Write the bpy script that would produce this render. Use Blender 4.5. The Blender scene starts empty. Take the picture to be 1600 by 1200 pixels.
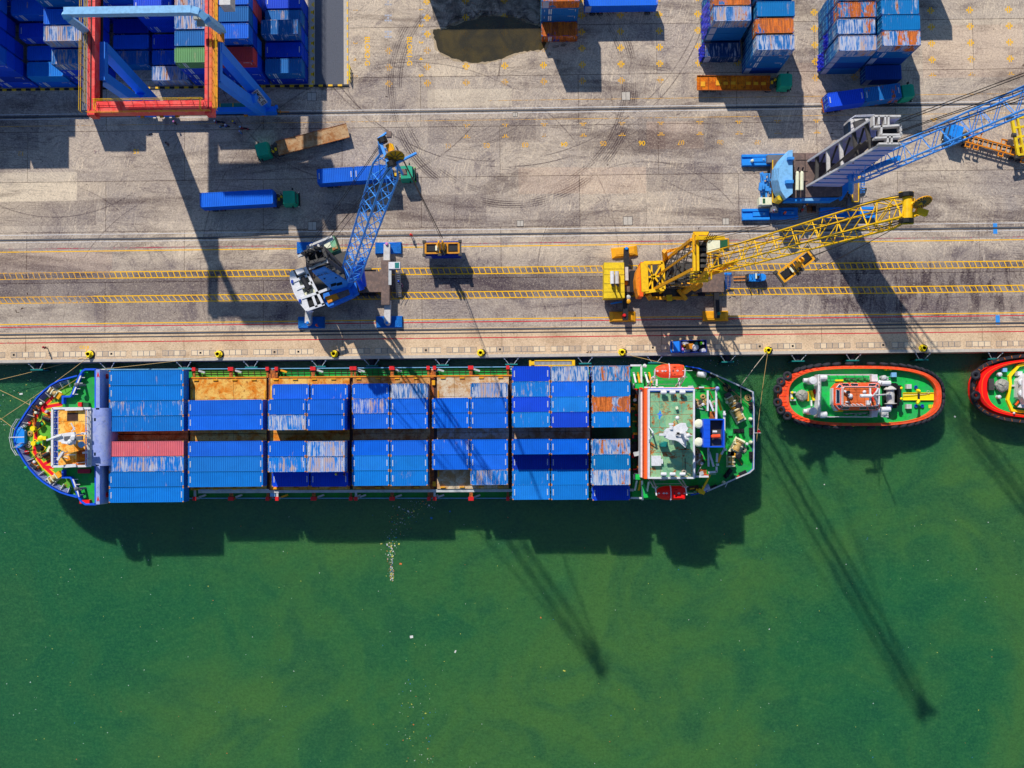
import bpy, bmesh, math, random
from math import sin, cos, pi, radians as R
from mathutils import Vector as V, Matrix
random.seed(7)
C = bpy.context.scene.collection
S = bpy.context.scene

# ------------------------------------------------------------ camera, sky, sun
CAMH = 162.03; FPX = 1499.56
_rx, _ry, _rz = -0.04213, -0.00848, 0.010767
RC = Matrix.Rotation(_rz, 3, 'Z') @ Matrix.Rotation(_rx, 3, 'X') @ Matrix.Rotation(_ry, 3, 'Y')   # world -> camera
RT = RC.transposed()
def P(x, y, z=0.0):
    """world point at height z that the photograph shows at pixel x, y"""
    d = RT @ V(((x-800)/FPX, -(y-600)/FPX, -1.0))
    k = (z-CAMH)/d.z
    return V((d.x*k, d.y*k, z))
cam = bpy.data.objects.new('camera', bpy.data.cameras.new('camera'))
C.objects.link(cam); S.camera = cam
cam.location = (0, 0, CAMH); cam.rotation_euler = RT.to_euler()
cam.data.sensor_width = 36; cam.data.lens = 36*FPX/1600
cam.data.clip_start = 1; cam.data.clip_end = 3000

SX, SY = 0.41, -1.09                      # shadow offset per metre of height
el = math.atan(1/math.hypot(SX, SY)); az = math.atan2(-SX, -SY)   # sun azimuth from +Y towards +X
sl = bpy.data.lights.new('sun', 'SUN'); sl.energy = 4.5; sl.angle = R(0.7); sl.color = (1, .945, .85)
so = bpy.data.objects.new('sun', sl); C.objects.link(so)
so.rotation_euler = V((SX, SY, -1)).to_track_quat('-Z', 'Y').to_euler(); so.location = (-60, 160, 200)
W = bpy.data.worlds.new('World'); S.world = W; W.use_nodes = True
nt = W.node_tree; bg = nt.nodes['Background']
sky = nt.nodes.new('ShaderNodeTexSky'); sky.sky_type = 'NISHITA'; sky.sun_disc = False
sky.sun_elevation = el; sky.sun_rotation = az; sky.air_density = 1.3; sky.dust_density = .3; sky.ozone_density = 5
nt.links.new(sky.outputs[0], bg.inputs[0]); bg.inputs[1].default_value = .088
S.view_settings.view_transform = 'Standard'; S.view_settings.look = 'None'
S.view_settings.gamma = 1; S.view_settings.exposure = 0.0

# ------------------------------------------------------------ node helpers
def L(r, g, b):
    f = lambda c: (c/255/12.92) if c <= 10 else ((c/255+.055)/1.055)**2.4
    return (f(r), f(g), f(b), 1)
class NT:
    def __init__(s, name):
        s.m = bpy.data.materials.new(name); s.m.use_nodes = True; s.t = s.m.node_tree
        s.b = s.t.nodes['Principled BSDF']
    def n(s, typ, **k):
        o = s.t.nodes.new('ShaderNode'+typ)
        for a, v in k.items(): setattr(o, a, v)
        return o
    def set(s, sock, v):
        if isinstance(v, bpy.types.NodeSocket): s.t.links.new(v, sock)
        elif v is not None: sock.default_value = v
    def math(s, op, a, b=None, c=None, clamp=False):
        o = s.n('Math', operation=op, use_clamp=clamp); s.set(o.inputs[0], a)
        if b is not None: s.set(o.inputs[1], b)
        if c is not None: s.set(o.inputs[2], c)
        return o.outputs[0]
    def mix(s, f, a, b, mode='MIX'):
        o = s.n('Mix', data_type='RGBA', blend_type=mode); s.set(o.inputs[0], f); s.set(o.inputs[6], a); s.set(o.inputs[7], b)
        return o.outputs[2]
    def noise(s, co, scale=1, detail=4, rough=.6, dist=0, vec=None, off=None):
        if vec is not None or off is not None:
            mp = s.n('Mapping'); s.set(mp.inputs[0], co)
            if vec is not None: mp.inputs['Scale'].default_value = vec
            if off is not None: s.set(mp.inputs['Location'], off)
            co = mp.outputs[0]
        o = s.n('TexNoise'); s.set(o.inputs['Vector'], co); s.set(o.inputs['Scale'], scale)
        o.inputs['Detail'].default_value = detail; o.inputs['Roughness'].default_value = rough; o.inputs['Distortion'].default_value = dist
        return o.outputs['Fac']
    def step(s, v, a, b, lo=0., hi=1.):
        o = s.n('MapRange', interpolation_type='SMOOTHSTEP'); s.set(o.inputs[0], v)
        s.set(o.inputs[1], a); s.set(o.inputs[2], b); s.set(o.inputs[3], lo); s.set(o.inputs[4], hi)
        return o.outputs[0]
    def bump(s, h, strength=.3, dist=.05):
        o = s.n('Bump'); s.set(o.inputs['Height'], h); s.set(o.inputs['Strength'], strength); s.set(o.inputs['Distance'], dist)
        s.set(s.b.inputs['Normal'], o.outputs[0])
    def done(s, col=None, rough=None, metal=None, spec=None):
        if col is not None: s.set(s.b.inputs['Base Color'], col)
        if rough is not None: s.set(s.b.inputs['Roughness'], rough)
        if metal is not None: s.set(s.b.inputs['Metallic'], metal)
        if spec is not None: s.set(s.b.inputs['Specular IOR Level'], spec)
        return s.m
def scal(c, k): return (c[0]*k, c[1]*k, c[2]*k, 1)
def paint(name, col, rough=.55, dirt=.35, rust=0., scale=1., metal=0., rcol=None, spec=.4, patch=None):
    n = NT(name); co = n.n('TexCoord').outputs['Object']
    a = n.noise(co, 1.3*scale, 6, .65); b = n.noise(co, 7*scale, 3, .6)
    c = n.mix(n.step(a, .35, .75, 0, dirt), col, scal(col, .45))
    if patch:
        q = n.noise(co, .5*scale, 5, .7, .8, off=(9, 4, 2)); c = n.mix(n.step(q, .47, .53, 0, .75), c, patch)
        q2 = n.noise(co, 2.6*scale, 4, .7, .3, off=(2, 8, 2)); c = n.mix(n.step(q2, .58, .66, 0, .6), c, scal(col, .5))
    c = n.mix(n.step(b, .55, .8, 0, dirt*.6), c, (.25, .23, .2, 1))
    if rust > 0:
        r = n.noise(co, .9*scale, 7, .7, .4); r2 = n.noise(co, 3.2*scale, 5, .7)
        rc = n.mix(n.step(r2, .35, .65), rcol or L(214, 120, 30), L(110, 50, 22))
        th = .78-rust*.5
        c = n.mix(n.step(r, th, th+.09), c, rc)
    n.bump(b, .12, .03)
    return n.done(c, rough, metal, spec)
M = {}
def mk(k, *a, **kw): M[k] = paint(k, *a, **kw)
mk('white', L(228, 228, 232), dirt=.4, rust=.12, scale=2)
mk('white_dirty', L(212, 208, 205), dirt=.5, rust=.25, scale=1.5)
mk('lavender', L(150, 165, 225), dirt=.35, scale=.8, patch=L(165, 175, 215))
mk('ship_blue', L(0, 85, 225), dirt=.2)
mk('hull_blue', L(20, 70, 170), dirt=.4, rust=.2)
mk('deck_green', L(8, 178, 60), dirt=.6, scale=1., rust=.2, patch=L(30, 150, 78))
mk('deck_rusty_green', L(98, 178, 48), dirt=.4, rust=.42, scale=.8)
mk('pale_green', L(118, 180, 142), dirt=.65, rust=.5, scale=.7, patch=L(150, 190, 140))
mk('dark_green', L(20, 90, 55), dirt=.5)
mk('tug_green', L(5, 198, 78), dirt=.5, scale=1., rust=.1, patch=L(40, 175, 95))
mk('tug_orange', L(255, 78, 26), dirt=.4, scale=2, patch=L(240, 100, 60))
mk('tug_red', L(240, 22, 10), dirt=.12)
mk('orange', L(255, 95, 20), dirt=.15)
mk('red', L(225, 22, 30), dirt=.2)
mk('walk_red', L(240, 10, 35), dirt=.12)
mk('gantry_red', L(240, 50, 48), dirt=.4, scale=.8, patch=L(235, 95, 85))
mk('gantry_blue', L(15, 130, 245), dirt=.2, scale=.5)
mk('light_blue', L(130, 192, 240), dirt=.5, scale=1.5, rust=.08)
mk('sky_blue', L(72, 158, 248), dirt=.2)
mk('crane_blue', L(20, 125, 235), dirt=.6, rust=.12, scale=1.5)
mk('plate_blue', L(55, 150, 235), dirt=.4)
mk('pad_blue', L(15, 142, 240), dirt=.3, scale=1.5)
mk('crane_yellow', L(255, 200, 0), dirt=.5, rust=.12, scale=1.2)
mk('deck_yellow', L(245, 208, 20), dirt=.6, rust=.3, scale=1.6)
mk('pad_yellow', L(245, 170, 10), dirt=.4, rust=.2, scale=1.3)
mk('old_yellow', L(225, 150, 20), dirt=.6, rust=.35, scale=2)
mk('signal_yellow', L(255, 225, 0), dirt=.1)
mk('yellow_paint', L(245, 190, 20), dirt=.25)
mk('orange_steel', L(240, 145, 15), dirt=.5, rust=.4, scale=1.5)
mk('steel', L(112, 115, 125), dirt=.5)
mk('pale_steel', L(195, 198, 200), dirt=.5)
mk('dark', L(28, 28, 36), dirt=.4)
mk('black', L(14, 14, 18), dirt=.2)
mk('rubber', L(42, 42, 52), rough=.8, dirt=.4)
mk('brown_deck', L(132, 108, 98), dirt=.7, rust=.25, scale=1.8, patch=L(100, 84, 80))
mk('rust', L(150, 80, 40), dirt=.5, rust=.7)
mk('rust_dark', L(70, 40, 28), dirt=.6, rust=.3, rcol=L(120, 65, 30))
mk('lilac', L(195, 195, 245), dirt=.2, scale=.5)
mk('machine', L(75, 72, 70), dirt=.7, rust=.25, scale=3)
mk('cab_green', L(0, 165, 128), dirt=.2)
mk('rope', L(200, 165, 100), dirt=.4, scale=4)
mk('pale_rope', L(190, 175, 155), dirt=.5, scale=4)
mk('wire', L(22, 22, 26), dirt=.1)
mk('glass', L(25, 40, 60), rough=.1, dirt=.05, spec=.8)
mk('teal', L(0, 125, 120), dirt=.3)
mk('canvas', L(160, 160, 150), dirt=.5, scale=3)
mk('cream', L(236, 236, 205), dirt=.3, scale=2)
mk('vivid_red', L(255, 8, 0), dirt=.1)
mk('deep_blue', L(10, 60, 170), dirt=.2)
mk('skin', L(150, 100, 75), dirt=.1)
mk('hi_vis', L(255, 90, 20), dirt=.1)
mk('cloth_blue', L(30, 90, 190), dirt=.2)
mk('cloth_teal', L(60, 170, 200), dirt=.2)
mk('cloth_red', L(190, 25, 60), dirt=.2)
mk('cloth_dark', L(30, 35, 60), dirt=.2)
mk('lime', L(120, 230, 20), dirt=.1)
mk('sack', L(205, 205, 215), dirt=.25, scale=6)
mk('cardboard', L(220, 140, 30), dirt=.4, scale=3)
mk('pink', L(220, 130, 200), dirt=.1)
mk('tarp', L(0, 48, 220), dirt=.3, scale=3, rough=.35)
mk('asphalt', L(94, 98, 110), rough=.9, dirt=.5, scale=4)
mk('kerb_concrete', L(200, 190, 178), rough=.9, dirt=.4, scale=1.5)

# rusty flat roof of the bow deckhouse, hatch covers, truck beds
def rusty(name, c1, c2, c3, sc=1., streak=(1, 1, 1), seams=None):
    n = NT(name); co = n.n('TexCoord').outputs['Object']
    a = n.noise(co, .55*sc, 7, .7, .5, vec=streak); b = n.noise(co, 2.3*sc, 6, .75, .3, off=(5, 3, 0)); d = n.noise(co, 9*sc, 4, .7)
    c = n.mix(n.step(a, .38, .6), c1, c2)
    c = n.mix(n.step(b, .52, .68, 0, .85), c, c3)
    c = n.mix(n.step(d, .55, .75, 0, .5), c, L(80, 45, 25))
    if seams:
        br = n.n('TexBrick'); br.offset = 0; n.set(br.inputs['Vector'], co); br.inputs['Scale'].default_value = 1
        br.inputs['Mortar Size'].default_value = .035; br.inputs['Brick Width'].default_value = seams[0]; br.inputs['Row Height'].default_value = seams[1]
        c = n.mix(n.math('MULTIPLY', br.outputs['Fac'], .65), c, L(60, 32, 20))
    n.bump(b, .25, .05)
    M[name] = n.done(c, .85, 0, .2)
rusty('rust_orange', L(240, 140, 20), L(252, 205, 105), L(170, 82, 20), .9, seams=(6.1, 2.5))
rusty('hatch_orange', L(222, 125, 25), L(240, 190, 95), L(140, 64, 18), 1.0, seams=(6.1, 6.0))
rusty('hatch_brown', L(178, 98, 38), L(212, 158, 95), L(100, 50, 24), 1.1, seams=(6.1, 6.0))
rusty('hatch_grey', L(190, 145, 95), L(218, 198, 165), L(176, 95, 28), 1.1, seams=(6.1, 6.0))
rusty('bed_rust', L(165, 112, 68), L(192, 158, 118), L(112, 68, 42), 1.2)
rusty('bed_orange', L(190, 85, 20), L(232, 130, 20), L(120, 50, 18), .8, seams=(1.5, 1.3))
rusty('tug_roof', L(205, 90, 45), L(222, 115, 60), L(165, 62, 28), .8, seams=(1.2, 1.2))

# container steel: colour from the object, wear and rust from custom properties
def container_material(name, tint=1.0):
    n = NT(name); tc = n.n('TexCoord').outputs['Object']; oi = n.n('ObjectInfo')
    off = n.n('CombineXYZ'); r = oi.outputs['Random']
    n.set(off.inputs[0], n.math('MULTIPLY', r, 91.)); n.set(off.inputs[1], n.math('MULTIPLY', r, 37.)); n.set(off.inputs[2], n.math('MULTIPLY', r, 53.))
    at = lambda k: n.n('Attribute', attribute_type='OBJECT', attribute_name=k).outputs['Fac']
    wear = at('wear'); rust = at('rust')
    st = n.noise(tc, 1, 4, .6, vec=(3.4, .45, .45), off=off.outputs[0]); pt = n.noise(tc, .45, 5, .6, .6, off=off.outputs[0])
    fine = n.noise(tc, 5, 4, .7, off=off.outputs[0])
    band = n.noise(tc, 1, 1, .5, vec=(.75, .03, .05), off=off.outputs[0])
    base = n.mix(n.step(pt, .3, .7, .0, .3), oi.outputs['Color'], n.mix(.5, oi.outputs['Color'], (0.0, .02, .12, 1)))
    v = n.math('ADD', n.math('MULTIPLY', st, .55), n.math('ADD', n.math('MULTIPLY', pt, .3), n.math('MULTIPLY', band, .25)))
    v = n.math('ADD', v, n.math('MULTIPLY', n.math('SUBTRACT', fine, .5), .1))
    th = n.math('SUBTRACT', .80, n.math('MULTIPLY', wear, .36))
    mk_ = n.step(n.math('SUBTRACT', v, th), -.01, .13, 0, .8)
    pale = n.mix(n.step(st, .44, .56), n.mix(n.step(band, .45, .5), L(95, 150, 215), L(165, 178, 215)), n.mix(n.step(band, .52, .56), L(205, 206, 216), L(210, 176, 150)))
    c = n.mix(mk_, base, pale)
    v2 = n.math('ADD', n.math('MULTIPLY', st, .3), n.math('ADD', n.math('MULTIPLY', n.noise(tc, .55, 6, .7, 1., off=(11, 7, 3)), .35), n.math('MULTIPLY', n.noise(tc, 1, 2, .5, vec=(.6, .12, .1), off=off.outputs[0]), .4)))
    th2 = n.math('SUBTRACT', .84, n.math('MULTIPLY', rust, .42))
    rc = n.mix(n.step(n.math('ADD', n.math('MULTIPLY', st, .7), n.math('MULTIPLY', fine, .3)), .38, .62), L(236, 128, 8), L(160, 78, 18))
    v2 = n.math('ADD', v2, n.math('MULTIPLY', n.math('SUBTRACT', fine, .5), .12))
    c = n.mix(n.step(n.math('SUBTRACT', v2, th2), 0, .035, 0, .94), c, rc)
    c = n.mix(n.step(fine, .66, .8, 0, .45), c, (.01, .03, .09, 1))
    n.bump(fine, .1, .02)
    return n.done(c, .55, 0, .2)
M['container'] = container_material('container_steel')

# ------------------------------------------------------------ mesh builder
ORG = {}
class MB:
    def __init__(s): s.v = []; s.f = []; s.mi = []
    def add(s, vs, fs, m=0):
        o = len(s.v); s.v += [tuple(v) for v in vs]; s.f += [tuple(i+o for i in f) for f in fs]; s.mi += [m]*len(fs); return s
    def box(s, c, d, rz=0, m=0):
        cx, cy, cz = c; a, b, e = d[0]/2, d[1]/2, d[2]/2; ca, sa = cos(rz), sin(rz)
        vs = [(cx+x*a*ca-y*b*sa, cy+x*a*sa+y*b*ca, cz+z*e) for z in (-1, 1) for x, y in ((-1, -1), (1, -1), (1, 1), (-1, 1))]
        return s.add(vs, [(3, 2, 1, 0), (4, 5, 6, 7), (0, 1, 5, 4), (1, 2, 6, 5), (2, 3, 7, 6), (3, 0, 4, 7)], m)
    def prism(s, pts, z0, z1, m=0, top=None, inset=1.):
        pts = [(p[0], p[1]) for p in pts]; n = len(pts)
        ar = sum(pts[i][0]*pts[(i+1) % n][1]-pts[(i+1) % n][0]*pts[i][1] for i in range(n))
        if ar < 0: pts = pts[::-1]
        cx = sum(p[0] for p in pts)/n; cy = sum(p[1] for p in pts)/n
        t = [(cx+(p[0]-cx)*inset, cy+(p[1]-cy)*inset) for p in pts]
        vs = [(x, y, z0) for x, y in pts]+[(x, y, z1) for x, y in t]
        s.add(vs, [tuple(range(n-1, -1, -1))]+[(i, (i+1) % n, (i+1) % n+n, i+n) for i in range(n)], m)
        return s.add(vs[n:], [tuple(range(n))], m if top is None else top)
    def sheet(s, pts, z, m=0):
        return s.add([(p[0], p[1], z) for p in (pts if sum(pts[i][0]*pts[(i+1) % len(pts)][1]-pts[(i+1) % len(pts)][0]*pts[i][1] for i in range(len(pts))) > 0 else pts[::-1])], [tuple(range(len(pts)))], m)
    def tube(s, a, b, r, n=6, m=0, r2=None, cap=True):
        a = V(a); b = V(b); d = (b-a)
        if d.length < 1e-6: return s
        q = d.to_track_quat('Z', 'Y'); r2 = r if r2 is None else r2
        vs = [a+q@V((r*cos(2*pi*i/n), r*sin(2*pi*i/n), 0)) for i in range(n)]+[b+q@V((r2*cos(2*pi*i/n), r2*sin(2*pi*i/n), 0)) for i in range(n)]
        fs = [(i, (i+1) % n, (i+1) % n+n, i+n) for i in range(n)]
        if cap: fs += [tuple(range(n-1, -1, -1)), tuple(range(n, 2*n))]
        return s.add(vs, fs, m)
    def beam(s, a, b, w, h, m=0, up=(0, 0, 1), w2=None, h2=None):
        a = V(a); b = V(b); d = (b-a).normalized(); sd = d.cross(V(up))
        if sd.length < 1e-4: sd = d.cross(V((0, 1, 0)))
        sd.normalize(); u = sd.cross(d).normalized(); w2 = w2 or w; h2 = h2 or h
        vs = [a+sd*x*w/2+u*y*h/2 for x, y in ((-1, -1), (1, -1), (1, 1), (-1, 1))]+[b+sd*x*w2/2+u*y*h2/2 for x, y in ((-1, -1), (1, -1), (1, 1), (-1, 1))]
        return s.add(vs, [(3, 2, 1, 0), (4, 5, 6, 7), (0, 1, 5, 4), (1, 2, 6, 5), (2, 3, 7, 6), (3, 0, 4, 7)], m)
    def path(s, pts, r, n=5, m=0):
        for a, b in zip(pts, pts[1:]): s.tube(a, b, r, n, m)
        return s
    def wall(s, pts, z0, z1, t=.12, m=0, closed=False):
        pts = [V((p[0], p[1])) for p in pts]; n = len(pts); off = []
        for i in range(n):
            if closed: a = pts[i-1]; b = pts[(i+1) % n]
            else: a = pts[max(i-1, 0)]; b = pts[min(i+1, n-1)]
            p = pts[i]; d1 = (p-a).normalized() if (p-a).length > 1e-6 else (b-p).normalized(); d2 = (b-p).normalized() if (b-p).length > 1e-6 else d1
            n1 = V((-d1.y, d1.x)); n2 = V((-d2.y, d2.x)); k = n1+n2; k = k/max(k.length_squared, .3)*2
            off.append(k*t/2)
        vs = []
        for p, o in zip(pts, off):
            for q, z in ((p-o, z0), (p+o, z0), (p+o, z1), (p-o, z1)): vs.append((q.x, q.y, z))
        fs = []
        for i in range(n if closed else n-1):
            a = 4*i; b = 4*((i+1) % n)
            for j in range(4): fs.append((a+j, b+j, b+(j+1) % 4, a+(j+1) % 4)[::-1])
        if not closed: fs += [(0, 1, 2, 3), (4*n-1, 4*n-2, 4*n-3, 4*n-4)]
        return s.add(vs, fs, m)
    def rail(s, pts, z, h=1.0, step=2., r=.035, m=0, closed=False):
        pts = [V((p[0], p[1], z)) for p in pts]
        if closed: pts = pts+[pts[0]]
        for a, b in zip(pts, pts[1:]):
            for k in (.5, 1.): s.tube(a+V((0, 0, h*k)), b+V((0, 0, h*k)), r, 4, m)
            c = max(1, int((b-a).length/step))
            for i in range(c+1):
                q = a.lerp(b, i/c); s.tube(q, q+V((0, 0, h)), r, 4, m)
        return s
    def lathe(s, prof, c=(0, 0, 0), axis=(0, 0, 1), n=16, m=0, sc=(1, 1)):
        q = V(axis).to_track_quat('Z', 'Y'); c = V(c); vs = []
        for r, z in prof: vs += [c+q@V((r*cos(2*pi*i/n)*sc[0], r*sin(2*pi*i/n)*sc[1], z)) for i in range(n)]
        fs = [(j*n+i, j*n+(i+1) % n, (j+1)*n+(i+1) % n, (j+1)*n+i) for j in range(len(prof)-1) for i in range(n)]
        fs += [tuple(range(n-1, -1, -1)), tuple(range((len(prof)-1)*n, len(prof)*n))]
        return s.add(vs, fs, m)
    def torus(s, c, R_, r, axis=(0, 0, 1), n=16, k=8, m=0):
        q = V(axis).to_track_quat('Z', 'Y'); c = V(c); vs = []
        for i in range(n):
            a = 2*pi*i/n
            for j in range(k):
                b = 2*pi*j/k; rr = R_+r*cos(b); vs.append(c+q@V((rr*cos(a), rr*sin(a), r*sin(b))))
        return s.add(vs, [(i*k+j, ((i+1) % n)*k+j, ((i+1) % n)*k+(j+1) % k, i*k+(j+1) % k) for i in range(n) for j in range(k)], m)
    def ball(s, c, r, m=0, n=10, sz=1.):
        return s.lathe([(r*sin(pi*(j+.02)/6*.995), -r*cos(pi*j/6)*sz) for j in range(7)], c, n=n, m=m)
    def build(s, name, mats, parent=None, smooth=False):
        mats = [mats] if isinstance(mats, str) else mats
        o_ = ORG.get(parent, V((0, 0, 0))) if parent else V((0, 0, 0))
        me = bpy.data.meshes.new(name); me.from_pydata([(x-o_.x, y-o_.y, z-o_.z) for x, y, z in s.v], [], s.f)
        for k in mats: me.materials.append(M[k])
        me.polygons.foreach_set('material_index', s.mi)
        if smooth: me.polygons.foreach_set('use_smooth', [True]*len(s.f))
        me.update(); o = bpy.data.objects.new(name, me); C.objects.link(o)
        if parent: o.parent = parent; ORG[o] = o_
        return o
def tag(o, label=None, cat=None, group=None, kind=None):
    for k, v in (('label', label), ('category', cat), ('group', group), ('kind', kind)):
        if v: o[k] = v
    return o
def thing(name, label, cat, loc=None, group=None):
    o = bpy.data.objects.new(name, None); C.objects.link(o); o.empty_display_size = .5
    if loc is not None: o.location = loc; ORG[o] = V(loc)
    return tag(o, label, cat, group)
KIDS = {}
def kids(o):
    return [c for c in C.objects if c.parent == o]
def tree(o):
    return (o, [tree(c) for c in kids(o)])
def dup(t, parent=None):
    o = t[0].copy(); C.objects.link(o)
    if parent: o.parent = parent
    for c in t[1]: dup(c, o)
    return o
def place(o, p, rz=0): o.location = p; o.rotation_euler = (0, 0, rz); return o
def XY(pts, z=0): return [P(x, y, z).xy for x, y in pts]
def struct(mb, name, mats): return tag(mb.build(name, mats), kind='structure')
def text_mb(txt, size, loc, rz, z, m=0, mb=None):
    """lettering as flat mesh lying on a surface"""
    cu = bpy.data.curves.new('t', 'FONT'); cu.body = txt; cu.size = size; cu.align_x = 'CENTER'; cu.align_y = 'CENTER'; cu.offset = .012*size
    o = bpy.data.objects.new('t', cu); C.objects.link(o)
    me = bpy.data.meshes.new_from_object(o.evaluated_get(bpy.context.evaluated_depsgraph_get()))
    vs = [v.co.copy() for v in me.vertices]; fs = [tuple(p.vertices) for p in me.polygons]
    bpy.data.objects.remove(o); bpy.data.curves.remove(cu); bpy.data.meshes.remove(me)
    mb = mb or MB(); q = Matrix.Rotation(rz, 3, 'Z')
    return mb.add([q@V((v.x, v.y, 0))+V((loc[0], loc[1], z)) for v in vs], fs, m)
# ------------------------------------------------------------ ground and water
LA, LB, LC_, LD, LE, LF, LG, LH = 53.66, 32.35, 30.32, 25.64, 21.51, 17.91, 16.16, 14.74
QY = 11.35; WZ = -3.0
def ground_material():
    n = NT('quay_concrete'); g = n.n('NewGeometry').outputs['Position']
    sp = n.n('SeparateXYZ'); n.set(sp.inputs[0], g); X, Y = sp.outputs[0], sp.outputs[1]
    def brick(w, h, mort, off, o=.5):
        mp = n.n('Mapping'); n.set(mp.inputs[0], g); mp.inputs['Location'].default_value = (off[0], off[1], 0)
        b = n.n('TexBrick'); b.offset = o; n.set(b.inputs['Vector'], mp.outputs[0]); b.inputs['Scale'].default_value = 1
        b.inputs['Brick Width'].default_value = w; b.inputs['Row Height'].default_value = h; b.inputs['Mortar Size'].default_value = mort
        b.inputs['Color1'].default_value = (0, 0, 0, 1); b.inputs['Color2'].default_value = (1, 1, 1, 1); b.inputs['Mortar'].default_value = (.5, .5, .5, 1)
        return b.outputs['Color'], b.outputs['Fac']
    t1, m1 = brick(27, 8.7, .05, (3, 1.2)); t2, m2 = brick(11.5, 4.35, .03, (1, 1.2), .3)
    big = n.noise(g, .035, 5, .6, .5); mid = n.noise(g, .22, 6, .65, .6); fine = n.noise(g, 2.2, 6, .75); grain = n.noise(g, 3.6, 4, .85)
    c = n.mix(n.step(big, .35, .65), L(176, 165, 156), L(208, 192, 172))
    c = n.mix(n.math('MULTIPLY', t1, .5), c, L(146, 140, 142))
    c = n.mix(n.math('MULTIPLY', n.math('MULTIPLY', t2, n.step(mid, .4, .6)), .32), c, L(216, 198, 176))
    c = n.mix(n.step(mid, .48, .7, 0, .55), c, L(118, 112, 118))
    # curled scuff lines left by turning tyres
    def curl(scale, dist, seed, wid, vec=(1, 1, 1)):
        q = n.noise(g, scale, 2, .5, dist, vec=vec, off=(seed, seed*.7, 0))
        q = n.math('FRACT', n.math('MULTIPLY', q, 26.))
        return n.step(n.math('ABSOLUTE', n.math('SUBTRACT', q, .5)), 0, wid, 1, 0)
    area = n.step(n.noise(g, .06, 3, .5, off=(8, 2, 0)), .38, .62)
    k1 = n.math('MULTIPLY', curl(.05, 1.5, 3., .2), n.step(fine, .35, .65)); k2 = n.math('MULTIPLY', curl(.09, 2.2, 17., .2), n.step(fine, .4, .6))
    c = n.mix(n.math('MULTIPLY', n.math('MULTIPLY', k1, area), .5), c, L(96, 90, 98))
    c = n.mix(n.math('MULTIPLY', k2, .42), c, L(238, 220, 196))
    # brushed streaks of several directions
    for i, (vx, vy, rot, dark) in enumerate(((.25, 5, .1, 1), (5, .3, .25, 0), (.3, 4, .8, 0), (.3, 4.5, -.6, 1))):
        mp = n.n('Mapping'); n.set(mp.inputs[0], g); mp.inputs['Rotation'].default_value = (0, 0, rot)
        q = n.noise(mp.outputs[0], 1, 4, .65, .2, vec=(vx, vy, 1)); reg = n.step(n.noise(g, .1, 3, .5, off=(i*9, 4, 0)), .42, .62)
        c = n.mix(n.math('MULTIPLY', n.math('MULTIPLY', n.step(q, .52, .66), reg), (.5, .5, .3, .38)[i]), c, L(88, 84, 92) if dark else L(240, 222, 196))
    # single wheel tracks
    for (cx, cy, r, w, a0) in ((800, 130, 193, 11, .75), (800, 130, 178, 7, .6), (860, 330, 150, 3, .35), (60, 470, 190, 1.4, .3), (1420, 40, 190, 2, .3), (700, 60, 180, 3, .4), (790, -60, 330, 1.3, .6), (776, -80, 342, 1.2, .5), (1010, 420, 170, 1.2, .45), (560, 60, 230, 1.4, .5), (90, 130, 215, 1.2, .5), (330, 520, 235, 1.2, .4), (1150, 120, 200, 2.4, .35), (640, 420, 330, 1.3, .4)):
        p = P(cx, cy); dx = n.math('SUBTRACT', X, p.x); dy = n.math('SUBTRACT', Y, p.y)
        d = n.math('SQRT', n.math('ADD', n.math('MULTIPLY', dx, dx), n.math('MULTIPLY', dy, dy)))
        e = n.step(n.math('ABSOLUTE', n.math('SUBTRACT', d, r/9.25)), w/9.25*.3, w/9.25, 1, 0)
        if w > 2: e = n.math('MULTIPLY', e, n.step(n.math('SINE', n.math('MULTIPLY', d, 17.)), -.6, .8, .25, 1))
        c = n.mix(n.math('MULTIPLY', n.math('MULTIPLY', e, n.step(n.noise(g, .12, 3, .6, off=(r, 0, 0)), .4, .55)), a0), c, L(84, 80, 86))
    # patched and replaced slabs
    for (x0, y0, x1, y1, k) in ((0, 315, 150, 352, 1), (120, 268, 300, 345, 2), (0, 270, 120, 314, 3), (668, 186, 845, 222, 1), (782, 184, 838, 218, 1), (668, 140, 800, 166, 3), (810, 262, 905, 302, 4), (905, 262, 1010, 302, 4), (996, 182, 1040, 238, 1), (1105, 181, 1190, 214, 1), (620, 305, 760, 345, 1), (1010, 190, 1100, 232, 4), (1010, 262, 1130, 298, 1), (150, 470, 450, 505, 1), (0, 470, 147, 505, 3), (172, 438, 330, 466, 1), (0, 180, 60, 235, 1), (430, 185, 540, 300, 2), (840, 330, 1000, 352, 1), (1130, 100, 1300, 160, 4), (560, 120, 680, 170, 2), (1440, 40, 1600, 120, 4), (1300, 465, 1600, 485, 1), (0, 395, 175, 428, 4), (350, 395, 640, 425, 2)):
        a = P(x0, y0); b = P(x1, y1); e = .08
        mx = n.math('MULTIPLY', n.step(X, a.x-e, a.x+e), n.step(X, b.x+e, b.x-e)); my = n.math('MULTIPLY', n.step(Y, b.y-e, b.y+e), n.step(Y, a.y+e, a.y-e))
        c = n.mix(n.math('MULTIPLY', n.math('MULTIPLY', mx, my), {1: .26, 2: .15, 3: .28, 4: .24}[k]), c, {1: L(92, 86, 94), 2: L(104, 98, 104), 3: L(236, 220, 194), 4: L(212, 180, 158)}[k])
    # broad dark traffic grime
    tr = n.noise(g, 1, 5, .7, .5, vec=(.035, .16, 1), off=(4, 7, 0)); c = n.mix(n.step(tr, .48, .66, 0, .55), c, L(96, 88, 90))
    # apron strip along the water is paler and sandier
    ap = n.step(Y, 16.6, 16.4); c = n.mix(n.math('MULTIPLY', ap, .72), c, n.mix(n.step(mid, .3, .7), L(228, 200, 166), L(204, 176, 146)))
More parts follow.
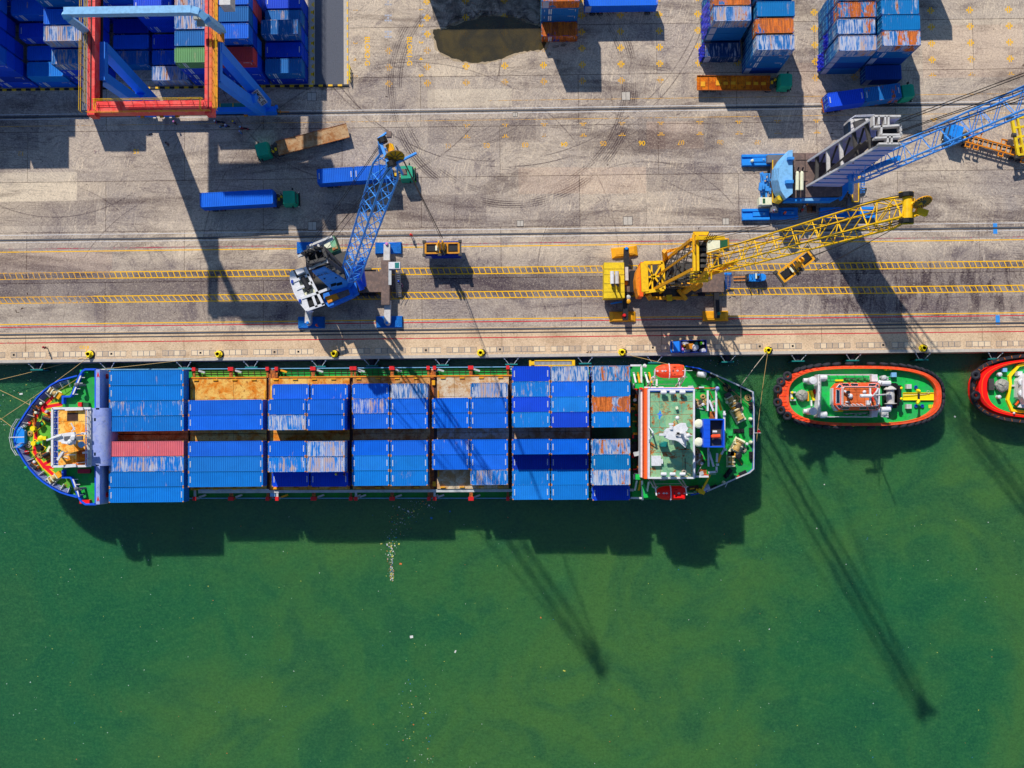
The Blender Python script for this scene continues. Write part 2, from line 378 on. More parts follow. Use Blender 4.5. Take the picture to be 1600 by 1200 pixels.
    lane = n.math('MULTIPLY', n.step(Y, 17.6, 18.6), n.step(Y, 29.6, 27.6)); inner = n.math('MULTIPLY', n.step(Y, 21.2, 22.0), n.step(Y, 26.9, 26.4))
    c = n.mix(n.math('MULTIPLY', lane, n.step(mid, .3, .7, .15, .5)), c, L(112, 106, 112)); c = n.mix(n.math('MULTIPLY', inner, n.math('ADD', .2, n.math('MULTIPLY', t2, .35))), c, L(92, 88, 96))
    # dripping oil stains towards the east end of the crane lane, scattered spots everywhere
    dr = n.noise(g, 1, 5, .7, .3, vec=(.55, .16, 1)); ex = n.math('MULTIPLY', n.step(X, 44, 54), n.step(n.math('ABSOLUTE', n.math('SUBTRACT', Y, 22.5)), 2.5, 7.5, 1, 0))
    c = n.mix(n.math('MULTIPLY', n.math('MULTIPLY', n.step(dr, .47, .6), ex), .62), c, L(84, 80, 86))
    sp2 = n.noise(g, 1, 4, .6, .2, vec=(.9, .4, 1), off=(3, 3, 0)); c = n.mix(n.math('MULTIPLY', n.step(sp2, .69, .73), n.math('ADD', n.math('MULTIPLY', lane, .5), .25)), c, L(60, 54, 56))
    spot = n.noise(g, .9, 2, .5, 1.2, off=(31, 8, 0)); c = n.mix(n.step(spot, .755, .775, 0, .75), c, L(66, 62, 66))
    # damp dark ground under the yard stacks and around the puddle
    jl = n.math('ADD', n.math('MULTIPLY', m1, .55), n.math('MULTIPLY', m2, .16)); c = n.mix(jl, c, L(70, 64, 66))
    c = n.mix(n.step(fine, .5, .8, 0, .4), c, L(92, 88, 94)); c = n.mix(n.step(grain, .52, .72, 0, .45), c, L(248, 232, 208)); c = n.mix(n.step(grain, .5, .3, 0, .45), c, L(84, 78, 82))
    bc = n.n('BrightContrast'); n.set(bc.inputs[0], c); bc.inputs[1].default_value = .035; bc.inputs[2].default_value = .3; c = bc.outputs[0]
    n.bump(n.math('ADD', fine, grain), .2, .03)
    M['concrete'] = n.done(c, .92, 0, .2)
ground_material()
def water_material():
    n = NT('harbour_water'); g = n.n('NewGeometry').outputs['Position']; sp = n.n('SeparateXYZ'); n.set(sp.inputs[0], g)
    a = n.noise(g, .018, 5, .55, 1.2); b = n.noise(g, .07, 6, .6, 1.6, off=(5, 9, 0)); d = n.noise(g, .5, 5, .65, .8)
    c = n.mix(n.step(a, .35, .65), L(40, 108, 64), L(76, 120, 58))
    c = n.mix(n.step(b, .42, .7, 0, .5), c, L(20, 86, 62))
    c = n.mix(n.step(b, .55, .3, 0, .35), c, L(70, 112, 56))
    c = n.mix(n.step(n.math('ADD', sp.outputs[0], n.math('MULTIPLY', b, 40.)), -35, -85, 0, .45), c, L(10, 88, 66))
    c = n.mix(n.step(d, .5, .8, 0, .25), c, L(16, 72, 52)); gr = n.noise(g, 2.4, 4, .8); c = n.mix(n.step(gr, .48, .66, 0, .3), c, L(16, 74, 48)); c = n.mix(n.step(gr, .52, .34, 0, .26), c, L(84, 144, 78)); wv = n.noise(g, 1, 3, .7, .5, vec=(.55, 1.7, 1)); c = n.mix(n.step(wv, .55, .7, 0, .16), c, L(96, 146, 90)); c = n.mix(n.step(wv, .45, .3, 0, .18), c, L(14, 70, 50))
    w1 = n.noise(g, 1, 4, .6, .4, vec=(1.6, 2.6, 1)); w2 = n.noise(g, 5, 3, .6, .3)
    n.bump(n.math('ADD', n.math('MULTIPLY', w1, .8), n.math('MULTIPLY', w2, .3)), .5, .22)
    n.b.inputs['Subsurface Weight'].default_value = 1; n.b.inputs['Subsurface Radius'].default_value = (.8, 1., .9); n.b.inputs['Subsurface Scale'].default_value = 5.
    M['water'] = n.done(c, .16, 0, .5)
water_material()
mb = MB(); mb.sheet([(-900, -900), (900, -900), (900, QY+.5), (-900, QY+.5)], WZ); struct(mb, 'water', 'water')
mb = MB(); mb.prism([(-900, QY), (900, QY), (900, 900), (-900, 900)], -7, 0); struct(mb, 'quay', 'concrete')
# coping edge lip
mb = MB(); mb.box((0, QY+.28, .03), (400, .5, .06)); struct(mb, 'quay_edge', 'kerb_concrete')

# painted lines: worn paint that lets the concrete through
def line_paint(name, col, wear):
    n = NT(name); g = n.n('NewGeometry').outputs['Position']
    a = n.noise(g, 2.5, 5, .75); b = n.noise(g, .12, 3, .5)
    f = n.step(n.math('ADD', n.math('MULTIPLY', a, .6), n.math('MULTIPLY', b, .4)), wear+.07, wear-.07)
    c = n.mix(f, L(150, 138, 132), col); M[name] = n.done(c, .85, 0, .2)
line_paint('line_yellow', L(252, 190, 0), .62); line_paint('line_faint', L(235, 172, 40), .53)
line_paint('line_red', L(205, 40, 55), .60); line_paint('line_pink', L(178, 78, 88), .48); line_paint('line_white', L(225, 222, 222), .58); line_paint('line_grey', L(175, 178, 190), .55)
T4 = .004
def strip(mb, x0, x1, y, w, m=0, z=T4): return mb.sheet([(x0, y-w/2), (x1, y-w/2), (x1, y+w/2), (x0, y+w/2)], z, m)
mb = MB()
strip(mb, -140, 140, LC_, .16); strip(mb, -140, 140, LF, .16)
xb = P(147, 470).x
for y0, x_ in ((LD, P(172, 435).x), (LE, xb)):
    for yy in (y0, y0+1.07):
        strip(mb, x_, 140, yy, .16); strip(mb, -140, x_, yy, .14, 1)
    x = -140
    while x < 140:
        sl_ = .38 if y0 == LD else (.75 if x < -10 else .45)
        mb.sheet([(x, y0+1.03), (x+.15, y0+1.03), (x+sl_+.15, y0+.04), (x+sl_, y0+.04)], T4+.002, 0 if x > x_ else 1); x += 1.0
strip(mb, -140, 140, LC_+.5, .2, 3); strip(mb, -140, 140, LF-.47, .16, 2); strip(mb, -140, 140, LH, .16, 2)
strip(mb, -140, 140, LB+.85, .09, 4); strip(mb, -140, 140, LB-.42, .08, 4)
for y in (LA+.42, LA-.42): strip(mb, -140, 140, y, .09, 4)
strip(mb, -5, 140, LA+1.75, .07, 1); strip(mb, -140, 140, LA-1.6, .07, 1)
struct(mb, 'road_marking', ['line_yellow', 'line_faint', 'line_red', 'line_pink', 'line_white'])
# crosses that mark the container slots
mb = MB()
GX0, GY0, GSX, GSY = -21.9345, 72.822, 6.6357, 2.8460
def cross(cx, cy, m=0, s=.55, quads=(1, 1, 1, 1)):
    g = .1
    for q, (a, b) in zip(quads, ((1, 1), (-1, 1), (-1, -1), (1, -1))):
        if not q: continue
        x0, x1 = sorted((cx+a*.08, cx+a*.24)); y0, y1 = sorted((cy+b*.03, cy+b*(s+.04))); mb.sheet([(x0, y0), (x1, y0), (x1, y1), (x0, y1)], T4, m)
        x0, x1 = sorted((cx+a*.21, cx+a*(s+.05))); y0, y1 = sorted((cy+b*.03, cy+b*.19)); mb.sheet([(x0, y0), (x1, y0), (x1, y1), (x0, y1)], T4, m)
for i in range(0, 18):
    for k in range(0, 6):
        if i == 0 and k < 3: continue
        faint = k == 5 or (i == 0) or (i in (4,) and k < 4) or i == 1 and k > 2
        q = (1, 1, 0, 0) if k == 5 and i > 13 or (i > 13 and k == 5) else (1, 1, 1, 1)
        cross(GX0+GSX*i, GY0-GSY*k, 1 if faint else 0, quads=q)
for i in range(0, 10): cross(GX0+GSX*(i+2), P(800, 215).y, 1, quads=(1, 1, 0, 0)); cross(GX0+GSX*(i+2), P(800, 193).y, 2, quads=(0, 0, 1, 1))
for i in (13, 14): cross(GX0+GSX*i, P(1450, 185).y, 1, quads=(0, 0, 1, 1))
struct(mb, 'slot_marking', ['line_yellow', 'line_faint', 'line_faint'])
# lettering on the yard floor
mb = MB()
text_mb('BLOK2-G', 1.25, P(573.5, 80), -pi/2, T4, 0, mb); text_mb('BLOK1-G', 1.25, P(639.5, 80), -pi/2, T4, 0, mb)
for s_, y in (('1', 15), ('2', 40), ('3', 66), ('4', 92), ('5', 118)):
    text_mb(s_, 1.05, P(657.5, y), -pi/2, T4, 0, mb)
    if s_ != '2': text_mb(s_, 1.05, P(555, y+1), -pi/2, T4, 1, mb)
for k, (x, y) in enumerate(((700, 227.5), (760, 226.8), (820.5, 226), (881.5, 225), (942.5, 224), (1003, 223.3), (1064, 222.5), (1125.5, 222), (1184, 222))):
    text_mb('0%d' % (k+1), 1.15, P(x, y), pi, T4, 0 if k in (3, 5) else 1, mb)
text_mb('12', 1.15, P(33, 239.5), pi, T4, 1, mb); text_mb('15', 1.15, P(213, 236), pi, T4, 0, mb); text_mb('14', 1.1, P(152, 237), pi, T4, 2, mb)
text_mb('CS18', .75, P(131.5, 543), 0, T4, 0, mb); strip(mb, P(134.3, 548).x, P(135.7, 548).x, P(135, 552.5).y, 1.5, 0)
struct(mb, 'painted_lettering', ['line_yellow', 'line_faint', 'line_pink'])
# grey painted panels and inspection covers
mb = MB()
for x, y, w, h in ((606.5, 3, 12, 12), (606.5, 28, 12, 12), (606.5, 53.5, 12, 12), (662, 27, 6, 12), (662, 53, 6, 11)):
    for a in range(3):
        for b in range(3):
            if (a+b) % 2 == 0 or a == 1: q = P(x-w/2+w*(a+.5)/3, y-h/2+h*(b+.5)/3); mb.box((q.x, q.y, .002), (w/3/9.3*.8, h/3/9.3*.7, .004))
q = P(1555, 357); mb.box((q.x, q.y, .003), (.7, 1.8, .006), m=1); q = P(1559, 500); mb.box((q.x, q.y, .003), (.7, 1.6, .006), m=1)
struct(mb, 'painted_panel', ['line_grey', 'plate_blue'])
mb = MB()
for x, y, w, h in ((978, 150, 14, 14), (981, 345, 15, 14), (813, 349, 11, 10), (1134, 346, 11, 11), (805, 179, 8, 7), (487, 151, 15, 14), (488, 353, 14, 14)):
    q = P(x, y); mb.box((q.x, q.y, .004), (w/9.3, h/9.3, .008)); mb.box((q.x, q.y, .007), (w/9.3-.14, h/9.3-.14, .012), m=1); mb.box((q.x, q.y, .009), (.05, h/9.3-.1, .013))
struct(mb, 'access_cover', ['dark', 'kerb_concrete'])
# row of lidded pits along the quay edge
mb = MB(); yy = 12.72; mats_ = ['steel', 'pit_sand', 'pit_pale', 'black']; mk('pit_sand', L(206, 180, 150), dirt=.5, scale=2)
mk('pit_pale', L(238, 212, 176), dirt=.3, scale=2); rr = random.Random(4)
for x0, x1 in ((-10, 8), (17, 72), (81, 146), (151, 197), (206, 243), (254, 290), (299, 337), (349, 387), (396, 443), (452, 490), (531, 578), (586, 634), (642, 689), (698, 745), (755, 797), (805, 852), (861, 908), (917, 964), (978, 1025), (1033, 1080), (1090, 1136), (1146, 1192), (1206, 1253), (1273, 1329), (1338, 1385), (1394, 1432), (1446, 1501), (1510, 1548), (1557, 1610)):
    a = P(x0, 553).x; b = P(x1, 553).x; nn = max(2, round((b-a)/1.02)); w = (b-a)/nn
    mb.box(((a+b)/2, yy, .004), (b-a, .92, .008), m=0)
    for i in range(nn):
        mb.box((a+w*(i+.5), yy, .007), (w-.1, .8, .014), m=rr.choice((1, 2, 2, 1)))
        if rr.random() < .07: mb.box((a+w*(i+.5), yy, .011), (.34, .34, .018), m=3)
struct(mb, 'pit_cover', mats_)
# dark rail grooves and rails
def rails(y, label, double=True):
    o = MB(); o.box((0, y, .006), (300, .34 if double else .2, .012)); o2 = MB()
    t = tag(o.build('crane_rail', 'black'), label, 'rail', 'rails set into the quay'); ORG[t] = V((0, 0, 0))
    if double: o2.box((0, y+.03, .012), (300, .11, .02))
    else: o2.box((0, y, .012), (300, .06, .02))
    o2.build('rail_head', 'steel', t)
rails(LA, 'pale rimmed gantry rail crossing the yard under the red crane')
rails(LB, 'dark crane rail running just above the upper yellow lines'); rails(LG, 'thick dark crane rail near the quay edge'); rails(LH+.82, 'thin dark rail strip beside the red line on the sandy quay apron', False)

# puddle
def puddle():
    n = NT('puddle'); g = n.n('NewGeometry').outputs['Position']; a = n.noise(g, .25, 5, .6, .8)
    c = n.mix(n.step(a, .35, .7), L(58, 54, 40), L(86, 74, 42)); n.bump(n.noise(g, 1.5, 2, .5), .05, .02)
    n.b.inputs['Alpha'].default_value = .86; M['puddle'] = n.done(c, .06, 0, .5)
puddle()
pts = [(675, 48), (681, 66), (684, 80), (700, 88), (716, 94), (734, 98), (755, 97), (772, 94), (790, 90), (806, 82), (822, 80), (838, 79), (850, 78), (856, 60), (850, 42), (826, 38), (808, 30), (780, 25), (755, 27), (735, 33), (712, 38), (694, 46), (682, 46)]
def smooth(pp, k=3):
    for _ in range(k): pp = [q for a, b in zip(pp, pp[1:]+pp[:1]) for q in ((a[0]*.75+b[0]*.25, a[1]*.75+b[1]*.25), (a[0]*.25+b[0]*.75, a[1]*.25+b[1]*.75))]
    return pp
rr = random.Random(2)
mb = MB(); mb.sheet(XY([(x+rr.uniform(-1.5, 1.5), y+rr.uniform(-1.2, 1.2)) for x, y in smooth(pts, 2)]), .0062); struct(mb, 'puddle', 'puddle')
def damp():
    n = NT('damp'); g = n.n('NewGeometry').outputs['Position']; a = n.noise(g, .5, 6, .7, 1.); n.b.inputs['Alpha'].default_value = .5
    n.set(n.b.inputs['Alpha'], n.step(a, .38, .62, .05, .5)); M['damp'] = n.done(n.mix(a, L(48, 42, 42), L(74, 66, 62)), .7, 0, .3)
damp()
M['silt'] = paint('silt', L(205, 180, 140), dirt=.4, scale=2); M['silt'].node_tree.nodes['Principled BSDF'].inputs['Alpha'].default_value = .45
mb = MB(); mb.sheet(XY([(x+rr.uniform(-2, 2), y+rr.uniform(-2.2, 2.2)) for x, y in smooth([(694, 47), (700, 34), (722, 22), (750, 15), (775, 18), (800, 22), (830, 32), (850, 38), (852, 44), (826, 40), (808, 32), (780, 27), (755, 29), (735, 35), (712, 40)], 2)]), .002)
for bx, by in ((866, 72), (880, 70), (858, 85), (873, 95)):
    mb.sheet(XY(smooth([(bx+rr.uniform(2, 9)*cos(a), by+rr.uniform(1, 4)*sin(a)) for a in [k*pi/4 for k in range(8)]], 2)), .002)
mb.sheet(XY(smooth([(676, -30), (674, 10), (680, 40), (690, 40), (705, 46), (760, 52), (852, 50), (852, -30)], 1)), .0052)
mb.sheet(XY(smooth([(430, 137), (470, 140), (520, 142), (560, 136), (500, 134), (440, 133)], 2)), .002)
struct(mb, 'damp_patch', 'damp')
mb = MB(); cxp, cyp = 760, 66; mb.sheet(XY([(cxp+(x-cxp)*1.045+rr.uniform(-1.5, 1.5), cyp+(y-cyp)*1.1+rr.uniform(-1.5, 1.5)) for x, y in smooth(pts, 2)]), .0032); struct(mb, 'silt_ring', 'silt')

# yard kerb, paved strips beside the blue stacks
mb = MB()
a = P(484, 0); b = P(492, 0); yk = P(480, 133).y
mb.box(((P(483.5, 60).x+P(492, 60).x)/2, yk+12, .05), (P(492, 60).x-P(483.5, 60).x, 24, .10), m=0)
mb.box(((P(537, 60).x+P(544.5, 60).x)/2, yk+12, .05), (.8, 24, .10), m=0)
struct(mb, 'pavement', ['kerb_concrete'])
mb = MB(); mb.box(((P(492, 60).x+P(537, 60).x)/2, yk+12, .01), (P(537, 60).x-P(492, 60).x, 24, .02)); struct(mb, 'asphalt_strip', 'asphalt')
mb = MB(); xk0 = -100; xk1 = P(545, 131).x
mb.box(((xk0+xk1)/2, yk-.15, .09), (xk1-xk0, .3, .18), m=0)
x = xk0; i = 0
while x < xk1-.4:
    mb.box((x+.4, yk-.15, .093), (.75, .31, .185), m=1); x += 1.65
for k in range(14):
    mb.box((P(486, 60).x+.25, yk+.5+k*1.35, .052), (.55 if k % 2 else .25, .5, .108), m=1); mb.box((P(490.5, 60).x, yk+.5+k*1.35, .052), (.16, .9, .108), m=1)
    mb.box((P(543, 60).x, yk+.5+k*1.35, .052), (.22, .9, .108), m=1)
struct(mb, 'kerb', ['dark', 'yellow_paint'])
mb = MB(); q = P(547.5, 119)
for k in range(4): mb.tube((q.x, q.y-1+k*.8, 0), (q.x, q.y-1+k*.8, 1.), .09, 6)
mb.tube((q.x, q.y-1.1, 1.), (q.x, q.y+1.6, 1.), .09, 6); mb.tube((q.x, q.y-1.1, .5), (q.x, q.y+1.6, .5), .07, 6)
tag(mb.build('guard_barrier', 'signal_yellow'), 'yellow tube guard barrier at the corner of the yard kerb', 'barrier')

# quay furniture
def bollard(x, y, label):
    q = P(x, y); t = thing('mooring_bollard', label, 'bollard', q, 'yellow bollards along the quay edge')
    o = MB(); o.lathe([(.62, 0), (.62, .06), (.34, .1), (.27, .35), (.3, .55), (.4, .68), (.42, .78), (.3, .86)], q, n=14)
    o.prism([(q.x-.62, q.y+.32), (q.x+.62, q.y+.32), (q.x+.16, q.y-.62), (q.x-.16, q.y-.62)], .5, .86, inset=.85); o.build('bollard_post', 'signal_yellow', t)
    o = MB(); o.lathe([(.72, .005), (.72, .05), (.6, .06)], (q.x+.22, q.y-.05, 0), n=16); o.build('base_plate', 'dark', t)
for a in ((140.5, 553.5, 'yellow bollard beside the painted quay number near the bow'), (342, 553.5, 'yellow bollard above the second ship bay'), (522.5, 553, 'yellow bollard right below the white crane counterweight'),
          (751, 551.5, 'yellow bollard on a dark stain, between the two harbour cranes'), (971.5, 550.5, 'yellow bollard left of the small loaded truck'), (1199, 547.5, 'yellow bollard holding the ropes of the green stern'), (1441, 544, 'yellow bollard beside an oil stain above the tugboat')): bollard(*a)
def fender(x, label):
    q = P(x, 570, -1.2); t = thing('quay_fender', label, 'fender', (q.x, QY-.9, -1.2), 'cone fenders on the quay wall')
    o = MB(); o.lathe([(.75, 0), (.55, .3), (.42, .8), (.6, 1.05)], (q.x, QY, -1.2), (0, -1, 0), 12); o.build('rubber_cone', 'rubber', t)
    o = MB(); o.box((q.x, QY-1.15, -1.9), (2.1, .22, 2.6)); o.build('fender_panel', 'teal', t)
    o = MB(); o.box((q.x, QY-1.05, -2.0), (2.3, .1, 1.8)); o.build('panel_frame', 'dark', t)
    for s in (-1, 1): o = MB(); o.tube((q.x+s*1.25, QY-.05, -.25), (q.x+s*.45, QY-1.1, -.75), .07, 5); o.tube((q.x+s*1.25, QY+.05, -.22), (q.x+s*1.1, QY-.3, -.3), .12, 6); o.build('chain', 'pale_steel', t)
for x, w in ((60, 'off the ship bow at the far left'), (171, 'beside the bow bridge'), (290, 'between first and second ship bays'), (394, 'above the second ship bay'), (500, 'above the third ship bay'), (582, 'above the fourth ship bay'), (692, 'above the fifth bay, left end'),
             (799, 'between fifth and sixth ship bays'), (914, 'right of the yellow gangway'), (1022, 'above the orange lifeboat'), (1136, 'above the ship stern deck'), (1246, 'above the tug bow'), (1331, 'above the tug wheelhouse'), (1439, 'above the tug stern'), (1552, 'above the cropped tug')):
    fender(x, 'black cone fender with teal panel '+w)
# ------------------------------------------------------------ containers
CWD, CH = 2.438, 2.59
def shell_mesh(Lc):
    o = MB(); hx = Lc/2-.06; hy = CWD/2-.03; n = int(Lc/.3); p = 2*hx/n
    prof = []
    for i in range(n):
        x = -hx+i*p; prof += [(x, 0), (x+p*.2, 0), (x+p*.32, 1), (x+p*.88, 1)]
    prof.append((hx, 0))
    # roof
    vs = []
    for x, k in prof:
        z = CH-.1+k*.08; vs += [(x, -hy, z), (x, hy, z)]
    o.add(vs, [(2*i, 2*i+2, 2*i+3, 2*i+1) for i in range(len(prof)-1)])
    for sy in (-1, 1):
        vs = []
        for x, k in prof:
            y = sy*(hy-.07+k*.07); vs += [(x, y, .1), (x, y, CH-.06)]
        f = [(2*i, 2*i+2, 2*i+3, 2*i+1) for i in range(len(prof)-1)]
        o.add(vs, f if sy < 0 else [q[::-1] for q in f])
    n2 = 8; p2 = 2*hy/n2; pr = []
    for i in range(n2):
        y = -hy+i*p2; pr += [(y, 0), (y+p2*.3, 0), (y+p2*.45, 1), (y+p2*.85, 1)]
    pr.append((hy, 0)); vs = []
    for y, k in pr: vs += [(hx-.04+k*.04, y, .1), (hx-.04+k*.04, y, CH-.06)]
    o.add(vs, [(2*i, 2*i+2, 2*i+3, 2*i+1) for i in range(len(pr)-1)])
    o.box((0, 0, .12), (Lc-.1, CWD-.1, .1))
    return o
def frame_mesh(Lc):
    o = MB(); a = Lc/2-.06; b = CWD/2-.05
    for sy in (-1, 1):
        o.box((0, sy*b, CH-.055), (Lc-.24, .07, .09)); o.box((0, sy*b, .09), (Lc-.24, .08, .16))
    for sx in (-1, 1):
        o.box((sx*a, 0, CH-.055), (.1, CWD-.24, .1)); o.box((sx*a, 0, .09), (.1, CWD-.24, .16))
        for sy in (-1, 1): o.box((sx*a, sy*b, CH/2), (.12, .1, CH-.26))
    return o
def door_mesh(Lc):
    o = MB(); x = -Lc/2+.03
    for sy in (-1, 1): o.box((x, sy*.58, CH/2), (.05, 1.1, CH-.22))
    for y in (-.9, -.35, .35, .9): o.tube((x-.05, y, .12), (x-.05, y, CH-.1), .035, 5, 1)
    for y in (-.6, .6):
        for z in (.5, 1.1, 1.7, 2.2): o.box((x-.04, y, z), (.05, .8, .06), m=1 if z in (1.1,) else 0)
    return o
mk('lock_rod_paint', L(120, 190, 215), dirt=.4, rust=.1, scale=3)
mk('casting', L(205, 140, 80), dirt=.5, rust=.4, scale=3)
mk('casting_blue', L(30, 75, 150), dirt=.5, rust=.2, scale=3)
TPL = {}
mk('panel_grey', L(165, 172, 200), dirt=.3)
def make_container(Lc, marks, rusty_cast, side):
    key = (Lc, marks, rusty_cast, side)
    if key in TPL: return TPL[key]
    r = thing('shipping_container', 'blue steel shipping container', 'container'); r.location = (0, 0, 500)
    ch = [shell_mesh(Lc).build('corrugated_shell', 'container', r), frame_mesh(Lc).build('frame', 'container', r), door_mesh(Lc).build('door', ['container', 'lock_rod_paint'], r)]
    for sx in (-1, 1):
        for sy in (-1, 1):
            o = MB(); o.box((sx*(Lc/2-.1), sy*(CWD/2-.09), CH-.07), (.2, .18, .15)); o.box((sx*(Lc/2-.1), sy*(CWD/2-.09), .07), (.2, .18, .14))
            o.build('corner_casting', 'casting' if rusty_cast else 'casting_blue', r)
    if marks:
        o = MB()
        for sx in (-1, 1):
            for k in range(6): o.box((sx*(Lc/2-.36), -.42+k*.17, CH-.012), (.16, .11, .02))
        o.build('roof_code', 'white', r)
    if side == 'bars':
        o = MB()
        for k in range(2):
            x = -Lc/2+1.25+k*.34
            for j in range(7): o.box((x, -CWD/2+.0, .45+j*.28), (.2, .03, .2))
        for k in range(5): o.box((Lc/2-1.6+k*.2, -CWD/2+.0, CH-.5), (.12, .03, .12))
        for sx in (-1, 1):
            for k in range(4): o.box((sx*(Lc/2-.5), -CWD/2, CH-.6-k*.2), (.09, .03, .12))
        o.build('side_lettering', 'white', r)
    if side == 'panel':
        o = MB(); o.box((-Lc/2+.62, -CWD/2+.0, CH/2), (1.0, .03, CH-.35)); o.build('side_panel', 'panel_grey', r)
    t = (r, [(c, []) for c in kids(r)]); TPL[key] = t
    return t
BL = {'v': L(0, 110, 232), 'd': L(0, 75, 225), 'l': L(8, 132, 225), 't': L(10, 110, 185), 'n': L(10, 60, 190), 'y': L(15, 75, 165), 'r': L(240, 120, 130), 'g': L(110, 165, 105), 'c': L(0, 120, 190), 'm': L(210, 72, 70), 'k': L(20, 70, 130)}
NAME = {'v': 'bright blue', 'd': 'deep blue', 'l': 'light blue', 't': 'worn blue', 'n': 'navy blue', 'y': 'dark blue', 'r': 'pale red', 'g': 'green', 'c': 'clear blue', 'm': 'brick red', 'k': 'dark teal blue'}
def container(pos, Lc, col, wear, rust, label, group, rz=0, marks=False, rc=False, side='', jit=True):
    t = make_container(Lc, marks, rc, side); o = dup(t)
    place(o, pos, rz); c = BL[col]
    k = random.uniform(.86, 1.02) if jit else 1; fade = random.uniform(0, .04) if col in 'vltdc' else 0; c = tuple(a*(1-fade)+b*fade for a, b in zip(c, L(150, 185, 225)))
    o['label'] = label; o['category'] = 'container'; o['group'] = group
    for ch in [x for x in RECENT(o)]:
        ch.color = (c[0]*k, c[1]*k, min(1, c[2]*k), 1); ch['wear'] = wear; ch['rust'] = rust
    return o
def RECENT(o): return LASTKIDS[o]
LASTKIDS = {}
def dup(t, parent=None):
    o = t[0].copy(); C.objects.link(o); LASTKIDS[o] = []
    if parent: o.parent = parent; LASTKIDS[parent].append(o)
    for c in t[1]: dup(c, o)
    return o
def rust_word(w, r):
    return 'heavily rusted' if r > .55 else 'rust streaked' if r > .3 else 'white worn' if w > .6 else 'scuffed' if w > .35 else 'clean'
ORD = ['first', 'second', 'third', 'fourth', 'fifth', 'sixth', 'seventh', 'eighth']

# ---- on the ship: (bay, x0, x1, top z, [(y_top, y_bottom, colour, wear, rust)...]) in photo pixels of the roof
T1, T2 = 6.2, 8.8
SHIPC = []
def sc(bay, x0, x1, row, y0, y1, z, col, wear, rust, half=''):
    SHIPC.append((bay, x0, x1, row, y0, y1, z, col, wear, rust, half))
for row, y0, col, w, ru in ((1, 578, 'l', .3, 0), (2, 602, 'l', .35, .05), (3, 626, 'l', .62, .1), (4, 650, 'l', .45, .05), (5, 689, 'r', .45, .05), (6, 713, 'l', .8, .25), (7, 737, 'l', .4, .1), (8, 761.3, 'l', .25, 0)):
    sc(1, 169, 288, row, y0, y0+24, T1, col, w, ru)
for row, y0, col, w, ru in ((3, 624.3, 'v', .1, 0), (4, 648, 'v', .1, 0), (5, 689, 'v', .1, 0), (6, 713, 'l', .2, 0), (7, 737, 'l', .3, 0)):
    sc(2, 293, 411.5, row, y0, y0+24, T1, col, w, ru)
for row, y0, a, b in ((3, 623.5, ('v', .15, 0), ('v', .15, 0)), (4, 648, ('l', .95, .1), ('v', .1, 0)), (5, 689, ('v', .35, .05), ('l', .95, .05)), (6, 713.5, ('l', .7, .1), ('l', .95, .1))):
    sc(3, 418.5, 477.8, row, y0, y0+24.2, T2, *a, 'forward'); sc(3, 479, 538.3, row, y0, y0+24.2, T2, *b, 'aft')
for row, y0, a, b in ((2, 600, ('v', .15, 0), ('v', .45, 0)), (7, 737, ('d', .05, 0), ('d', .05, 0))):
    sc(3, 425, 482.8, row, y0, y0+23.4, T1, *a, 'forward'); sc(3, 485.5, 543.3, row, y0, y0+23.4, T1, *b, 'aft')
for row, y0, a, b in ((2, 599, ('v', .3, .05), ('t', .9, 0)), (3, 622.5, ('v', .8, 0), ('v', .1, 0)), (4, 646.3, ('v', .1, 0), ('v', .1, 0)), (5, 688, ('v', .3, 0), ('v', .2, 0)), (6, 711.6, ('l', .2, 0), ('l', .3, 0)), (7, 735.5, ('l', .3, .05), ('l', .45, 0))):
    sc(4, 550, 608, row, y0, y0+23.6, T1, *a, 'forward'); sc(4, 610, 668.4, row, y0, y0+23.6, T1, *b, 'aft')
for row, y0, a, b in ((2, 597.7, None, ('t', .95, .15)), (3, 621.5, ('v', .1, 0), ('v', .1, 0)), (4, 645.3, ('v', .45, 0), ('v', .1, 0)), (5, 686.5, ('v', .5, 0), ('v', .15, 0)), (6, 710.3, ('v', .25, 0), ('v', .1, 0)), (7, 734.2, None, ('l', .8, 0))):
    if a: sc(5, 675.3, 733.3, row, y0, y0+23.6, T1, *a, 'forward')
    sc(5, 735, 793.5, row, y0, y0+23.6, T1, *b, 'aft')
for row, y0, z, a, b in ((1, 571.8, T2, ('d', .15, 0), ('t', .95, .45)), (2, 595.8, T2, ('l', .65, .1), ('v', .5, .12)), (3, 619.7, T2, ('d', .15, 0), ('l', .5, .15)), (4, 643.8, T2, ('l', .5, .1), ('d', .1, 0)), (5, 686, T2, ('v', .1, 0), ('v', .1, 0)), (7, 733.7, T1, ('l', .5, .1), ('l', .3, .05)), (8, 757.3, T1, ('l', .3, 0), ('l', .3, 0)), (6, 710.3, T1, ('n', .05, 0), ('n', .4, .1))):
    s_ = 24 if z == T2 else 23.5
    sc(6, 800.5, 859, row, y0, y0+s_, z, *a, 'forward'); sc(6, 861, 919.5, row, y0, y0+s_, z, *b, 'aft')
for row, y0, z, a in ((1, 571.5, T2, ('c', .9, .68)), (2, 595.5, T2, ('l', .3, .1)), (3, 619.6, T2, ('t', .95, .82)), (4, 643.7, T2, ('l', .45, .08)), (5, 686, T2, ('t', .95, .62)), (6, 710, T2, ('c', .4, .2)), (7, 734, T2, ('c', 1.05, .66)), (8, 758, T1, ('d', .1, 0))):
    sc(7, 924.5, 985.5, row, y0, y0+24, z, *a, '')
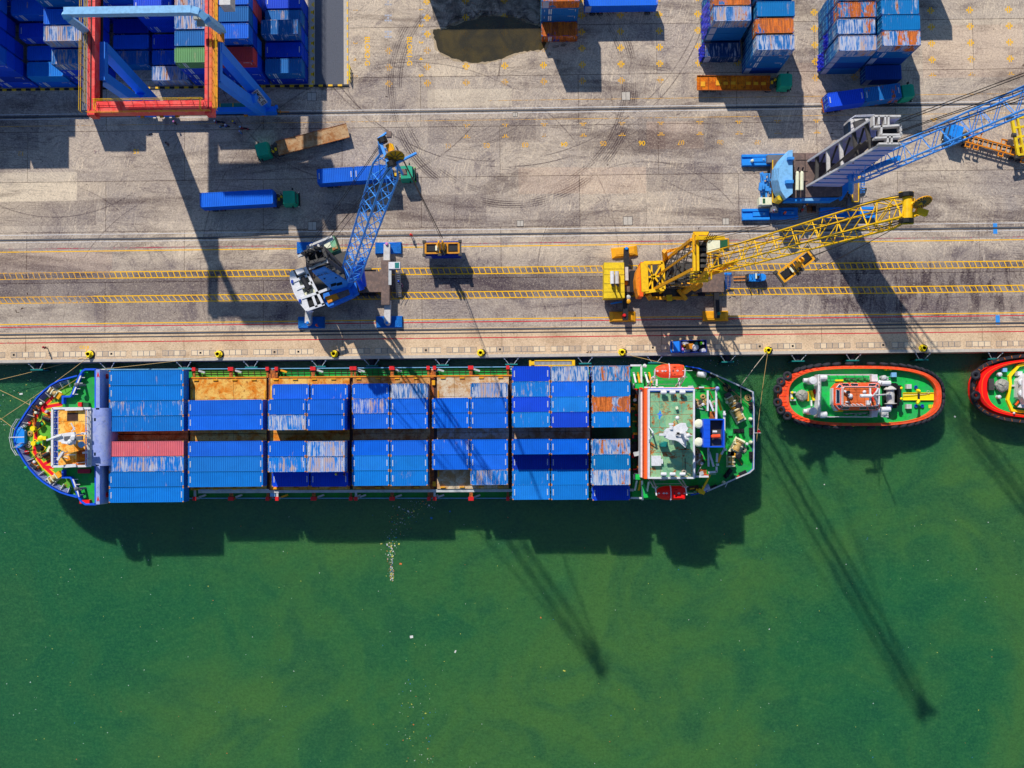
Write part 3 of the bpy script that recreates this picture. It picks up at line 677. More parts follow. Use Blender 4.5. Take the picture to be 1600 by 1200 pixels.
for bay, x0, x1, row, y0, y1, z, col, w, ru, half in SHIPC:
    q = P((x0+x1)/2, (y0+y1)/2, z); Lc = 12.19 if bay < 3 else 6.058
    size = 'long' if bay < 3 else 'short'
    lab = f"{rust_word(w, ru)} {NAME[col]} {size} container, {ORD[bay-1]} bay from bow, {ORD[row-1]} row from quay" + (f", {half}" if half else '')
    container((q.x, q.y, z-CH), Lc, col, w, ru, lab, 'containers stacked on the ship', marks=col not in 'r' and ru < .6, rc=True)
    if z == T2:
        container((q.x, q.y, z-2*CH-.01), Lc, 'n', .2, .1, f"hidden lower navy blue container, {ORD[bay-1]} bay from bow, {ORD[row-1]} row from quay" + (f", {half}" if half else ''), 'containers stacked on the ship', rc=True)

# ---- blue stacks under the red gantry
gx = lambda i: P(482, 130).x-6.6357*(7-i)         # right edge of column i
gy = lambda r: P(482, 131).y+2.742*r              # south edge of row r
TIERS = [(5, 5, 5, 6, 6), (2, 2, 3, 4, 5), (4, 5, 5, 6, 6), (0, 1, 1, 1, 4), (1, 1, 1, 4, 4), (4, 4, 4, 4, 4), (4, 5, 5, 5, 5), (2, 2, 3, 2, 2)]
TOPS = {(1, 0): 'l', (1, 2): 'd', (2, 0): 't', (2, 1): 't', (2, 2): 'v', (3, 1): 't', (4, 0): 't', (5, 0): 'g', (5, 1): 't', (5, 2): 't', (5, 3): 't', (6, 0): 'm', (6, 1): 'v', (6, 2): 't', (7, 0): 't', (7, 1): 'd', (7, 2): 't', (7, 3): 't'}
WEAR = {(1, 0): (.3, .1), (2, 0): (.75, .45), (2, 1): (.95, .2), (2, 2): (.4, .15), (3, 1): (.6, .3), (3, 2): (.3, .1), (4, 0): (.95, .5), (4, 1): (.6, .2), (4, 2): (.3, .35), (5, 0): (.5, .1), (5, 1): (.5, .35), (5, 2): (.9, .45), (5, 3): (.9, .6), (6, 0): (.3, .3), (6, 1): (.5, .1), (6, 2): (.3, .2), (7, 0): (.5, .2), (7, 2): (.7, .25), (7, 3): (.6, .35)}
rr = random.Random(11)
for i in range(-2, 8):
    for r in range(5):
        T = TIERS[i][r] if i >= 0 else 5
        for t in range(T):
            top = t == T-1
            vis = top or r == 0 or (i >= 0 and TIERS[i][r-1] < t+1) or i == 7 or TIERS[i+1][r] < t+1 or r == 4 or i == -2 or (i > 0 and TIERS[i-1][r] < t+1)
            if not vis or (i < 0 and r not in (0, 4) and not top): continue
            col = TOPS.get((i, r), rr.choice('vddnt')) if top else rr.choice('ddnvdn')
            if (i, r) == (6, 0) and t == 2: col = 'd'
            if i == 6 and r == 3 and t in (2, 3): col = 'm'
            w, ru = WEAR.get((i, r), (.35, .12)) if top else (.3, .1)
            lab = f"{rust_word(w, ru)} {NAME[col]} container, {ORD[i] if i >= 0 else ('first', 'second')[-1-i]} gantry column{'' if i >= 0 else ' out west'}, {ORD[r]} row from kerb, " + ('top tier' if top else f'{ORD[t]} tier up')
            container((gx(i)-3.03, gy(r)+1.22, t*(CH+.01)), 6.058, col, w, ru, lab, 'stacked containers under the gantry crane', marks=col == 'd' and top, side='bars' if rr.random() < .75 else '')
# ---- rusty-roofed stacks on the right
def stack(x0, yb, ntier, nrow, cols, name, pitch=2.74, lo=0, skip=()):
    """x0,yb: photo pixel of the top front-left roof corner of the front row"""
    zt = ntier*(CH+.01); q = P(x0, yb, zt)
    for r in range(nrow):
        for t in range(ntier):
            if t < ntier-1 and 0 < r < nrow-1 and name.endswith('east column'): pass
            top = t == ntier-1
            col, w, ru = cols[r % len(cols)] if top else (rr.choice('ttkyt'), .1, .12)
            lab = f"{rust_word(w, ru)} {NAME[col]} container, {name}, {ORD[r]} row back, " + ('top' if top else f'{ORD[t]} tier')
            container((q.x+3.03+(rr.uniform(-.18, .18) if r else 0), q.y+1.22+pitch*r, t*(CH+.01)), 6.058, col, w, ru, lab, 'rusty stacked containers in the open yard', side=rr.choice(('panel', 'panel', 'bars')))
    return q
stack(1311, 79.3, 4, 4, [('t', 1.0, .5), ('t', .9, .62), ('c', .8, .85), ('t', .8, .7)], 'far right stack, west column')
stack(1379.5, 71.5, 4, 4, [('t', 1., .75), ('c', .45, .35), ('c', .6, .5), ('t', .8, .7)], 'far right stack, east column', 2.55)
stack(1115, 33, 4, 3, [('t', .95, .55), ('c', .8, .95), ('c', .8, .8)], 'fourth slot stack, west column', 2.6)
stack(1182.5, 78.2, 4, 4, [('t', .9, .62), ('t', .9, 1.0), ('c', .5, .25), ('l', .6, .3)], 'fourth slot stack, east column')
stack(847, 2.2, 4, 3, [('c', .8, .9), ('c', .9, .7)], 'puddle side stack', 2.6)
def single(x0, yb, col, w, ru, lab, z=CH, side='panel', Lc=6.058, rz=0):
    q = P(x0, yb, z); return container((q.x+Lc/2*cos(rz), q.y+1.22, z-CH), Lc, col, w, ru, lab, 'single containers on the yard floor', rz=rz, side=side)
single(1101, 89, 'k', .7, .5, 'low rusty teal container in front of the left open yard stack')
single(1352.5, 124.5, 'y', .25, .35, 'low dark blue container in front of the far right stack, beside two-box truck', rz=R(.8))
single(846.5, 56.5, 'y', .5, .97, 'low brown roofed container in front of the stack beside the puddle', side='bars')
# stacks just beyond the top of the picture that shade the yard
for k in range(2):
    for t in range(4):
        q = P(649, 0, 0); container((q.x+6.2+12.24*k, P(700, -54).y+1.22, t*(CH+.01)), 12.19, 't', .6, .4, f'worn blue container north of the puddle, {ORD[k]} from west, {ORD[t]} tier', 'containers north of the puddle')
for t in range(4):
    q = P(1391, -37); container((q.x+3.03, q.y+1.22, t*(CH+.01)), 6.058, 't', .6, .4, f'worn blue container behind the far right stack, {ORD[t]} tier', 'rusty stacked containers in the open yard')
# tarpaulins hanging at the open west ends
def tarp(x, y, z0, z1, ln, label, rot=0):
    o = MB(); rz_ = random.Random(int(x)); n = 12; q = P(x, y, z0); vs = []
    for j in range(7):
        for i in range(n+1):
            f = j/6; zz = z1+(z0-z1)*f
            vs.append((q.x-.12-.28*f*rz_.random()-.12*sin(i*2.1+j)-.25*f, q.y+ln*(i/n-.5)*(1+.12*f), max(.03, zz+.12*rz_.random())))
    fs = [(j*(n+1)+i, j*(n+1)+i+1, (j+1)*(n+1)+i+1, (j+1)*(n+1)+i) for j in range(6) for i in range(n)]
    m = len(vs); vs += [(x_+.1, y_, z_) for x_, y_, z_ in vs]; fs += [tuple(k+m for k in f)[::-1] for f in fs]
    o.add(vs, fs); o.build('tarpaulin', 'tarp'); t = C.objects[-1]
    tag(t, label, 'tarpaulin', 'blue tarpaulins on the container ends')
tarp(1101, 40, 2.4, 8.2, 4.6, 'large vivid blue tarpaulin over the end of the left yard stack')
tarp(1097, 86, .1, 2.6, 2.3, 'low blue tarpaulin hanging beside the brown and teal roofed single container')
tarp(1282, 100, .6, 2.9, 2.6, 'blue tarpaulin at the foot of the far right stack')
tarp(1291, 68, 3.6, 6.8, 2.2, 'small blue tarpaulin halfway up the far right stack')

# ------------------------------------------------------------ trucks
def wheel(parent, x, y, r=.52, w=.32):
    o = MB(); o.lathe([(r*.6, -w/2), (r*.96, -w/2), (r, -w*.3), (r, w*.3), (r*.96, w/2), (r*.6, w/2)], (x, y, r), (0, 1, 0), 16)
    a = o.build('wheel', 'rubber', parent); o = MB(); o.lathe([(r*.2, -w*.4), (r*.55, -w*.4), (r*.55, w*.52), (r*.25, w*.4)], (x, y, r), (0, 1 if y > 0 else -1, 0), 12); o.build('rim', 'pale_steel', a)
def truck_base(label, cabm, bed, q, rz, Lb=12.4, gap=1.9, group='container trucks', name='container_truck', bedz=1.35):
    """x axis points forward; bed from 0 back to -Lb, cab in front"""
    t = thing(name, label, 'truck', None, group)
    o = MB(); cx = gap+1.05
    o.prism([(gap, -1.2), (gap+1.75, -1.22), (gap+2.15, -1.05), (gap+2.3, -.6), (gap+2.3, .6), (gap+2.15, 1.05), (gap+1.75, 1.22), (gap, 1.2)], .6, 2.05)
    o.prism([(gap, -1.2), (gap+1.75, -1.22), (gap+2.2, -1.0), (gap+2.2, 1.0), (gap+1.75, 1.22), (gap, 1.2)], 2.05, 3.0, inset=.88)
    for k in range(7): o.box((gap+.35+k*.2, 0, 3.01), (.07, 1.7, .03))
    cab = o.build('cab', cabm, t)
    o = MB(); o.box((gap+2.2, 0, 2.2), (.06, 1.9, .75)); o.build('windscreen', 'glass', cab)
    o = MB(); o.box((gap+2.38, 0, .75), (.22, 2.4, .4)); o.box((gap+1.6, 1.55, 2.1), (.2, .3, .5)); o.box((gap+1.6, -1.55, 2.1), (.2, .3, .5)); o.build('bumper', 'dark', cab)
    o = MB(); o.box(((gap+1.3-Lb)/2, .42, .95), (Lb+gap+.7, .16, .3)); o.box(((gap+1.3-Lb)/2, -.42, .95), (Lb+gap+.7, .16, .3))
    for k in range(8): o.box((gap-.6-k*1.7, 0, .95), (.14, .9, .2))
    o.box((gap-.75, 0, 1.2), (.9, 1.7, .3)); o.tube((gap-.25, .7, 1), (gap-.25, .7, 3.1), .09, 6); o.lathe([(.35, 0), (.35, .5)], (gap-1.0, -.75, 1), n=10)
    o.build('chassis', 'machine', t)
    o = MB(); o.lathe([(.2, 0), (.2, .35)], (gap-.4, .45, 1.5), n=10); o.box((gap-.9, .1, 1.45), (.35, .5, .3)); o.build('air_tank', 'crane_yellow', t)
    if bed == 'flat':
        o = MB(); o.box((-Lb/2, 0, bedz-.1), (Lb, 2.46, .2)); b = o.build('flat_bed', 'bed_rust', t)
        o = MB(); o.box((-Lb/2, 1.22, bedz+.01), (Lb, .06, .12)); o.box((-Lb/2, -1.22, bedz+.01), (Lb, .06, .12)); o.build('edge_rail', 'rust', b)
    elif bed == 'orange':
        o = MB(); o.box((-Lb/2, 0, bedz-.1), (Lb, 2.5, .16)); b = o.build('flat_bed', 'bed_orange', t)
        o = MB(); rq = random.Random(5)
        for k in range(9):
            if k in (3, 7): continue
            o.box((-1.2-k*1.28, -.1+rq.uniform(-.1, .1), bedz+.02), (.75, .85 if k > 5 else .5, .1))
        o.build('yellow_patch', 'pad_yellow', b)
        o = MB()
        for sy in (-1, 1): o.box((-Lb/2, sy*1.24, bedz+.05), (Lb, .07, .25))
        for k in range(10): o.box((-.5-k*1.26, 0, bedz), (.05, 2.4, .06))
        o.build('edge_rail', 'rust', b)
    elif bed == 'skel':
        o = MB()
        for sy in (-1, 1): o.box((-Lb/2, sy*.62, bedz), (Lb, .18, .3))
        for k in range(14): o.box((-.4-k*Lb/14, 0, bedz), (.12, 1.3, .16))
        for xk in (-.5, -1.9, -6.2, -10.2):
            for sy in (-1, 1):
                o.box((xk-.38, sy*1.05, bedz), (.12, .75, .16)); o.box((xk+.38, sy*1.05, bedz), (.12, .75, .16)); o.box((xk, sy*1.42, bedz+.1), (.95, .14, .4))
        o.build('skeleton_frame', 'orange_steel', t)
    elif bed == 'chassis':
        o = MB()
        for sy in (-1, 1): o.box((-Lb/2, sy*.6, bedz-.1), (Lb, .16, .26))
        for k in range(5): o.box((-.3-k*(Lb-.6)/4, 0, bedz-.06), (.3, 2.4, .2))
        o.build('skeleton_frame', 'rust', t)
    for x in (gap+1.2, -.3, -Lb+2.9, -Lb+1.6):
        for sy in (-1, 1): wheel(t, x, sy*1.0)
    o = MB(); o.lathe([(.09, -.07), (.12, 0), (.09, .07)], (gap+2.35, 1.2, .95), (1, 0, 0), 8); o.lathe([(.09, -.07), (.12, 0), (.09, .07)], (gap+2.35, -1.2, .95), (1, 0, 0), 8); o.build('headlight', 'lime' if 'under the blue jib' in label or 'leaving' in label else 'cream', cab)
    place(t, q, rz); return t
def bedpoint(x, y, z): return P(x, y, z)
# 1: green cab, empty rusty flatbed, heading west
a = (P(430, 220, 1.35)+P(436, 244, 1.35))/2; b = (P(540, 192, 1.35)+P(547, 215, 1.35))/2
d = a-b; truck_base('green cab flatbed truck with an empty rusty wooden bed, tilted across the yard', 'cab_green', 'flat', V((a.x, a.y, 0)), math.atan2(d.y, d.x), Lb=d.length, gap=1.15)
# 2: 40 ft blue container
def loaded(x0, y0, x1, y1, label, boxes, cab='cab_green', gap=1.0):
    """centre line of the roof from rear to front, at container top height"""
    zt = 1.45+CH; a = P(x0, y0, zt); b = P(x1, y1, zt); d = (b-a); rz = math.atan2(d.y, d.x)
    truck_base(label, cab, 'chassis', V((b.x, b.y, 0)), rz, Lb=d.length, gap=gap)
    u = d.normalized(); s_ = 0
    for Lc, col, w, ru, lab in boxes:
        f = -.02+s_+Lc/2; c = b-u*f; container((c.x, c.y, 1.45), Lc, col, w, ru, lab, 'containers riding on trucks', rz=rz+pi*0, marks=len(boxes) > 1, side='')
        s_ += Lc+.12
loaded(311, 312.8, 426, 306.8, 'green cab truck hauling the long blue container below the rusty flatbed', [(12.19, 'v', .1, 0, 'long bright blue container riding on the truck below the rusty flatbed')], gap=1.3)
loaded(494, 275.5, 609.5, 267.8, 'green cab truck leaving under the blue jib with two short blue containers', [(6.058, 'v', .15, .05, 'front blue container of the truck under the blue jib'), (6.058, 'v', .15, .02, 'rear blue container of the truck under the blue jib')], gap=1.5)
loaded(1291, 157, 1407.5, 140.5, 'green cab truck with two blue containers in front of the far right stack', [(6.058, 't', .3, .6, 'rust roofed front container on the truck before the far right stack'), (6.058, 'd', .1, 0, 'plain deep blue rear container on the truck before the far right stack')], gap=.6)
# 4: orange bed
a = P(1204, 130, 1.35); b = P(1089, 129.5, 1.35)
truck_base('green cab truck with a long orange rusted bed in front of the yard stack', 'cab_green', 'orange', V((a.x, a.y, 0)), math.atan2((a-b).y, (a-b).x), Lb=(a-b).length, gap=1.1)
# 6: blue cab, skeletal chassis heading west, right edge
a = P(1510, 216, 1.35); b = P(1600, 241, 1.35); d = a-b
truck_base('blue cab truck with an empty orange skeletal trailer below the pale blue jib', 'pad_blue', 'skel', V((a.x, a.y, 0)), math.atan2(d.y, d.x), Lb=d.length+1.4, gap=1.3)
# 40 ft box on a trailer at the top edge
a = P(914, -2, 4.1); b = P(1027.5, -3, 4.1)
t = thing('container_trailer', 'low trailer carrying the long blue container at the top edge', 'trailer', None)
o = MB(); o.box((0, .45, 1.25), (12, .16, .3)); o.box((0, -.45, 1.25), (12, .16, .3))
for k in range(6): o.box((-5.5+k*2.2, 0, 1.3), (.3, 2.4, .2))
o.build('trailer_frame', 'rust', t)
for x in (-4.6, -3.3, 4.8):
    for sy in (-1, 1): wheel(t, x, sy*1.0)
place(t, ((a.x+b.x)/2, (a.y+b.y)/2, 0))
container(((a.x+b.x)/2, (a.y+b.y)/2, 1.51), 12.19, 'v', .35, .1, 'long blue container on a trailer at the top edge, right of the puddle', 'containers riding on trucks', side='panel')

# small loaded truck on the apron (front towards -x)
def minitruck():
    q = (P(1046, 542, 1)+P(1105, 541, 1))/2; t = thing('small_truck', 'small blue truck with an open bed full of boxes and sacks on the quay apron', 'truck', None)
    o = MB(); o.prism([(-3.0, -.72), (-2.85, -.95), (-1.55, -1.0), (-1.55, 1.0), (-2.85, .95), (-3.0, .72)], .5, 1.2); o.prism([(-2.75, -.9), (-1.55, -.95), (-1.55, .95), (-2.75, .9)], 1.2, 1.95, inset=.9); cab = o.build('cab', 'gantry_blue', t)
    o = MB(); o.box((-2.62, 0, 1.62), (.5, 1.5, .5)); o.build('windscreen', 'glass', cab)
    o = MB(); o.box((-2.6, -.35, 1.885), (.22, .2, .04), m=1); o.box((-2.6, .35, 1.885), (.22, .2, .04), m=1); o.box((-2.6, 0, 1.88), (.34, 1.5, .03)); o.build('roof_sticker', ['white', 'red'], cab)
    o = MB(); o.box((.75, 0, .75), (4.4, 1.95, .15)); o.build('cargo_bed', 'dark', t)
    for n_, c_, d_ in (('side_board', (.75, 1.0, 1.2), (4.4, .08, .8)), ('side_board', (.75, -1.0, 1.2), (4.4, .08, .8)), ('tail_board', (2.93, 0, 1.2), (.08, 1.95, .8)), ('head_board', (-1.42, 0, 1.35), (.1, 1.95, 1.1))):
        o = MB(); o.box(c_, d_); o.build(n_, 'deep_blue', t)
    for x in (-2.2, 1.8):
        for sy in (-1, 1): wheel(t, x, sy*.85, .36, .22)
    place(t, (q.x, q.y, 0), R(.5)); return q
q = minitruck()
def lump(c, r, seed, sz=.6, sx=1.):
    o = MB(); rq = random.Random(seed); prof = [(r*sin(pi*j/7+.001), -r*cos(pi*j/7)*sz) for j in range(8)]; o.lathe(prof, c, n=12, sc=(sx, 1))
    o.v = [(x+rq.uniform(-.09, .09)*r, y+rq.uniform(-.09, .09)*r, z+rq.uniform(-.1, .1)*r) for x, y, z in o.v]; return o
for nm, mt, dx, dy, dz, r, lab, cat, sx in (('sack', 'sack', -.55, .55, 1.1, .48, 'white sack by the bed wall of the small truck, behind the orange box', 'sack', 1.5), ('sack', 'sack', -.3, -.62, 1.05, .4, 'flat white sack at the front of the small truck bed', 'sack', 1.6),
    ('sack', 'sack', 1.05, -.2, 1.35, .62, 'big round white sack in the middle of the small truck bed', 'sack', 1.), ('sack', 'sack', 2.4, -.7, 1.1, .38, 'white sack in the rear corner of the small truck bed', 'sack', 1.6), ('sack', 'sack', 2.5, .55, 1.1, .3, 'small white sack near the tail of the small truck', 'sack', .8),
    ('bundle', 'lime', 2.1, .5, 1.3, .28, 'lime green bundle at the back of the small truck', 'bundle', .8), ('bundle', 'pink', -.95, -.45, 1.25, .28, 'pink bundle just behind the small truck cab', 'bundle', .9), ('bundle', 'red', -1.15, .1, 1.2, .26, 'red bundle against the small truck head board', 'bundle', .8),
    ('bundle', 'teal', 1.25, .42, 1.5, .3, 'teal bundle with a yellow cap beside the round sack', 'bundle', 1.), ('bundle', 'crane_yellow', -.75, .2, 1.2, .28, 'yellow bundle in front of the orange box', 'bundle', .8), ('bundle', 'cloth_blue', -.95, -.9, 1.0, .3, 'blue and white bundle hanging off the small truck side', 'bundle', 1.)):
    o = lump((q.x+dx, q.y+dy, dz), r, int(dx*10+50), .6, sx); tag(o.build(nm, mt), lab, cat, 'goods in the small truck')
o = MB(); o.box((q.x+.15, q.y-.02, 1.28), (1.2, .95, .55), R(3)); o.box((q.x+.15, q.y+.1, 1.56), (1.15, .04, .02), R(3), m=1); tag(o.build('cardboard_box', ['cardboard', 'rust']), 'orange cardboard box in the middle of the small truck load', 'box', 'goods in the small truck')

# forklift, forks to the west
def forklift():
    q = P(1180, 433, 1.5); t = thing('forklift', 'blue forklift with rusty forks behind the yellow crane', 'forklift', None)
    o = MB(); o.prism([(-1.0, -.6), (1.3, -.65), (1.75, -.5), (1.95, -.2), (1.95, .2), (1.75, .5), (1.3, .65), (-1.0, .6)], .3, 1.05); o.prism([(.9, -.66), (1.5, -.62), (1.9, -.3), (1.9, .3), (1.5, .62), (.9, .66)], 1.05, 1.35, inset=.9); o.build('body', 'pad_blue', t)
    o = MB(); o.box((.35, 0, 1.3), (.5, .5, .15)); o.box((.62, 0, 1.6), (.12, .5, .5)); o.build('seat', 'black', t)
    o = MB()
    for x in (-.7, 1.0):
        for y in (-.5, .5): o.tube((x, y, 1), (x*.8, y*.92, 2.1), .04, 5)
    for k in range(6): o.box((-.55+k*.25, 0, 2.12), (.06, 1.0, .05))
    o.box((.0, .1, 2.16), (.25, .9, .03), m=1); o.build('overhead_guard', ['dark', 'cream'], t)
    o = MB()
    for y in (-.35, .35): o.box((-1.25, y, 1.2), (.14, .12, 2.2))
    o.box((-1.25, 0, 2.2), (.12, .9, .12)); o.box((-1.38, 0, .6), (.08, 1.1, .5)); o.build('mast', 'machine', t)
    for y in (-.28, .28): o = MB(); o.box((-2.35, y, .25), (2.0, .14, .07)); o.build('fork', 'orange_steel', t)
    for x, y in ((-.85, .6), (-.85, -.6), (1.2, .55), (1.2, -.55)): wheel(t, x, y, .36, .26)
    place(t, (q.x, q.y, 0), R(1))
forklift()

# reach stacker at the right edge (only its nose is in the picture)
def stacker():
    q = P(1592, 215, 2.4); t = thing('reach_stacker', 'yellow container lift truck entering at the right edge behind the orange trailer', 'lift truck', q)
    ux = V((cos(R(8)), sin(R(8)), 0)); uy = V((-ux.y, ux.x, 0)); g = lambda a, b, z: V((q.x, q.y, 0))+ux*a+uy*b+V((0, 0, z))
    o = MB(); o.beam(g(-.9, -3.0, 2.9), g(-.9, 3.3, 2.9), .45, .5); o.beam(g(.0, -3.0, 2.9), g(.0, 3.3, 2.9), .3, .5)
    for b in (-3, -1.6, 0, 1.6, 3.2): o.beam(g(-1, b, 2.9), g(1.2, b, 2.9), .35, .45)
    o.build('spreader_frame', 'deck_yellow', t)
    o = MB(); o.box(g(-1.15, 3.3, 2.9), (1.1, .45, .5), R(8)); o.box(g(-.9, -3.2, 2.7), (1.1, .45, .5), R(8)); o.lathe([(.4, -.3), (.4, .3)], g(-1.1, .4, 3), (1, 0, 0), 10); o.build('end_lock', 'machine', t)
    o = MB(); o.beam(g(.8, 0, 3.4), g(9, 0, 4.4), 1.0, .9); o.build('boom', 'deck_yellow', t)
    o = MB(); o.beam(g(3, 0, 1.5), g(10.5, 0, 1.5), 3.2, 1.2); o.beam(g(8.5, 0, 2.4), g(10.5, 0, 2.4), 3., 1.2); o.build('body', 'deck_yellow', t)
    for a, b in ((3.2, 1.8), (3.2, -1.8), (9.5, 1.6), (9.5, -1.6)): o = MB(); o.lathe([(.5, -.4), (.9, -.38), (.9, .38), (.5, .4)], g(a, b, .9), uy, 14); o.build('wheel', 'rubber', t)
stacker()
# ------------------------------------------------------------ red and blue gantry crane over the yard
def gantry():
    ZG = 25.0; base = P(290, 175, 0)
    t = thing('gantry_crane', 'red and blue gantry crane standing over the blue container stacks', 'crane', base)
    xl = P(142.5, 80, ZG).x; xr = P(325.5, 80, ZG).x; ys = P(235, 170, ZG).y; yn = ys+62
    def girder(x, side):
        o = MB(); o.box((x, (ys+yn)/2-.4, ZG-.95), (1.05, yn-ys+.8, 1.9))
        for k in range(24): o.box((x+side*0, ys+1+k*2.5, ZG+.01), (1.0, .05, .04))
        g = o.build('girder', 'gantry_red', t)
        o = MB(); o.box((x+.62, (ys+yn)/2, ZG-1.9), (.5, yn-ys-2, .12)); o.box((x, (ys+yn)/2, ZG+.04), (.1, yn-ys, .14)); o.build('trolley_rail', 'dark', g); return g
    g1 = girder(xl, -1); g2 = girder(xr, 1)
    for x, g, s in ((xl-.9, g1, -1), (xr+.95, g2, 1)):
        o = MB(); o.box((x, (ys+yn)/2, ZG-.15), (.75, yn-ys, .08)); o.build('walkway', 'orange_steel' if s > 0 else 'steel', g)
        o = MB(); o.rail([(x+s*.4, ys-.4), (x+s*.4, yn)], ZG-.1, 1.1, 1.7, .045); o.rail([(x-s*.38, ys+.8), (x-s*.38, yn)], ZG-.1, 1.1, 1.7, .03); o.build('handrail', 'crane_yellow', g)
    o = MB(); o.box(((xl+xr)/2, ys, ZG-.9), (xr-xl-1.05, .85, 1.8)); e = o.build('end_beam', 'gantry_red', t)
    o = MB(); o.box(((xl+xr)/2, ys+.85, ZG-.25), (xr-xl-1, .8, .08)); o.build('end_walkway', 'gantry_red', e)
    o = MB(); o.rail([(xl+.6, ys+1.25), (xr-.6, ys+1.25)], ZG-.2, 1.1, 1.7, .045); o.rail([(xl-.4, ys-.5), (xr+.4, ys-.5)], ZG-.2, .9, 1.7, .03)
    for x in (xl+.9, xr-.9): o.rail([(x, ys-.3), (x, ys+1.2)], ZG, 1.1, 1.5, .05)
    o.build('handrail', 'crane_yellow', e)
    # upper bow frame
    zb = 35.; o = MB(); a = P(102, 18, zb); b = P(314, 17.5, zb); yb = (a.y+b.y)/2; pts = [V((a.x, yb, zb)), V((b.x-1.2, yb, zb))]
    o.beam(pts[0], pts[1], 1.0, 1.1)
    c = [V((b.x-1.2, yb, zb)), V((b.x-.2, yb-.25, zb-.1)), V((b.x+.55, yb-.9, zb-.6)), V((xr+1.9, P(338, 46, ZG).y, ZG-.4))]
    for p, q in zip(c, c[1:]): o.beam(p, q, .95, 1.0)
    d = [V((a.x, yb, zb)), V((a.x+.1, yb-.5, zb-.5)), V((xl-1.0, P(135, 46, ZG).y, ZG-.2))]
    for p, q in zip(d, d[1:]): o.beam(p, q, .9, 1.0)
    o.build('bow_frame', 'light_blue', t)
    # legs: a wide head that narrows to one foot
    yr = LA; foot = []
    for hx, fx, m in ((159.5, 243, 'left'), (339, 415, 'right')):
        h0 = P(hx, 74, ZG-2.2); h1 = P(hx, 121, ZG-2.2); f = P(fx, 172, 2.2); f.y = yr+.0; foot.append(f)
        o = MB(); up = (0, 1, 0)
        o.beam(h0, f+V((.2, .9, 0)), 1.5, 1.5, 0, (1, 0, 0)); o.beam(h1, f+V((-.5, -.3, 0)), 1.5, 1.3, 0, (1, 0, 0))
        o.beam(V((h0.x, h0.y+.6, h0.z)), V((h1.x, h1.y-.6, h1.z)), 1.3, 1.2)
        mid0 = h0.lerp(f, .72); mid1 = h1.lerp(f, .66); o.beam(mid0, mid1, 1.2, 1.6, 0, (1, 0, 0))
        leg = o.build('leg', 'gantry_blue', t)
        if m == 'right':
            # white number board on the face of the leg
            u = (f-h0).normalized(); s_ = V((0, 0, 1)).cross(u).normalized(); nrm = u.cross(s_); nrm = nrm if nrm.z > 0 else -nrm
            cen = h0.lerp(f, .76)+V((.2, .9, 0))*.7+nrm*1.2; o = MB(); w = .62; ln = 2.4
            s2 = nrm.cross(u)
            vs = [cen-u*ln-s2*w, cen+u*ln-s2*w, cen+u*ln+s2*w, cen-u*ln+s2*w]; o.add(vs, [(0, 1, 2, 3)]); o.add(vs, [(3, 2, 1, 0)])
            tm = text_mb('RMGC 02', 1.1, (0, 0), 0, 0); q3 = Matrix((u, s2, nrm)).transposed()
            o.add([cen+nrm*.03+q3@V(v) for v in tm.v], tm.f, 1); o.build('number_board', ['white', 'dark'], leg)
    o = MB(); fx0, fx1 = foot[0].x-4.2, foot[1].x+1.3
    o.box(((fx0+fx1)/2, yr, 1.9), (fx1-fx0, .85, 1.1)); o.box(((fx0+fx1)/2, yr+.75, 2.3), (fx1-fx0-3, .75, .1), m=1)
    for k in range(9): o.box((fx0+2+k*2.2, yr+.75, 2.38), (.12, .8, .06), m=2)
    sill = o.build('sill_beam', ['gantry_blue', 'teal', 'crane_yellow'], t)
    for cx in (foot[0].x-2.4, foot[0].x+1.6, foot[1].x-2.6, foot[1].x+.4):
        o = MB(); o.box((cx, yr, 1.15), (2.6, .9, .5)); o.box((cx, yr-.3, .75), (2.1, .35, .5)); bg_ = o.build('bogie', 'gantry_blue', sill)
    for cx in (foot[0].x-3, foot[0].x-1.8, foot[0].x+1, foot[0].x+2.2, foot[1].x-3.2, foot[1].x-2, foot[1].x-.2, foot[1].x+1):
        o = MB(); o.lathe([(.2, -.16), (.38, -.14), (.38, .14), (.2, .16)], (cx, yr, .4), (0, 1, 0), 12); o.build('rail_wheel', 'machine', t)
    o = MB()
    for cx in (foot[0].x-3, foot[0].x+.3, foot[0].x+3, foot[1].x-4, foot[1].x-1): o.lathe([(.22, 0), (.22, .6)], (cx, yr-.55, .9), (1, 0, .2), 8)
    o.box((fx1+1.3, yr, .9), (2.2, .14, .18)); o.lathe([(.05, 0), (.3, .3)], (fx1+.6, yr, .9), (1, 0, 0), 6); o.build('drive_motor', 'orange_steel', t)
    o = MB(); o.box((fx1-.2, yr+.1, 1.6), (1.2, .9, 1.2)); o.box((fx1+.5, yr+.5, 2), (.4, .5, .6)); o.build('cable_reel_housing', 'gantry_blue', t)
    # trolley with machinery house, just beyond the top of the picture
    yt = P(235, -25, ZG+2).y; o = MB(); o.box(((xl+xr)/2, yt+4.5, ZG+.6), (xr-xl+1.6, 9, .6)); o.box(((xl+xr)/2-.5, yt+5, ZG+2.4), (10.5, 6.5, 3)); o.build('trolley', 'gantry_blue', t)
    o = MB(); o.box((xr+2.6, P(345, 6, 26).y+5, ZG-.5), (1.6, 10, 2.4)); o.build('electric_house', 'white_dirty', t)
    # lamp bracket and ladder on the bow
    q = P(309, 27, 27.5); o = MB(); o.box(q, (1.1, .7, .5)); o.box(q+V((.6, -.6, -.6)), (1.9, 1.0, .12)); o.tube(q, q+V((0, .6, 2.2)), .07, 5); o.build('service_platform', 'canvas', t)
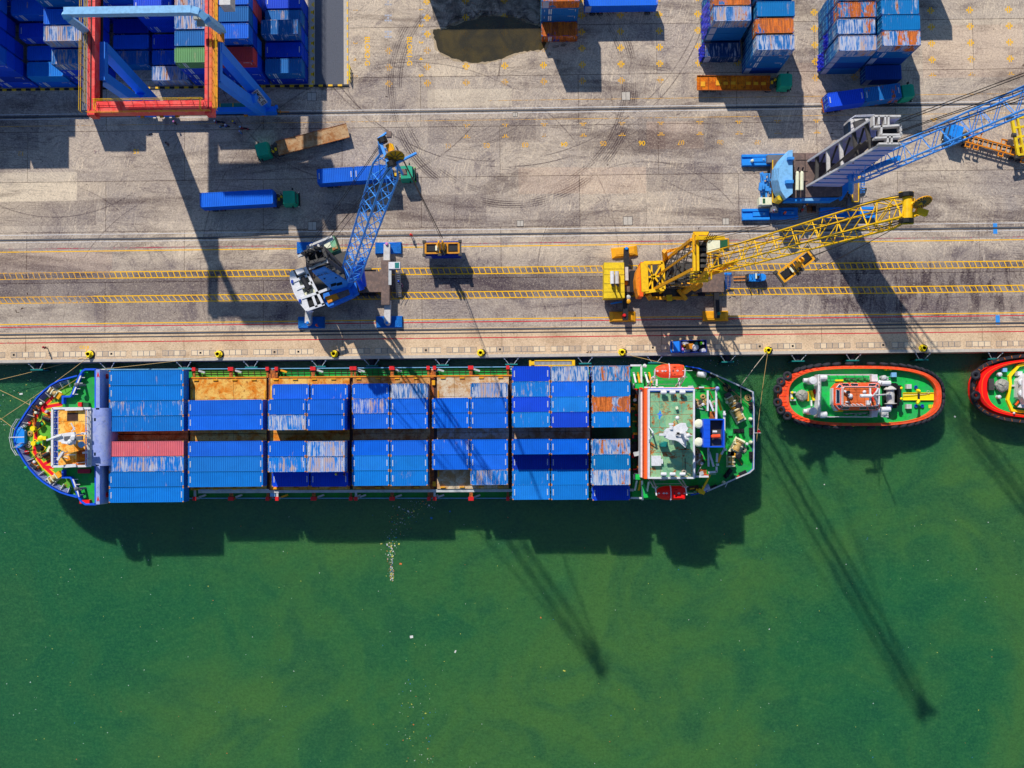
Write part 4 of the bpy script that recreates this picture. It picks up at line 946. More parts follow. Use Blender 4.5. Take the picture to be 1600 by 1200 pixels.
    o = MB(); o.box((xr+1.5, P(338, 58, ZG).y, ZG-.3), (1.5, 1.2, .1)); o.rail([(xr+2.2, P(338, 58, ZG).y-.6), (xr+2.2, P(338, 58, ZG).y+.8), (xr+1.2, P(338, 58, ZG).y+2.2)], ZG-.3, 1.1, 1, .05); o.build('side_platform', 'orange_steel', t)
gantry()

# ------------------------------------------------------------ lattice booms
def lattice(t, name, A, B, w, h, n, mat, rc=.14, rb=.06, taper=(.35, .55), w0=None, w1=None, ends=(.08, .9)):
    """four-chord boom from A to B; w horizontal width, h depth"""
    A = V(A); B = V(B); d = (B-A).normalized(); sd = d.cross(V((0, 0, 1))).normalized(); up = sd.cross(d).normalized()
    def size(f):
        kw = kh = 1
        if f < ends[0]: k = f/ends[0]; kw = taper[0]+(1-taper[0])*k; kh = .25+.75*k
        elif f > ends[1]: k = (1-f)/(1-ends[1]); kw = taper[1]+(1-taper[1])*k; kh = .45+.55*k
        return w*kw/2, h*kh/2
    st = sorted(set([0.]+[i/n for i in range(n+1)]+list(ends))); st = [f for i, f in enumerate(st) if i == 0 or f-st[i-1] > .25/n or f in (1.,)]
    C4 = []
    for f in st:
        a, b = size(f); c = A.lerp(B, f); C4.append([c-sd*a-up*b, c+sd*a-up*b, c+sd*a+up*b, c-sd*a+up*b])
    o = MB()
    for j in range(4):
        for i in range(len(st)-1): o.tube(C4[i][j], C4[i+1][j], rc, 6, cap=False)
    for Q in (C4[0], C4[-1]):
        for j in range(4): o.tube(Q[j], Q[(j+1) % 4], rc*.8, 5)
    chords = o.build(name, mat, t)
    o = MB()
    for i in range(len(st)-1):
        for j in range(4):
            k = (j+1) % 4; a, b = C4[i], C4[i+1]; m_ = a[k].lerp(b[k], .5)
            o.tube(a[j], m_, rb, 4, cap=False); o.tube(m_, b[j], rb, 4, cap=False)
            if i % 4 == 0 and j in (0, 2): o.tube(a[j], a[k], rb, 4, cap=False)
    o.build('bracing', mat, chords)
    return d, sd, up, C4, chords
def pad(t, x, y, w, h, mat, rz=0, z=.55, bow=True):
    q = P(x, y, z); o = MB(); a, b = w/2, h/2
    cs = [(-a, -b), (a, -b), (a, b), (-a, b)]; r = Matrix.Rotation(rz, 2)
    T = lambda p: (lambda v: (q.x+v.x, q.y+v.y))(r@V(p))
    o.prism([T(c) for c in cs], .0, .22)
    if bow:   # ridged plate: two sloping wings and a deep middle
        for sx in (-1, 1):
            for tri, zz in (([(0, 0), (sx*a*.97, -b*.96), (sx*a*.97, b*.96)], (.24, .62, .62)), ([(0, 0), (0, b*.9), (sx*a*.97, b*.96)], (.24, .3, .62)), ([(0, 0), (0, -b*.9), (sx*a*.97, -b*.96)], (.24, .3, .62))):
                vs = [(*T(c), z_) for c, z_ in zip(tri, zz)]; o.add(vs, [(0, 1, 2)]); o.add(vs, [(2, 1, 0)])
            e = [T((sx*a*.97, -b*.96)), T((sx*a*.97, b*.96))]; o.add([(*e[0], .2), (*e[1], .2), (*e[1], .62), (*e[0], .62)], [(0, 1, 2, 3), (3, 2, 1, 0)])
    else:
        o.prism([T(c) for c in cs], .22, .62, inset=.74); o.prism([T((c[0]*.7, c[1]*.5)) for c in cs], .6, .68)
    return o.build('outrigger_pad', mat, t)

# ---- blue harbour crane ----------------------------------------------------
def blue_crane():
    base = P(545, 440, 0); t = thing('harbour_crane', 'blue and white mobile harbour crane lifting a yellow spreader, left of the yellow crane', 'crane', base)
    for x, y in ((484, 386.5), (606.5, 387), (486, 503.5), (608, 502.5)): pad(t, x, y, 4.5, 1.95, 'pad_blue')
    for (x0, y0, x1, y1, nm) in ((605, 382, 604.5, 410, 'a'), (606, 470, 605.5, 505, 'b'), (483, 470, 482, 505, 'c'), (485, 384, 485, 410, 'd')):
        a = P(x0, y0, 1.4); b = P(x1, y1, 1.4); o = MB(); o.beam(a, b, 1.05, 1.0, m=0)
        e = a if y0 < 400 and nm in 'ad' else b; o.lathe([(.42, 0), (.42, .5), (.25, 1.1), (.2, 1.3)], V((e.x, e.y, .75)), n=10, m=0); o.build('outrigger_beam', 'white_dirty', t)
        o = MB(); o.lathe([(.28, 0), (.2, .22)], V((e.x, e.y, 2.05)), n=8); o.build('jack_cap', 'pink' if nm == 'a' else 'pad_blue', t)
    o = MB(); zz = 2.3
    o.prism(XY([(476, 424), (598, 424), (598, 456), (476, 456)], zz), 1.2, zz); o.prism(XY([(595.5, 406.5), (608.5, 406.5), (608.5, 476), (595.5, 476)], zz+.3), 1.0, zz+.3); o.prism(XY([(478, 406), (491, 406), (491, 476), (478, 476)], zz+.3), 1., zz+.3)
    ch = o.build('undercarriage', 'brown_deck', t)
    o = MB(); o.prism(XY([(607, 412), (611.5, 412), (611.5, 445), (607, 445)], 2.6), 2.2, 2.62); o.build('edge_plate', 'pale_steel', ch)
    for x in (500, 512, 524, 558, 570, 582):
        for y in (425, 459):
            q = P(x, y, .6); o = MB(); o.lathe([(.25, -.35), (.6, -.33), (.6, .33), (.25, .35)], (q.x, q.y, .6), (0, 1, 0), 14); o.build('wheel', 'rubber', t)
    q = P(616, 414.5, 2.9); o = MB(); o.box((q.x, q.y, 2.1), (1.9, 1.15, 1.5)); o.box((q.x+.45, q.y, 2.87), (.7, .9, .06), m=1); o.build('control_box', ['white', 'teal'], t)
    o = MB(); a = P(622, 425, 2.4); b = P(624, 464, .3)
    for s in (-.35, .35): o.beam(a+V((s, 0, 0)), b+V((s, 0, 0)), .08, .18); o.tube(a+V((s, 0, 1)), b+V((s, 0, 1)), .04, 5)
    for k in range(12): o.box(a.lerp(b, (k+.5)/12), (.7, .22, .05))
    o.build('stairs', 'steel', t)
    o = MB(); q = P(590, 428, 2.6); o.lathe([(.35, 0), (.35, 3)], (q.x-4.2, P(560, 421, 2).y, 1.5), (1, 0, 0), 8); o.build('fuel_tank', 'dark', t)
    # slewing upper works, pixel outlines at their own heights
    ZH = 6.6
    c = P(545, 441, 3); o = MB(); o.lathe([(2.3, 2.3), (2.3, 3.2), (1.9, 3.3)], (c.x, c.y, 0), n=24); o.build('slew_ring', 'dark', t)
    o = MB(); o.prism(XY([(504, 402), (540, 392), (572, 446), (552, 463), (513, 477), (490, 440)], 4.2), 3.2, 4.2); o.build('turntable', 'machine', t)
    hp = [(452, 425), (470, 416.5), (480, 434), (499.5, 466), (505, 477), (478, 486.5), (466, 470), (456, 447)]
    o = MB(); o.prism(XY([(452, 425.5), (457, 422), (467, 440), (480, 470), (484, 483.5), (477.5, 486), (468, 474), (459, 458), (453.5, 441)], ZH), 3.4, ZH); cw = o.build('counterweight', 'white', t)
    o = MB(); o.prism(XY([(457, 422), (476, 417.5), (507, 475), (480, 486)], ZH-1.2), 3.4, ZH-1.2); o.build('engine_bay', 'machine', t)
    o = MB()   # white ribs over the bay
    for a, b in (((476, 417.5), (505.5, 476.5)), ((458, 440), (483, 429.5)), ((463.5, 452), (488, 441.5)), ((471, 466), (497, 457.5)), ((480, 484.5), (507, 475)), ((489, 463), (495, 480)), ((497, 457.5), (515, 450.5))):
        o.beam(P(*a, ZH), P(*b, ZH), .42, .3)
    o.build('roof_frame', 'white', t)
    o = MB(); o.prism(XY([(465, 439), (482, 431.5), (487, 441), (470, 449)], ZH-.5), 5, ZH-.5); o.prism(XY([(470, 450), (487, 443), (494, 456), (477, 464)], ZH-.5), 5, ZH-.5); o.build('radiator', 'cream', t)
    o = MB(); o.tube(P(473, 433, ZH-.2), P(483, 452, ZH-.2), .55, 10); o.tube(P(478, 452, ZH), P(483, 456, ZH), .3, 8); o.build('exhaust', 'dark', t)
    o = MB(); o.prism(XY([(478, 470), (487, 466.5), (491.5, 475.5), (482.5, 479.5)], ZH-.3), 5.2, ZH-.3); o.prism(XY([(489, 465.5), (497, 462.5), (501.5, 471), (493.5, 474)], ZH-.3), 5.2, ZH-.3); o.build('vent_grille', 'black', t)
    o = MB(); o.prism(XY([(459.5, 421.5), (472, 417.5), (476.5, 424), (464, 430)], ZH+.9), 5.4, ZH+.9, inset=.9); o.build('winch_cover', 'white', t)
    o = MB(); o.box(P(456.5, 440, ZH+.15), (.35, .5, .3)); o.box(P(468.5, 470, ZH+.15), (.35, .5, .3)); o.build('lifting_lug', 'deep_blue', t)
    # blue machine house wing with rusty deck
    o = MB(); o.prism(XY([(505, 459), (546, 446), (551, 463), (513, 479.5), (506, 471)], 5.4), 3.4, 5.4); w = o.build('machine_house', 'crane_blue', t)
    o = MB(); o.prism(XY([(507, 464), (544, 452), (547, 460), (513, 475)], 5.55), 5.3, 5.5); o.build('house_deck', 'brown_deck', w)
    o = MB(); o.prism(XY([(508, 464.5), (525, 458.5), (530, 466), (513, 473.5)], 5.6), 5.5, 5.6); o.build('deck_plate', 'orange_steel', w)
    o = MB(); o.prism(XY([(546, 444), (556, 441), (559, 458), (551, 463)], 5.0), 3.3, 5.0); o.build('bow_plate', 'crane_blue', w)
    # tower: tall hollow mast standing between the boom foot and the engine bay
    zt = 23.; Bp = [P(503, 425, 5), P(513, 441, 5), P(546, 432, 5), P(536, 419, 5)]
    Tp = [P(477, 394, zt), P(483, 411, zt), P(510, 404, zt), P(505, 387.5, zt)]
    plate = lambda o, a, b, c_, d, m=0: (o.add([a, b, c_, d], [(0, 1, 2, 3)], m), o.add([a+V((.05, .12, 0)), b+V((.05, .12, 0)), c_+V((.05, .12, 0)), d+V((.05, .12, 0))], [(3, 2, 1, 0)], m))
    tp = [P(487, 424, 19.), P(506, 417, 19.)]
    o = MB(); plate(o, P(520, 455, 5), P(552, 445.5, 5), tp[1], tp[0]); pl = o.build('tower_plate', 'plate_blue', t)
    o = MB(); a = P(520, 455, 5); b = P(552, 445.5, 5); u = (b-a).normalized(); vv = (tp[0]-a); nrm = u.cross(vv).normalized(); nrm = nrm if nrm.y < 0 else -nrm
    for f, g_, ww, hh in ((.35, .30, .9, .7), (.62, .26, .9, .7), (.25, .6, .3, .2), (.8, .5, .3, .2)):
        cc = a.lerp(b, f).lerp(tp[0].lerp(tp[1], f), g_); o.beam(cc-u*ww/2+nrm*.05, cc+u*ww/2+nrm*.05, hh, .12)
    tm = text_mb('BAHL-5', 1.1, (0, 0), 0, 0); v2 = (vv-u*vv.dot(u)).normalized(); q3 = Matrix((u, v2, u.cross(v2))).transposed(); cc = a.lerp(b, .5).lerp(tp[0].lerp(tp[1], .5), .78)
    o.add([cc+nrm*.12+q3@V(v) for v in tm.v], tm.f); o.build('plate_hatch', 'dark', pl)
    o = MB()
    for a, b in zip(Bp, Tp): o.beam(a, b, .5, .5)
    for k in (.25, .5, .75):
        pts = [a.lerp(b, k) for a, b in zip(Bp, Tp)]
        for a, b in zip(pts, pts[1:]+pts[:1]): o.beam(a, b, .22, .25)
    for i in range(4):
        for k in (0, .25, .5, .75): o.tube(Bp[i].lerp(Tp[i], k), Bp[(i+1) % 4].lerp(Tp[(i+1) % 4], k+.25), .09, 5)
    tw = o.build('tower', 'machine', t)
    o = MB()
    for a, b in zip(Tp, Tp[1:]+Tp[:1]): o.beam(a, b, .42, .8)
    o.beam(Tp[0].lerp(Tp[3], .5), Tp[1].lerp(Tp[2], .5), .2, .4); o.build('tower_head', 'machine', tw)
    a = P(470, 399, zt); b = P(500, 381, zt+.6); o = MB()
    o.beam(P(466, 401, zt-.5), P(521, 372, zt-.5), .35, .5); o.beam(P(484, 384, zt), P(519, 369.5, zt), .3, .4); o.beam(P(483, 420, zt-2), P(516, 405, zt-2), .3, .3); o.beam(P(497, 382, zt), P(501, 393, zt), .3, .3); o.beam(P(505, 388, zt), P(512, 411, zt), .2, .2); o.build('sheave_frame', 'white_dirty', tw)
    o = MB(); o.prism(XY([(480, 395.5), (503, 389.5), (508, 404), (485, 410.5)], zt-1.2), zt-4, zt-1.2); o.build('rope_well', 'black', tw)
    for k in range(3): o = MB(); c0 = P(476+k*10, 397-k*4.6, zt+.3); o.lathe([(.4, -.2), (.55, -.18), (.55, .18), (.4, .2)], c0, V((.3, .95, 0)), 14); o.build('sheave', 'black', tw)
    # cabin platform beside the tower
    zc = 15.; o = MB(); o.prism(XY([(503, 376), (522, 367.5), (530, 390), (511, 398)], zc), zc-2.4, zc); o.build('operator_cabin', 'dark_green', t)
    o = MB(); o.prism(XY([(505, 377.5), (514, 373.5), (518, 386), (508, 389.5)], zc+.1), zc, zc+.12); o.build('cabin_roof', 'cream', t)
    o = MB(); o.prism(XY([(514.5, 373), (521.5, 369.5), (528, 388), (520, 391.5)], zc+.1), zc, zc+.14); o.build('cabin_hatch', 'pale_green', t)
    # boom
    A = P(547, 431, 9); B = P(610.5, 243, 60); d, sd, up, C4, ch = lattice(t, 'boom', A, B, 2.5, 2.0, 11, 'sky_blue', .125, .06, (.8, .7), ends=(.04, .93))
    o = MB(); o.beam(P(553, 418, 7), P(566, 452, 4.8), .8, .6); o.beam(P(545, 436, 6), A, .8, .6); o.beam(P(570, 446, 5), P(564, 408, 12), .5, .5); o.build('boom_foot', 'ship_blue', t)
    o = MB(); o.tube(P(545, 447, 5), A.lerp(B, .17)-up*1.2, .38, 8); o.tube(P(560, 440, 5), A.lerp(B, .18)-up*1.3+sd*.8, .25, 8); o.build('luffing_cylinder', 'crane_blue', t)
    o = MB(); e = B+d*1.4
    o.beam(B-d*2+sd*1.2+up*.4, e+sd*1.2+up*.9, .4, .5); o.beam(B-d*2-sd*1.2+up*.4, e-sd*1.2+up*.9, .4, .5); o.beam(e-sd*1.5+up*.9, e+sd*1.5+up*.9, .3, .3); o.build('boom_head', 'sky_blue', ch)
    for s in (-1, 1):
        o = MB(); o.lathe([(.35, -.3), (.5, -.28), (.5, .28), (.35, .3)], e+sd*s*1.35+up*.6, d.cross(sd)*.2+sd*.05+V((cos(R(22)), sin(R(22)), 0)) if False else sd, 16); o.build('head_sheave', 'black', ch)
    o = MB(); o.tube(P(607, 226, 61), P(613.5, 241, 61), .36, 12); o.tube(P(611, 226, 61), P(614, 234, 61), .22, 8, m=1); o.build('cable_drum', ['pad_yellow', 'crane_yellow'], ch)
    o = MB(); ax = (sd*.8+d*.2+up*.3).normalized(); cc = P(616.5, 246, 61.5); AX = V((.18, -.85, .42)); q = AX.to_track_quat('Z', 'Y')
    o.lathe([(1.05, -.05), (1.05, .05), (.3, .05)], cc, AX, 20)
    for k in range(10): a_ = 2*pi*k/10; o.tube(cc+q@V((.2*cos(a_), .2*sin(a_), .1)), cc+q@V((1.0*cos(a_), 1.0*sin(a_), .1)), .035, 4, m=1)
    o.torus(cc, 1.03, .05, AX, 20, 5, m=1)
    o.build('cable_reel', ['pad_yellow', 'machine'], ch)
    o = MB(); o.tube(e+sd*1.6+up*1.0, P(650, 239.5, 60), .16, 6); o.tube(e-sd*1.6+up*1., P(603.5, 208, 61), .16, 6); o.tube(e+sd*1.5, P(629, 272, 58), .14, 6); o.build('signal_arm', 'sky_blue', ch)
    o = MB(); o.box(P(608, 210.5, 61), (.5, .6, .6)); o.box(P(632, 269, 57), (.55, .6, .6)); o.build('warning_lamp', 'brown_deck', ch)
    # wires
    o = MB()
    for k, (x, y, xx, yy) in enumerate(((472, 398, 591, 229), (479, 394, 592, 231), (486, 402, 608, 262), (494, 410, 609, 264), (500, 390, 600, 262))): o.tube(P(x, y, zt+.5), P(xx, yy, 60.5), .042, 4)
    S0 = P(691, 372, 7.2)
    for x, y in ((618, 228), (620, 230), (629, 249), (631, 251)): o.tube(P(x, y, 61), S0+V((random.uniform(-.35, .35), random.uniform(-.2, .2), 0)), .042, 4)
    o.build('hoist_wire', 'wire', t)
blue_crane()

def spreader(c, rz, zs, label, mat='old_yellow', Ls=6.1):
    """telescopic frame, long axis x"""
    t = thing('spreader', label, 'spreader', None, 'crane spreaders')
    o = MB()
    for sy in (-1, 1): o.box((0, sy*.82, .1), (Ls-.5, .26, .34))
    for x in (-Ls/2+.3, Ls/2-.3, -.85, .85): o.box((x, 0, .1), (.3, 1.9, .3))
    f_ = o.build('frame', mat, t)
    for sx in (-1, 1): o = MB(); o.box((sx*1.85, -.1, .0), (1.7, 1.3, .12)); o.tube((sx*1.1, -.5, .1), (sx*2.6, -.4, .1), .08, 6); o.build('hose_shade_panel', 'dark', f_)  # dark plates added to stand in for shade inside the frame, hose on top
    for sx in (-1, 1):
        o = MB(); o.box((sx*(Ls/2-.05), 0, .05), (.3, 2.5, .35))
        for sy in (-1, 1): o.box((sx*(Ls/2-.06), sy*1.12, .12), (.55, .42, .5)); o.box((sx*(Ls/2+.02), sy*1.2, -.3), (.12, .25, .6))
        o.build('end_beam', 'machine', t)
    o = MB(); o.box((0, 0, .4), (1.3, 1.3, .5)); o.lathe([(.3, 0), (.3, .5)], (.3, -.95, .3), n=8); o.box((-.4, -1.1, .3), (.6, .4, .4)); o.build('power_pack', 'machine', t)
    o = MB()
    for s in (-.28, .28):
        o.beam((s, -.2, .5), (s*1.1-.0, .3, 3.4), .3, .5); o.lathe([(.35, -.1), (.35, .1)], (s, .3, 3.5), (1, 0, 0), 10)
    for s in (-.35, .35): o.beam((s, -.9, .5), (s, .7, .9), .16, .2)
    o.build('hook_block', 'pad_yellow', t)
    o = MB(); o.box((-.95, -.05, .55), (.3, .8, .15)); o.build('light_box', 'cream', t)
    return place(t, (c.x, c.y, zs), rz)
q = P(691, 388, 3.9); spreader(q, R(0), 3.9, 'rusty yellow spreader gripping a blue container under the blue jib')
container((q.x, q.y, 3.75-CH), 6.058, 'n', .2, .1, 'blue container hanging low under the yellow spreader', 'containers riding on trucks', side='panel')
bpy.context.view_layer.update()

# ---- yellow crane ----------------------------------------------------------
def yellow_crane():
    base = P(1060, 438, 0); t = thing('harbour_crane', 'yellow lattice boom harbour crane on the crane lane with an orange counterweight', 'crane', base)
    pad(t, 976, 393, 4.4, 1.75, 'pad_yellow', R(6), bow=False); pad(t, 973, 494.5, 4.4, 1.75, 'pad_yellow', bow=False); pad(t, 1118.5, 493.5, 4.3, 1.75, 'pad_yellow', bow=False)
    pad(t, 1120, 380, 4.3, 1.75, 'pad_yellow', bow=False)
    for a, b, s in (((978.5, 388), (977, 500), 'both'), ((1119, 456), (1120, 497), ''), ((1119, 384), (1119, 420), '')):
        o = MB(); o.beam(P(*a, 1.7), P(*b, 1.7), .85, .8); o.build('outrigger_beam', 'dark', t)
    o = MB()
    for x, y, mm in ((978.3, 389.5, 0), (975, 493.5, 1), (1122, 490.5, 2)): o.lathe([(.3, .6), (.3, 2.2), (.2, 2.4)], P(x, y, 1.5).xy.to_3d(), n=10, m=mm)
    o.build('jack', ['pad_blue', 'red', 'teal'], t)
    o = MB(); z = 2.2; o.prism(XY([(943, 421), (1131, 421), (1131, 456), (943, 456)], z), 1.1, z); ch = o.build('undercarriage', 'brown_deck', t)
    o = MB(); o.prism(XY([(984, 423), (1000, 423), (1000, 456), (984, 456)], z+.1), z, z+.1); o.build('dark_deck', 'dark', ch)
    o = MB(); o.prism(XY([(1040, 422), (1062, 422), (1062, 455), (1040, 455)], z+.3), z, z+.3); o.build('deck_grating', 'machine', ch)
    for x in (1000, 1013, 1026, 1048, 1061, 1074, 1096):
        for y in (421, 459): q = P(x, y, .6); o = MB(); o.lathe([(.25, -.35), (.62, -.33), (.62, .33), (.25, .35)], (q.x, q.y, .62), (0, 1, 0), 14); o.build('wheel', 'rubber', t)
    z = 3.6; o = MB(); o.prism(XY([(944, 410), (975, 410), (976, 465), (943.5, 466)], z), 1.0, z)
    for k, y in enumerate((420, 429, 443, 456)): o.prism(XY([(944, y), (975.4, y), (975.4, y+.4), (944, y+.4)], z+.03), z-.02, z+.03, m=1)
    eng = o.build('engine_house', ['deck_yellow', 'dark'], t)
    for x, mt in ((956.5, 'white'), (964, 'white_dirty')):
        a = P(x, 424, z+.7); b = P(x+.3, 443.5, z+.7); o = MB(); o.tube(a, b, .34, 10); e = o.build('exhaust_muffler', mt, eng)
        o = MB(); o.tube(b, b+V((.1, -.3, 0)), .26, 8); o.tube(b+V((.1, -.35, 0)), b+V((.15, -.5, .9)), .12, 6); o.build('exhaust_pipe', 'dark', e)
    o = MB(); o.prism(XY([(975.8, 417), (981.5, 417), (982, 438), (976, 438)], 3), 2, 3.); o.build('white_box', 'white_dirty', t)
    for x, y, m_ in ((982, 464, 'pale_steel'), (982, 470.5, 'pad_yellow'), (978, 442, 'orange_steel')): q = P(x, y, 2.4); o = MB(); o.lathe([(.38, 0), (.38, .9), (.15, 1.)], (q.x, q.y, 1.4), n=12); o.build('oil_drum', m_, t)
    o = MB()   # blue stairs at both ends
    for a, b in ((P(1133, 428, 2.3), P(1134, 453, .3)), (P(1141, 428, 2.3), P(1139, 449, .3))): o.beam(a, b, .1, .2); o.tube(a+V((0, 0, 1)), b+V((0, 0, 1)), .06, 5)
    o.box(P(1137, 427.5, 2.3), (1.1, .3, .1))
    a, b = P(1137, 430, 2.2), P(1136.5, 451, .3)
    for k in range(8): o.box(a.lerp(b, k/7), (.9, .12, .05))
    o.beam(P(954, 474.5, 1.2), P(972, 471.5, 1.2), .25, .2); o.build('stairs', 'pad_blue', t)
    # upper works
    c = P(1060, 438, 3); o = MB(); o.lathe([(2.5, 2.2), (2.5, 3.1), (2.1, 3.2)], (c.x, c.y, 0), n=24); o.build('slew_ring', 'dark', t)
    o = MB(); o.prism(XY([(1005, 415), (1090, 408), (1095, 452), (1070, 467), (1012, 466)], 4), 3.1, 4.); o.build('turntable', 'machine', t)
    o = MB(); o.prism(XY([(1000.5, 411.5), (1005, 411), (1006, 463), (997, 463.5), (993.5, 450), (992.5, 436), (995, 422)], 6.4), 3.4, 6.4, inset=.93); cw = o.build('counterweight', 'orange_steel', t)
    o = MB(); o.prism(XY([(1001, 409.5), (1006, 409.5), (1005, 463), (1000, 463)], 7), 3.4, 7.); o.build('ballast', 'orange', cw)
    o = MB(); fr = [(1006, 411), (1035, 410), (1037, 452), (1008, 456)]
    z = 8.5; pts = [P(*p, z) for p in fr]; o.beam(pts[0], pts[3], 1.1, .8)
    for a, b in ((0, 1), (1, 2), (2, 3)): o.beam(pts[a], pts[b], .55, .6)
    o.beam(pts[0], pts[2], .28, .3); o.beam(pts[1], pts[3], .28, .3); o.beam(pts[0].lerp(pts[3], .5), pts[1].lerp(pts[2], .5), .28, .3); o.beam(pts[0].lerp(pts[1], .4), pts[3].lerp(pts[2], .4), .25, .3)
    for p in pts: o.beam(p, V((p.x, p.y, 4)), .3, .3)
    o.build('winch_frame', 'crane_yellow', t)
    o = MB(); o.prism(XY([(1012, 418), (1032, 418), (1032, 448), (1012, 448)], 6), 4, 6, inset=.85); o.prism(XY([(1040, 420), (1075, 412), (1080, 440), (1045, 446)], 6.5), 4, 6.5, inset=.9)
    for k in range(4): o.tube(P(1040+k*9, 418-k*1.5, 7), P(1043+k*9, 446-k, 7), .35, 8)
    o.build('winch', 'machine', t)
    o = MB(); o.prism(XY([(1036, 446), (1055, 444), (1056, 470), (1037, 471)], 4.6), 4.0, 4.6); o.build('side_grating', 'machine', t)
    o = MB(); o.prism(XY([(1041, 461), (1050, 460.5), (1050.5, 470), (1042, 470.5)], 4.75), 4.5, 4.75); o.build('yellow_hatch', 'deck_yellow', t)
    o = MB(); o.beam(P(1014, 466, 4.4), P(1070, 466, 4.4), .5, .6); o.beam(P(1060, 452, 5), P(1072, 468, 4.4), .6, .6); o.beam(P(1012, 460, 5), P(1016, 467, 4.4), .8, .6); o.beam(P(1040, 409, 7), P(1038, 392, 12), .6, .6)
    o.tube(P(1048, 444, 6), P(1090, 446, 7), .42, 10); o.tube(P(1070, 455, 5), P(1088, 441, 8), .55, 10); o.tube(P(1084, 450, 5.5), P(1094, 444, 7), .6, 10); o.build('side_beam', 'pad_yellow', t)
    # A-frame tower
    zt = 23; Bp = [P(1012, 457, 5), P(1036, 410, 5), P(1082, 420, 5), P(1078, 450, 5)]; Tp = [P(1082, 421, zt), P(1081, 374, zt), P(1104, 374, zt), P(1104, 421, zt)]
    o = MB()
    for a, b in zip(Bp, Tp): o.beam(a, b, .42, .5)
    o.beam(P(1022, 434, 6), P(1082, 392, zt), .3, .3); o.build('tower', 'pad_yellow', t); tw = C.objects[-1]
    o = MB()
    for k in (.2, .4, .6, .8):
        pts = [a.lerp(b, k) for a, b in zip(Bp, Tp)]
        for a, b in zip(pts, pts[1:]+pts[:1]): o.tube(a, b, .1, 5)
    for i in range(4):
        for k in (0, .2, .4, .6, .8): o.tube(Bp[i].lerp(Tp[i], k), Bp[(i+1) % 4].lerp(Tp[(i+1) % 4], k+.2), .08, 5)
    rr = random.Random(3)
    for k in range(26):
        f = rr.random()*.8; p = Bp[0].lerp(Bp[2], rr.uniform(.2, .9)).lerp(Tp[0].lerp(Tp[2], rr.random()), f); o.box(p, (rr.uniform(.3, 1.2), rr.uniform(.2, .7), rr.uniform(.2, .8)), rr.random()*3)
    o.build('bracing', 'machine', tw)
    o = MB()
    for x in (1083.5, 1089): o.beam(P(x, 366, zt), P(x+1, 424, zt), .35, .8)
    o.beam(P(1083, 365, zt), P(1107, 365, zt), .5, .5); o.beam(P(1088, 372, zt+1), P(1131, 372, zt-1), .55, .55); o.build('tower_head', 'crane_yellow', tw)
    for k in range(5): o = MB(); o.lathe([(.35, -.25), (.6, -.22), (.6, .22), (.35, .25)], P(1098, 382+k*8.6, zt-1), (0, 1, 0), 14); o.build('sheave', 'machine', tw)
    o = MB(); o.prism(XY([(1091, 378), (1104, 378), (1104, 421), (1091, 421)], zt-1), zt-3, zt-1.); o.build('sheave_box', 'black', tw)
    o = MB(); z = 14; o.prism(XY([(1079, 424), (1107, 424), (1107, 440), (1079, 441)], z), z-.8, z); o.build('cab_platform', 'deck_yellow', t)
    o = MB(); o.rail([P(*p, z).xy for p in ((1080, 425), (1080, 440), (1107, 439), (1110, 438), (1110, 424))], z, 1.1, 1.3, .06); o.build('handrail', 'crane_yellow', t)
    z = 12.; o = MB(); o.prism(XY([(1105, 374), (1125, 374), (1125, 392), (1106, 394)], z), z-2.3, z); cb = o.build('operator_cabin', 'cream', t)
    o = MB(); o.prism(XY([(1125, 374), (1137, 374), (1137, 388), (1125, 390)], z-.2), z-2.2, z-.2); o.build('cabin_annex', 'dark_green', cb)
    o = MB(); o.rail([P(*p, zt).xy for p in ((1083, 366), (1083, 392))], zt, 1., 1.2, .05); o.rail([P(*p, 9).xy for p in ((1036, 396), (1038, 393), (1080, 384))], 9, 1., .8, .05); o.beam(P(1038, 394, 9), P(1080, 384, 10), .5, .2); o.build('walkway_rail', 'pad_yellow', t)
    # boom
    A = P(1103, 414, 10); B = P(1419, 325, 62); d, sd, up, C4, chd = lattice(t, 'boom', A, B, 2.7, 2.1, 10, 'crane_yellow', .14, .07, (.9, .8), ends=(.03, .93))
    o = MB(); o.tube(P(1418, 308, 62), P(1418, 342, 62), .5, 14); o.build('head_drum', 'crane_yellow', chd)
    for s in (-1, 1):
        o = MB(); o.lathe([(.5, -.24), (.75, -.22), (.75, .22), (.5, .24)], P(1416, 325+s*20.5, 62), (0, 1, 0), 16); o.build('head_sheave', 'black', chd)
        o = MB(); o.box(P(1416, 325+s*24.5, 62), (1.5, .1, .3)); o.build('sheave_cheek', 'crane_yellow', chd)
    o = MB(); cc = P(1441, 316, 63); RA = V((.16, -.86, .40)); o.lathe([(.95, -.06), (.95, .06), (.6, .07)], cc, RA, 22)
    o.build('cable_reel', 'machine', chd); o = MB()
    for k in range(20): a = 2*pi*k/20; q = RA.to_track_quat('Z', 'Y'); o.tube(cc, cc+q@V((1.0*cos(a), 1.0*sin(a), .1)), .04, 4)
    o.torus(cc, .98, .06, RA, 20, 6); o.build('reel_spoke', 'pad_yellow', chd)
    o = MB(); o.tube(P(1418, 320, 62), cc, .25, 8); o.box(P(1440, 331, 62), (1.2, .6, .6), R(-20)); o.beam(B+sd*.8, P(1437, 331, 62), .3, .3); o.box(P(1430, 337, 61), (.9, .3, .3), R(20)); o.build('head_bracket', 'crane_yellow', chd)
    o = MB(); o.tube(P(1085, 440, 6), A.lerp(B, .16)-up*1.3, .4, 8); o.build('luffing_cylinder', 'pad_yellow', t)
    o = MB()
    for y0, x1, y1 in ((372, 1408, 304), (376, 1409, 307), (405, 1412, 345), (411, 1412, 348)): o.tube(P(1100, y0, zt+.6), P(x1, y1, 63), .042, 4)
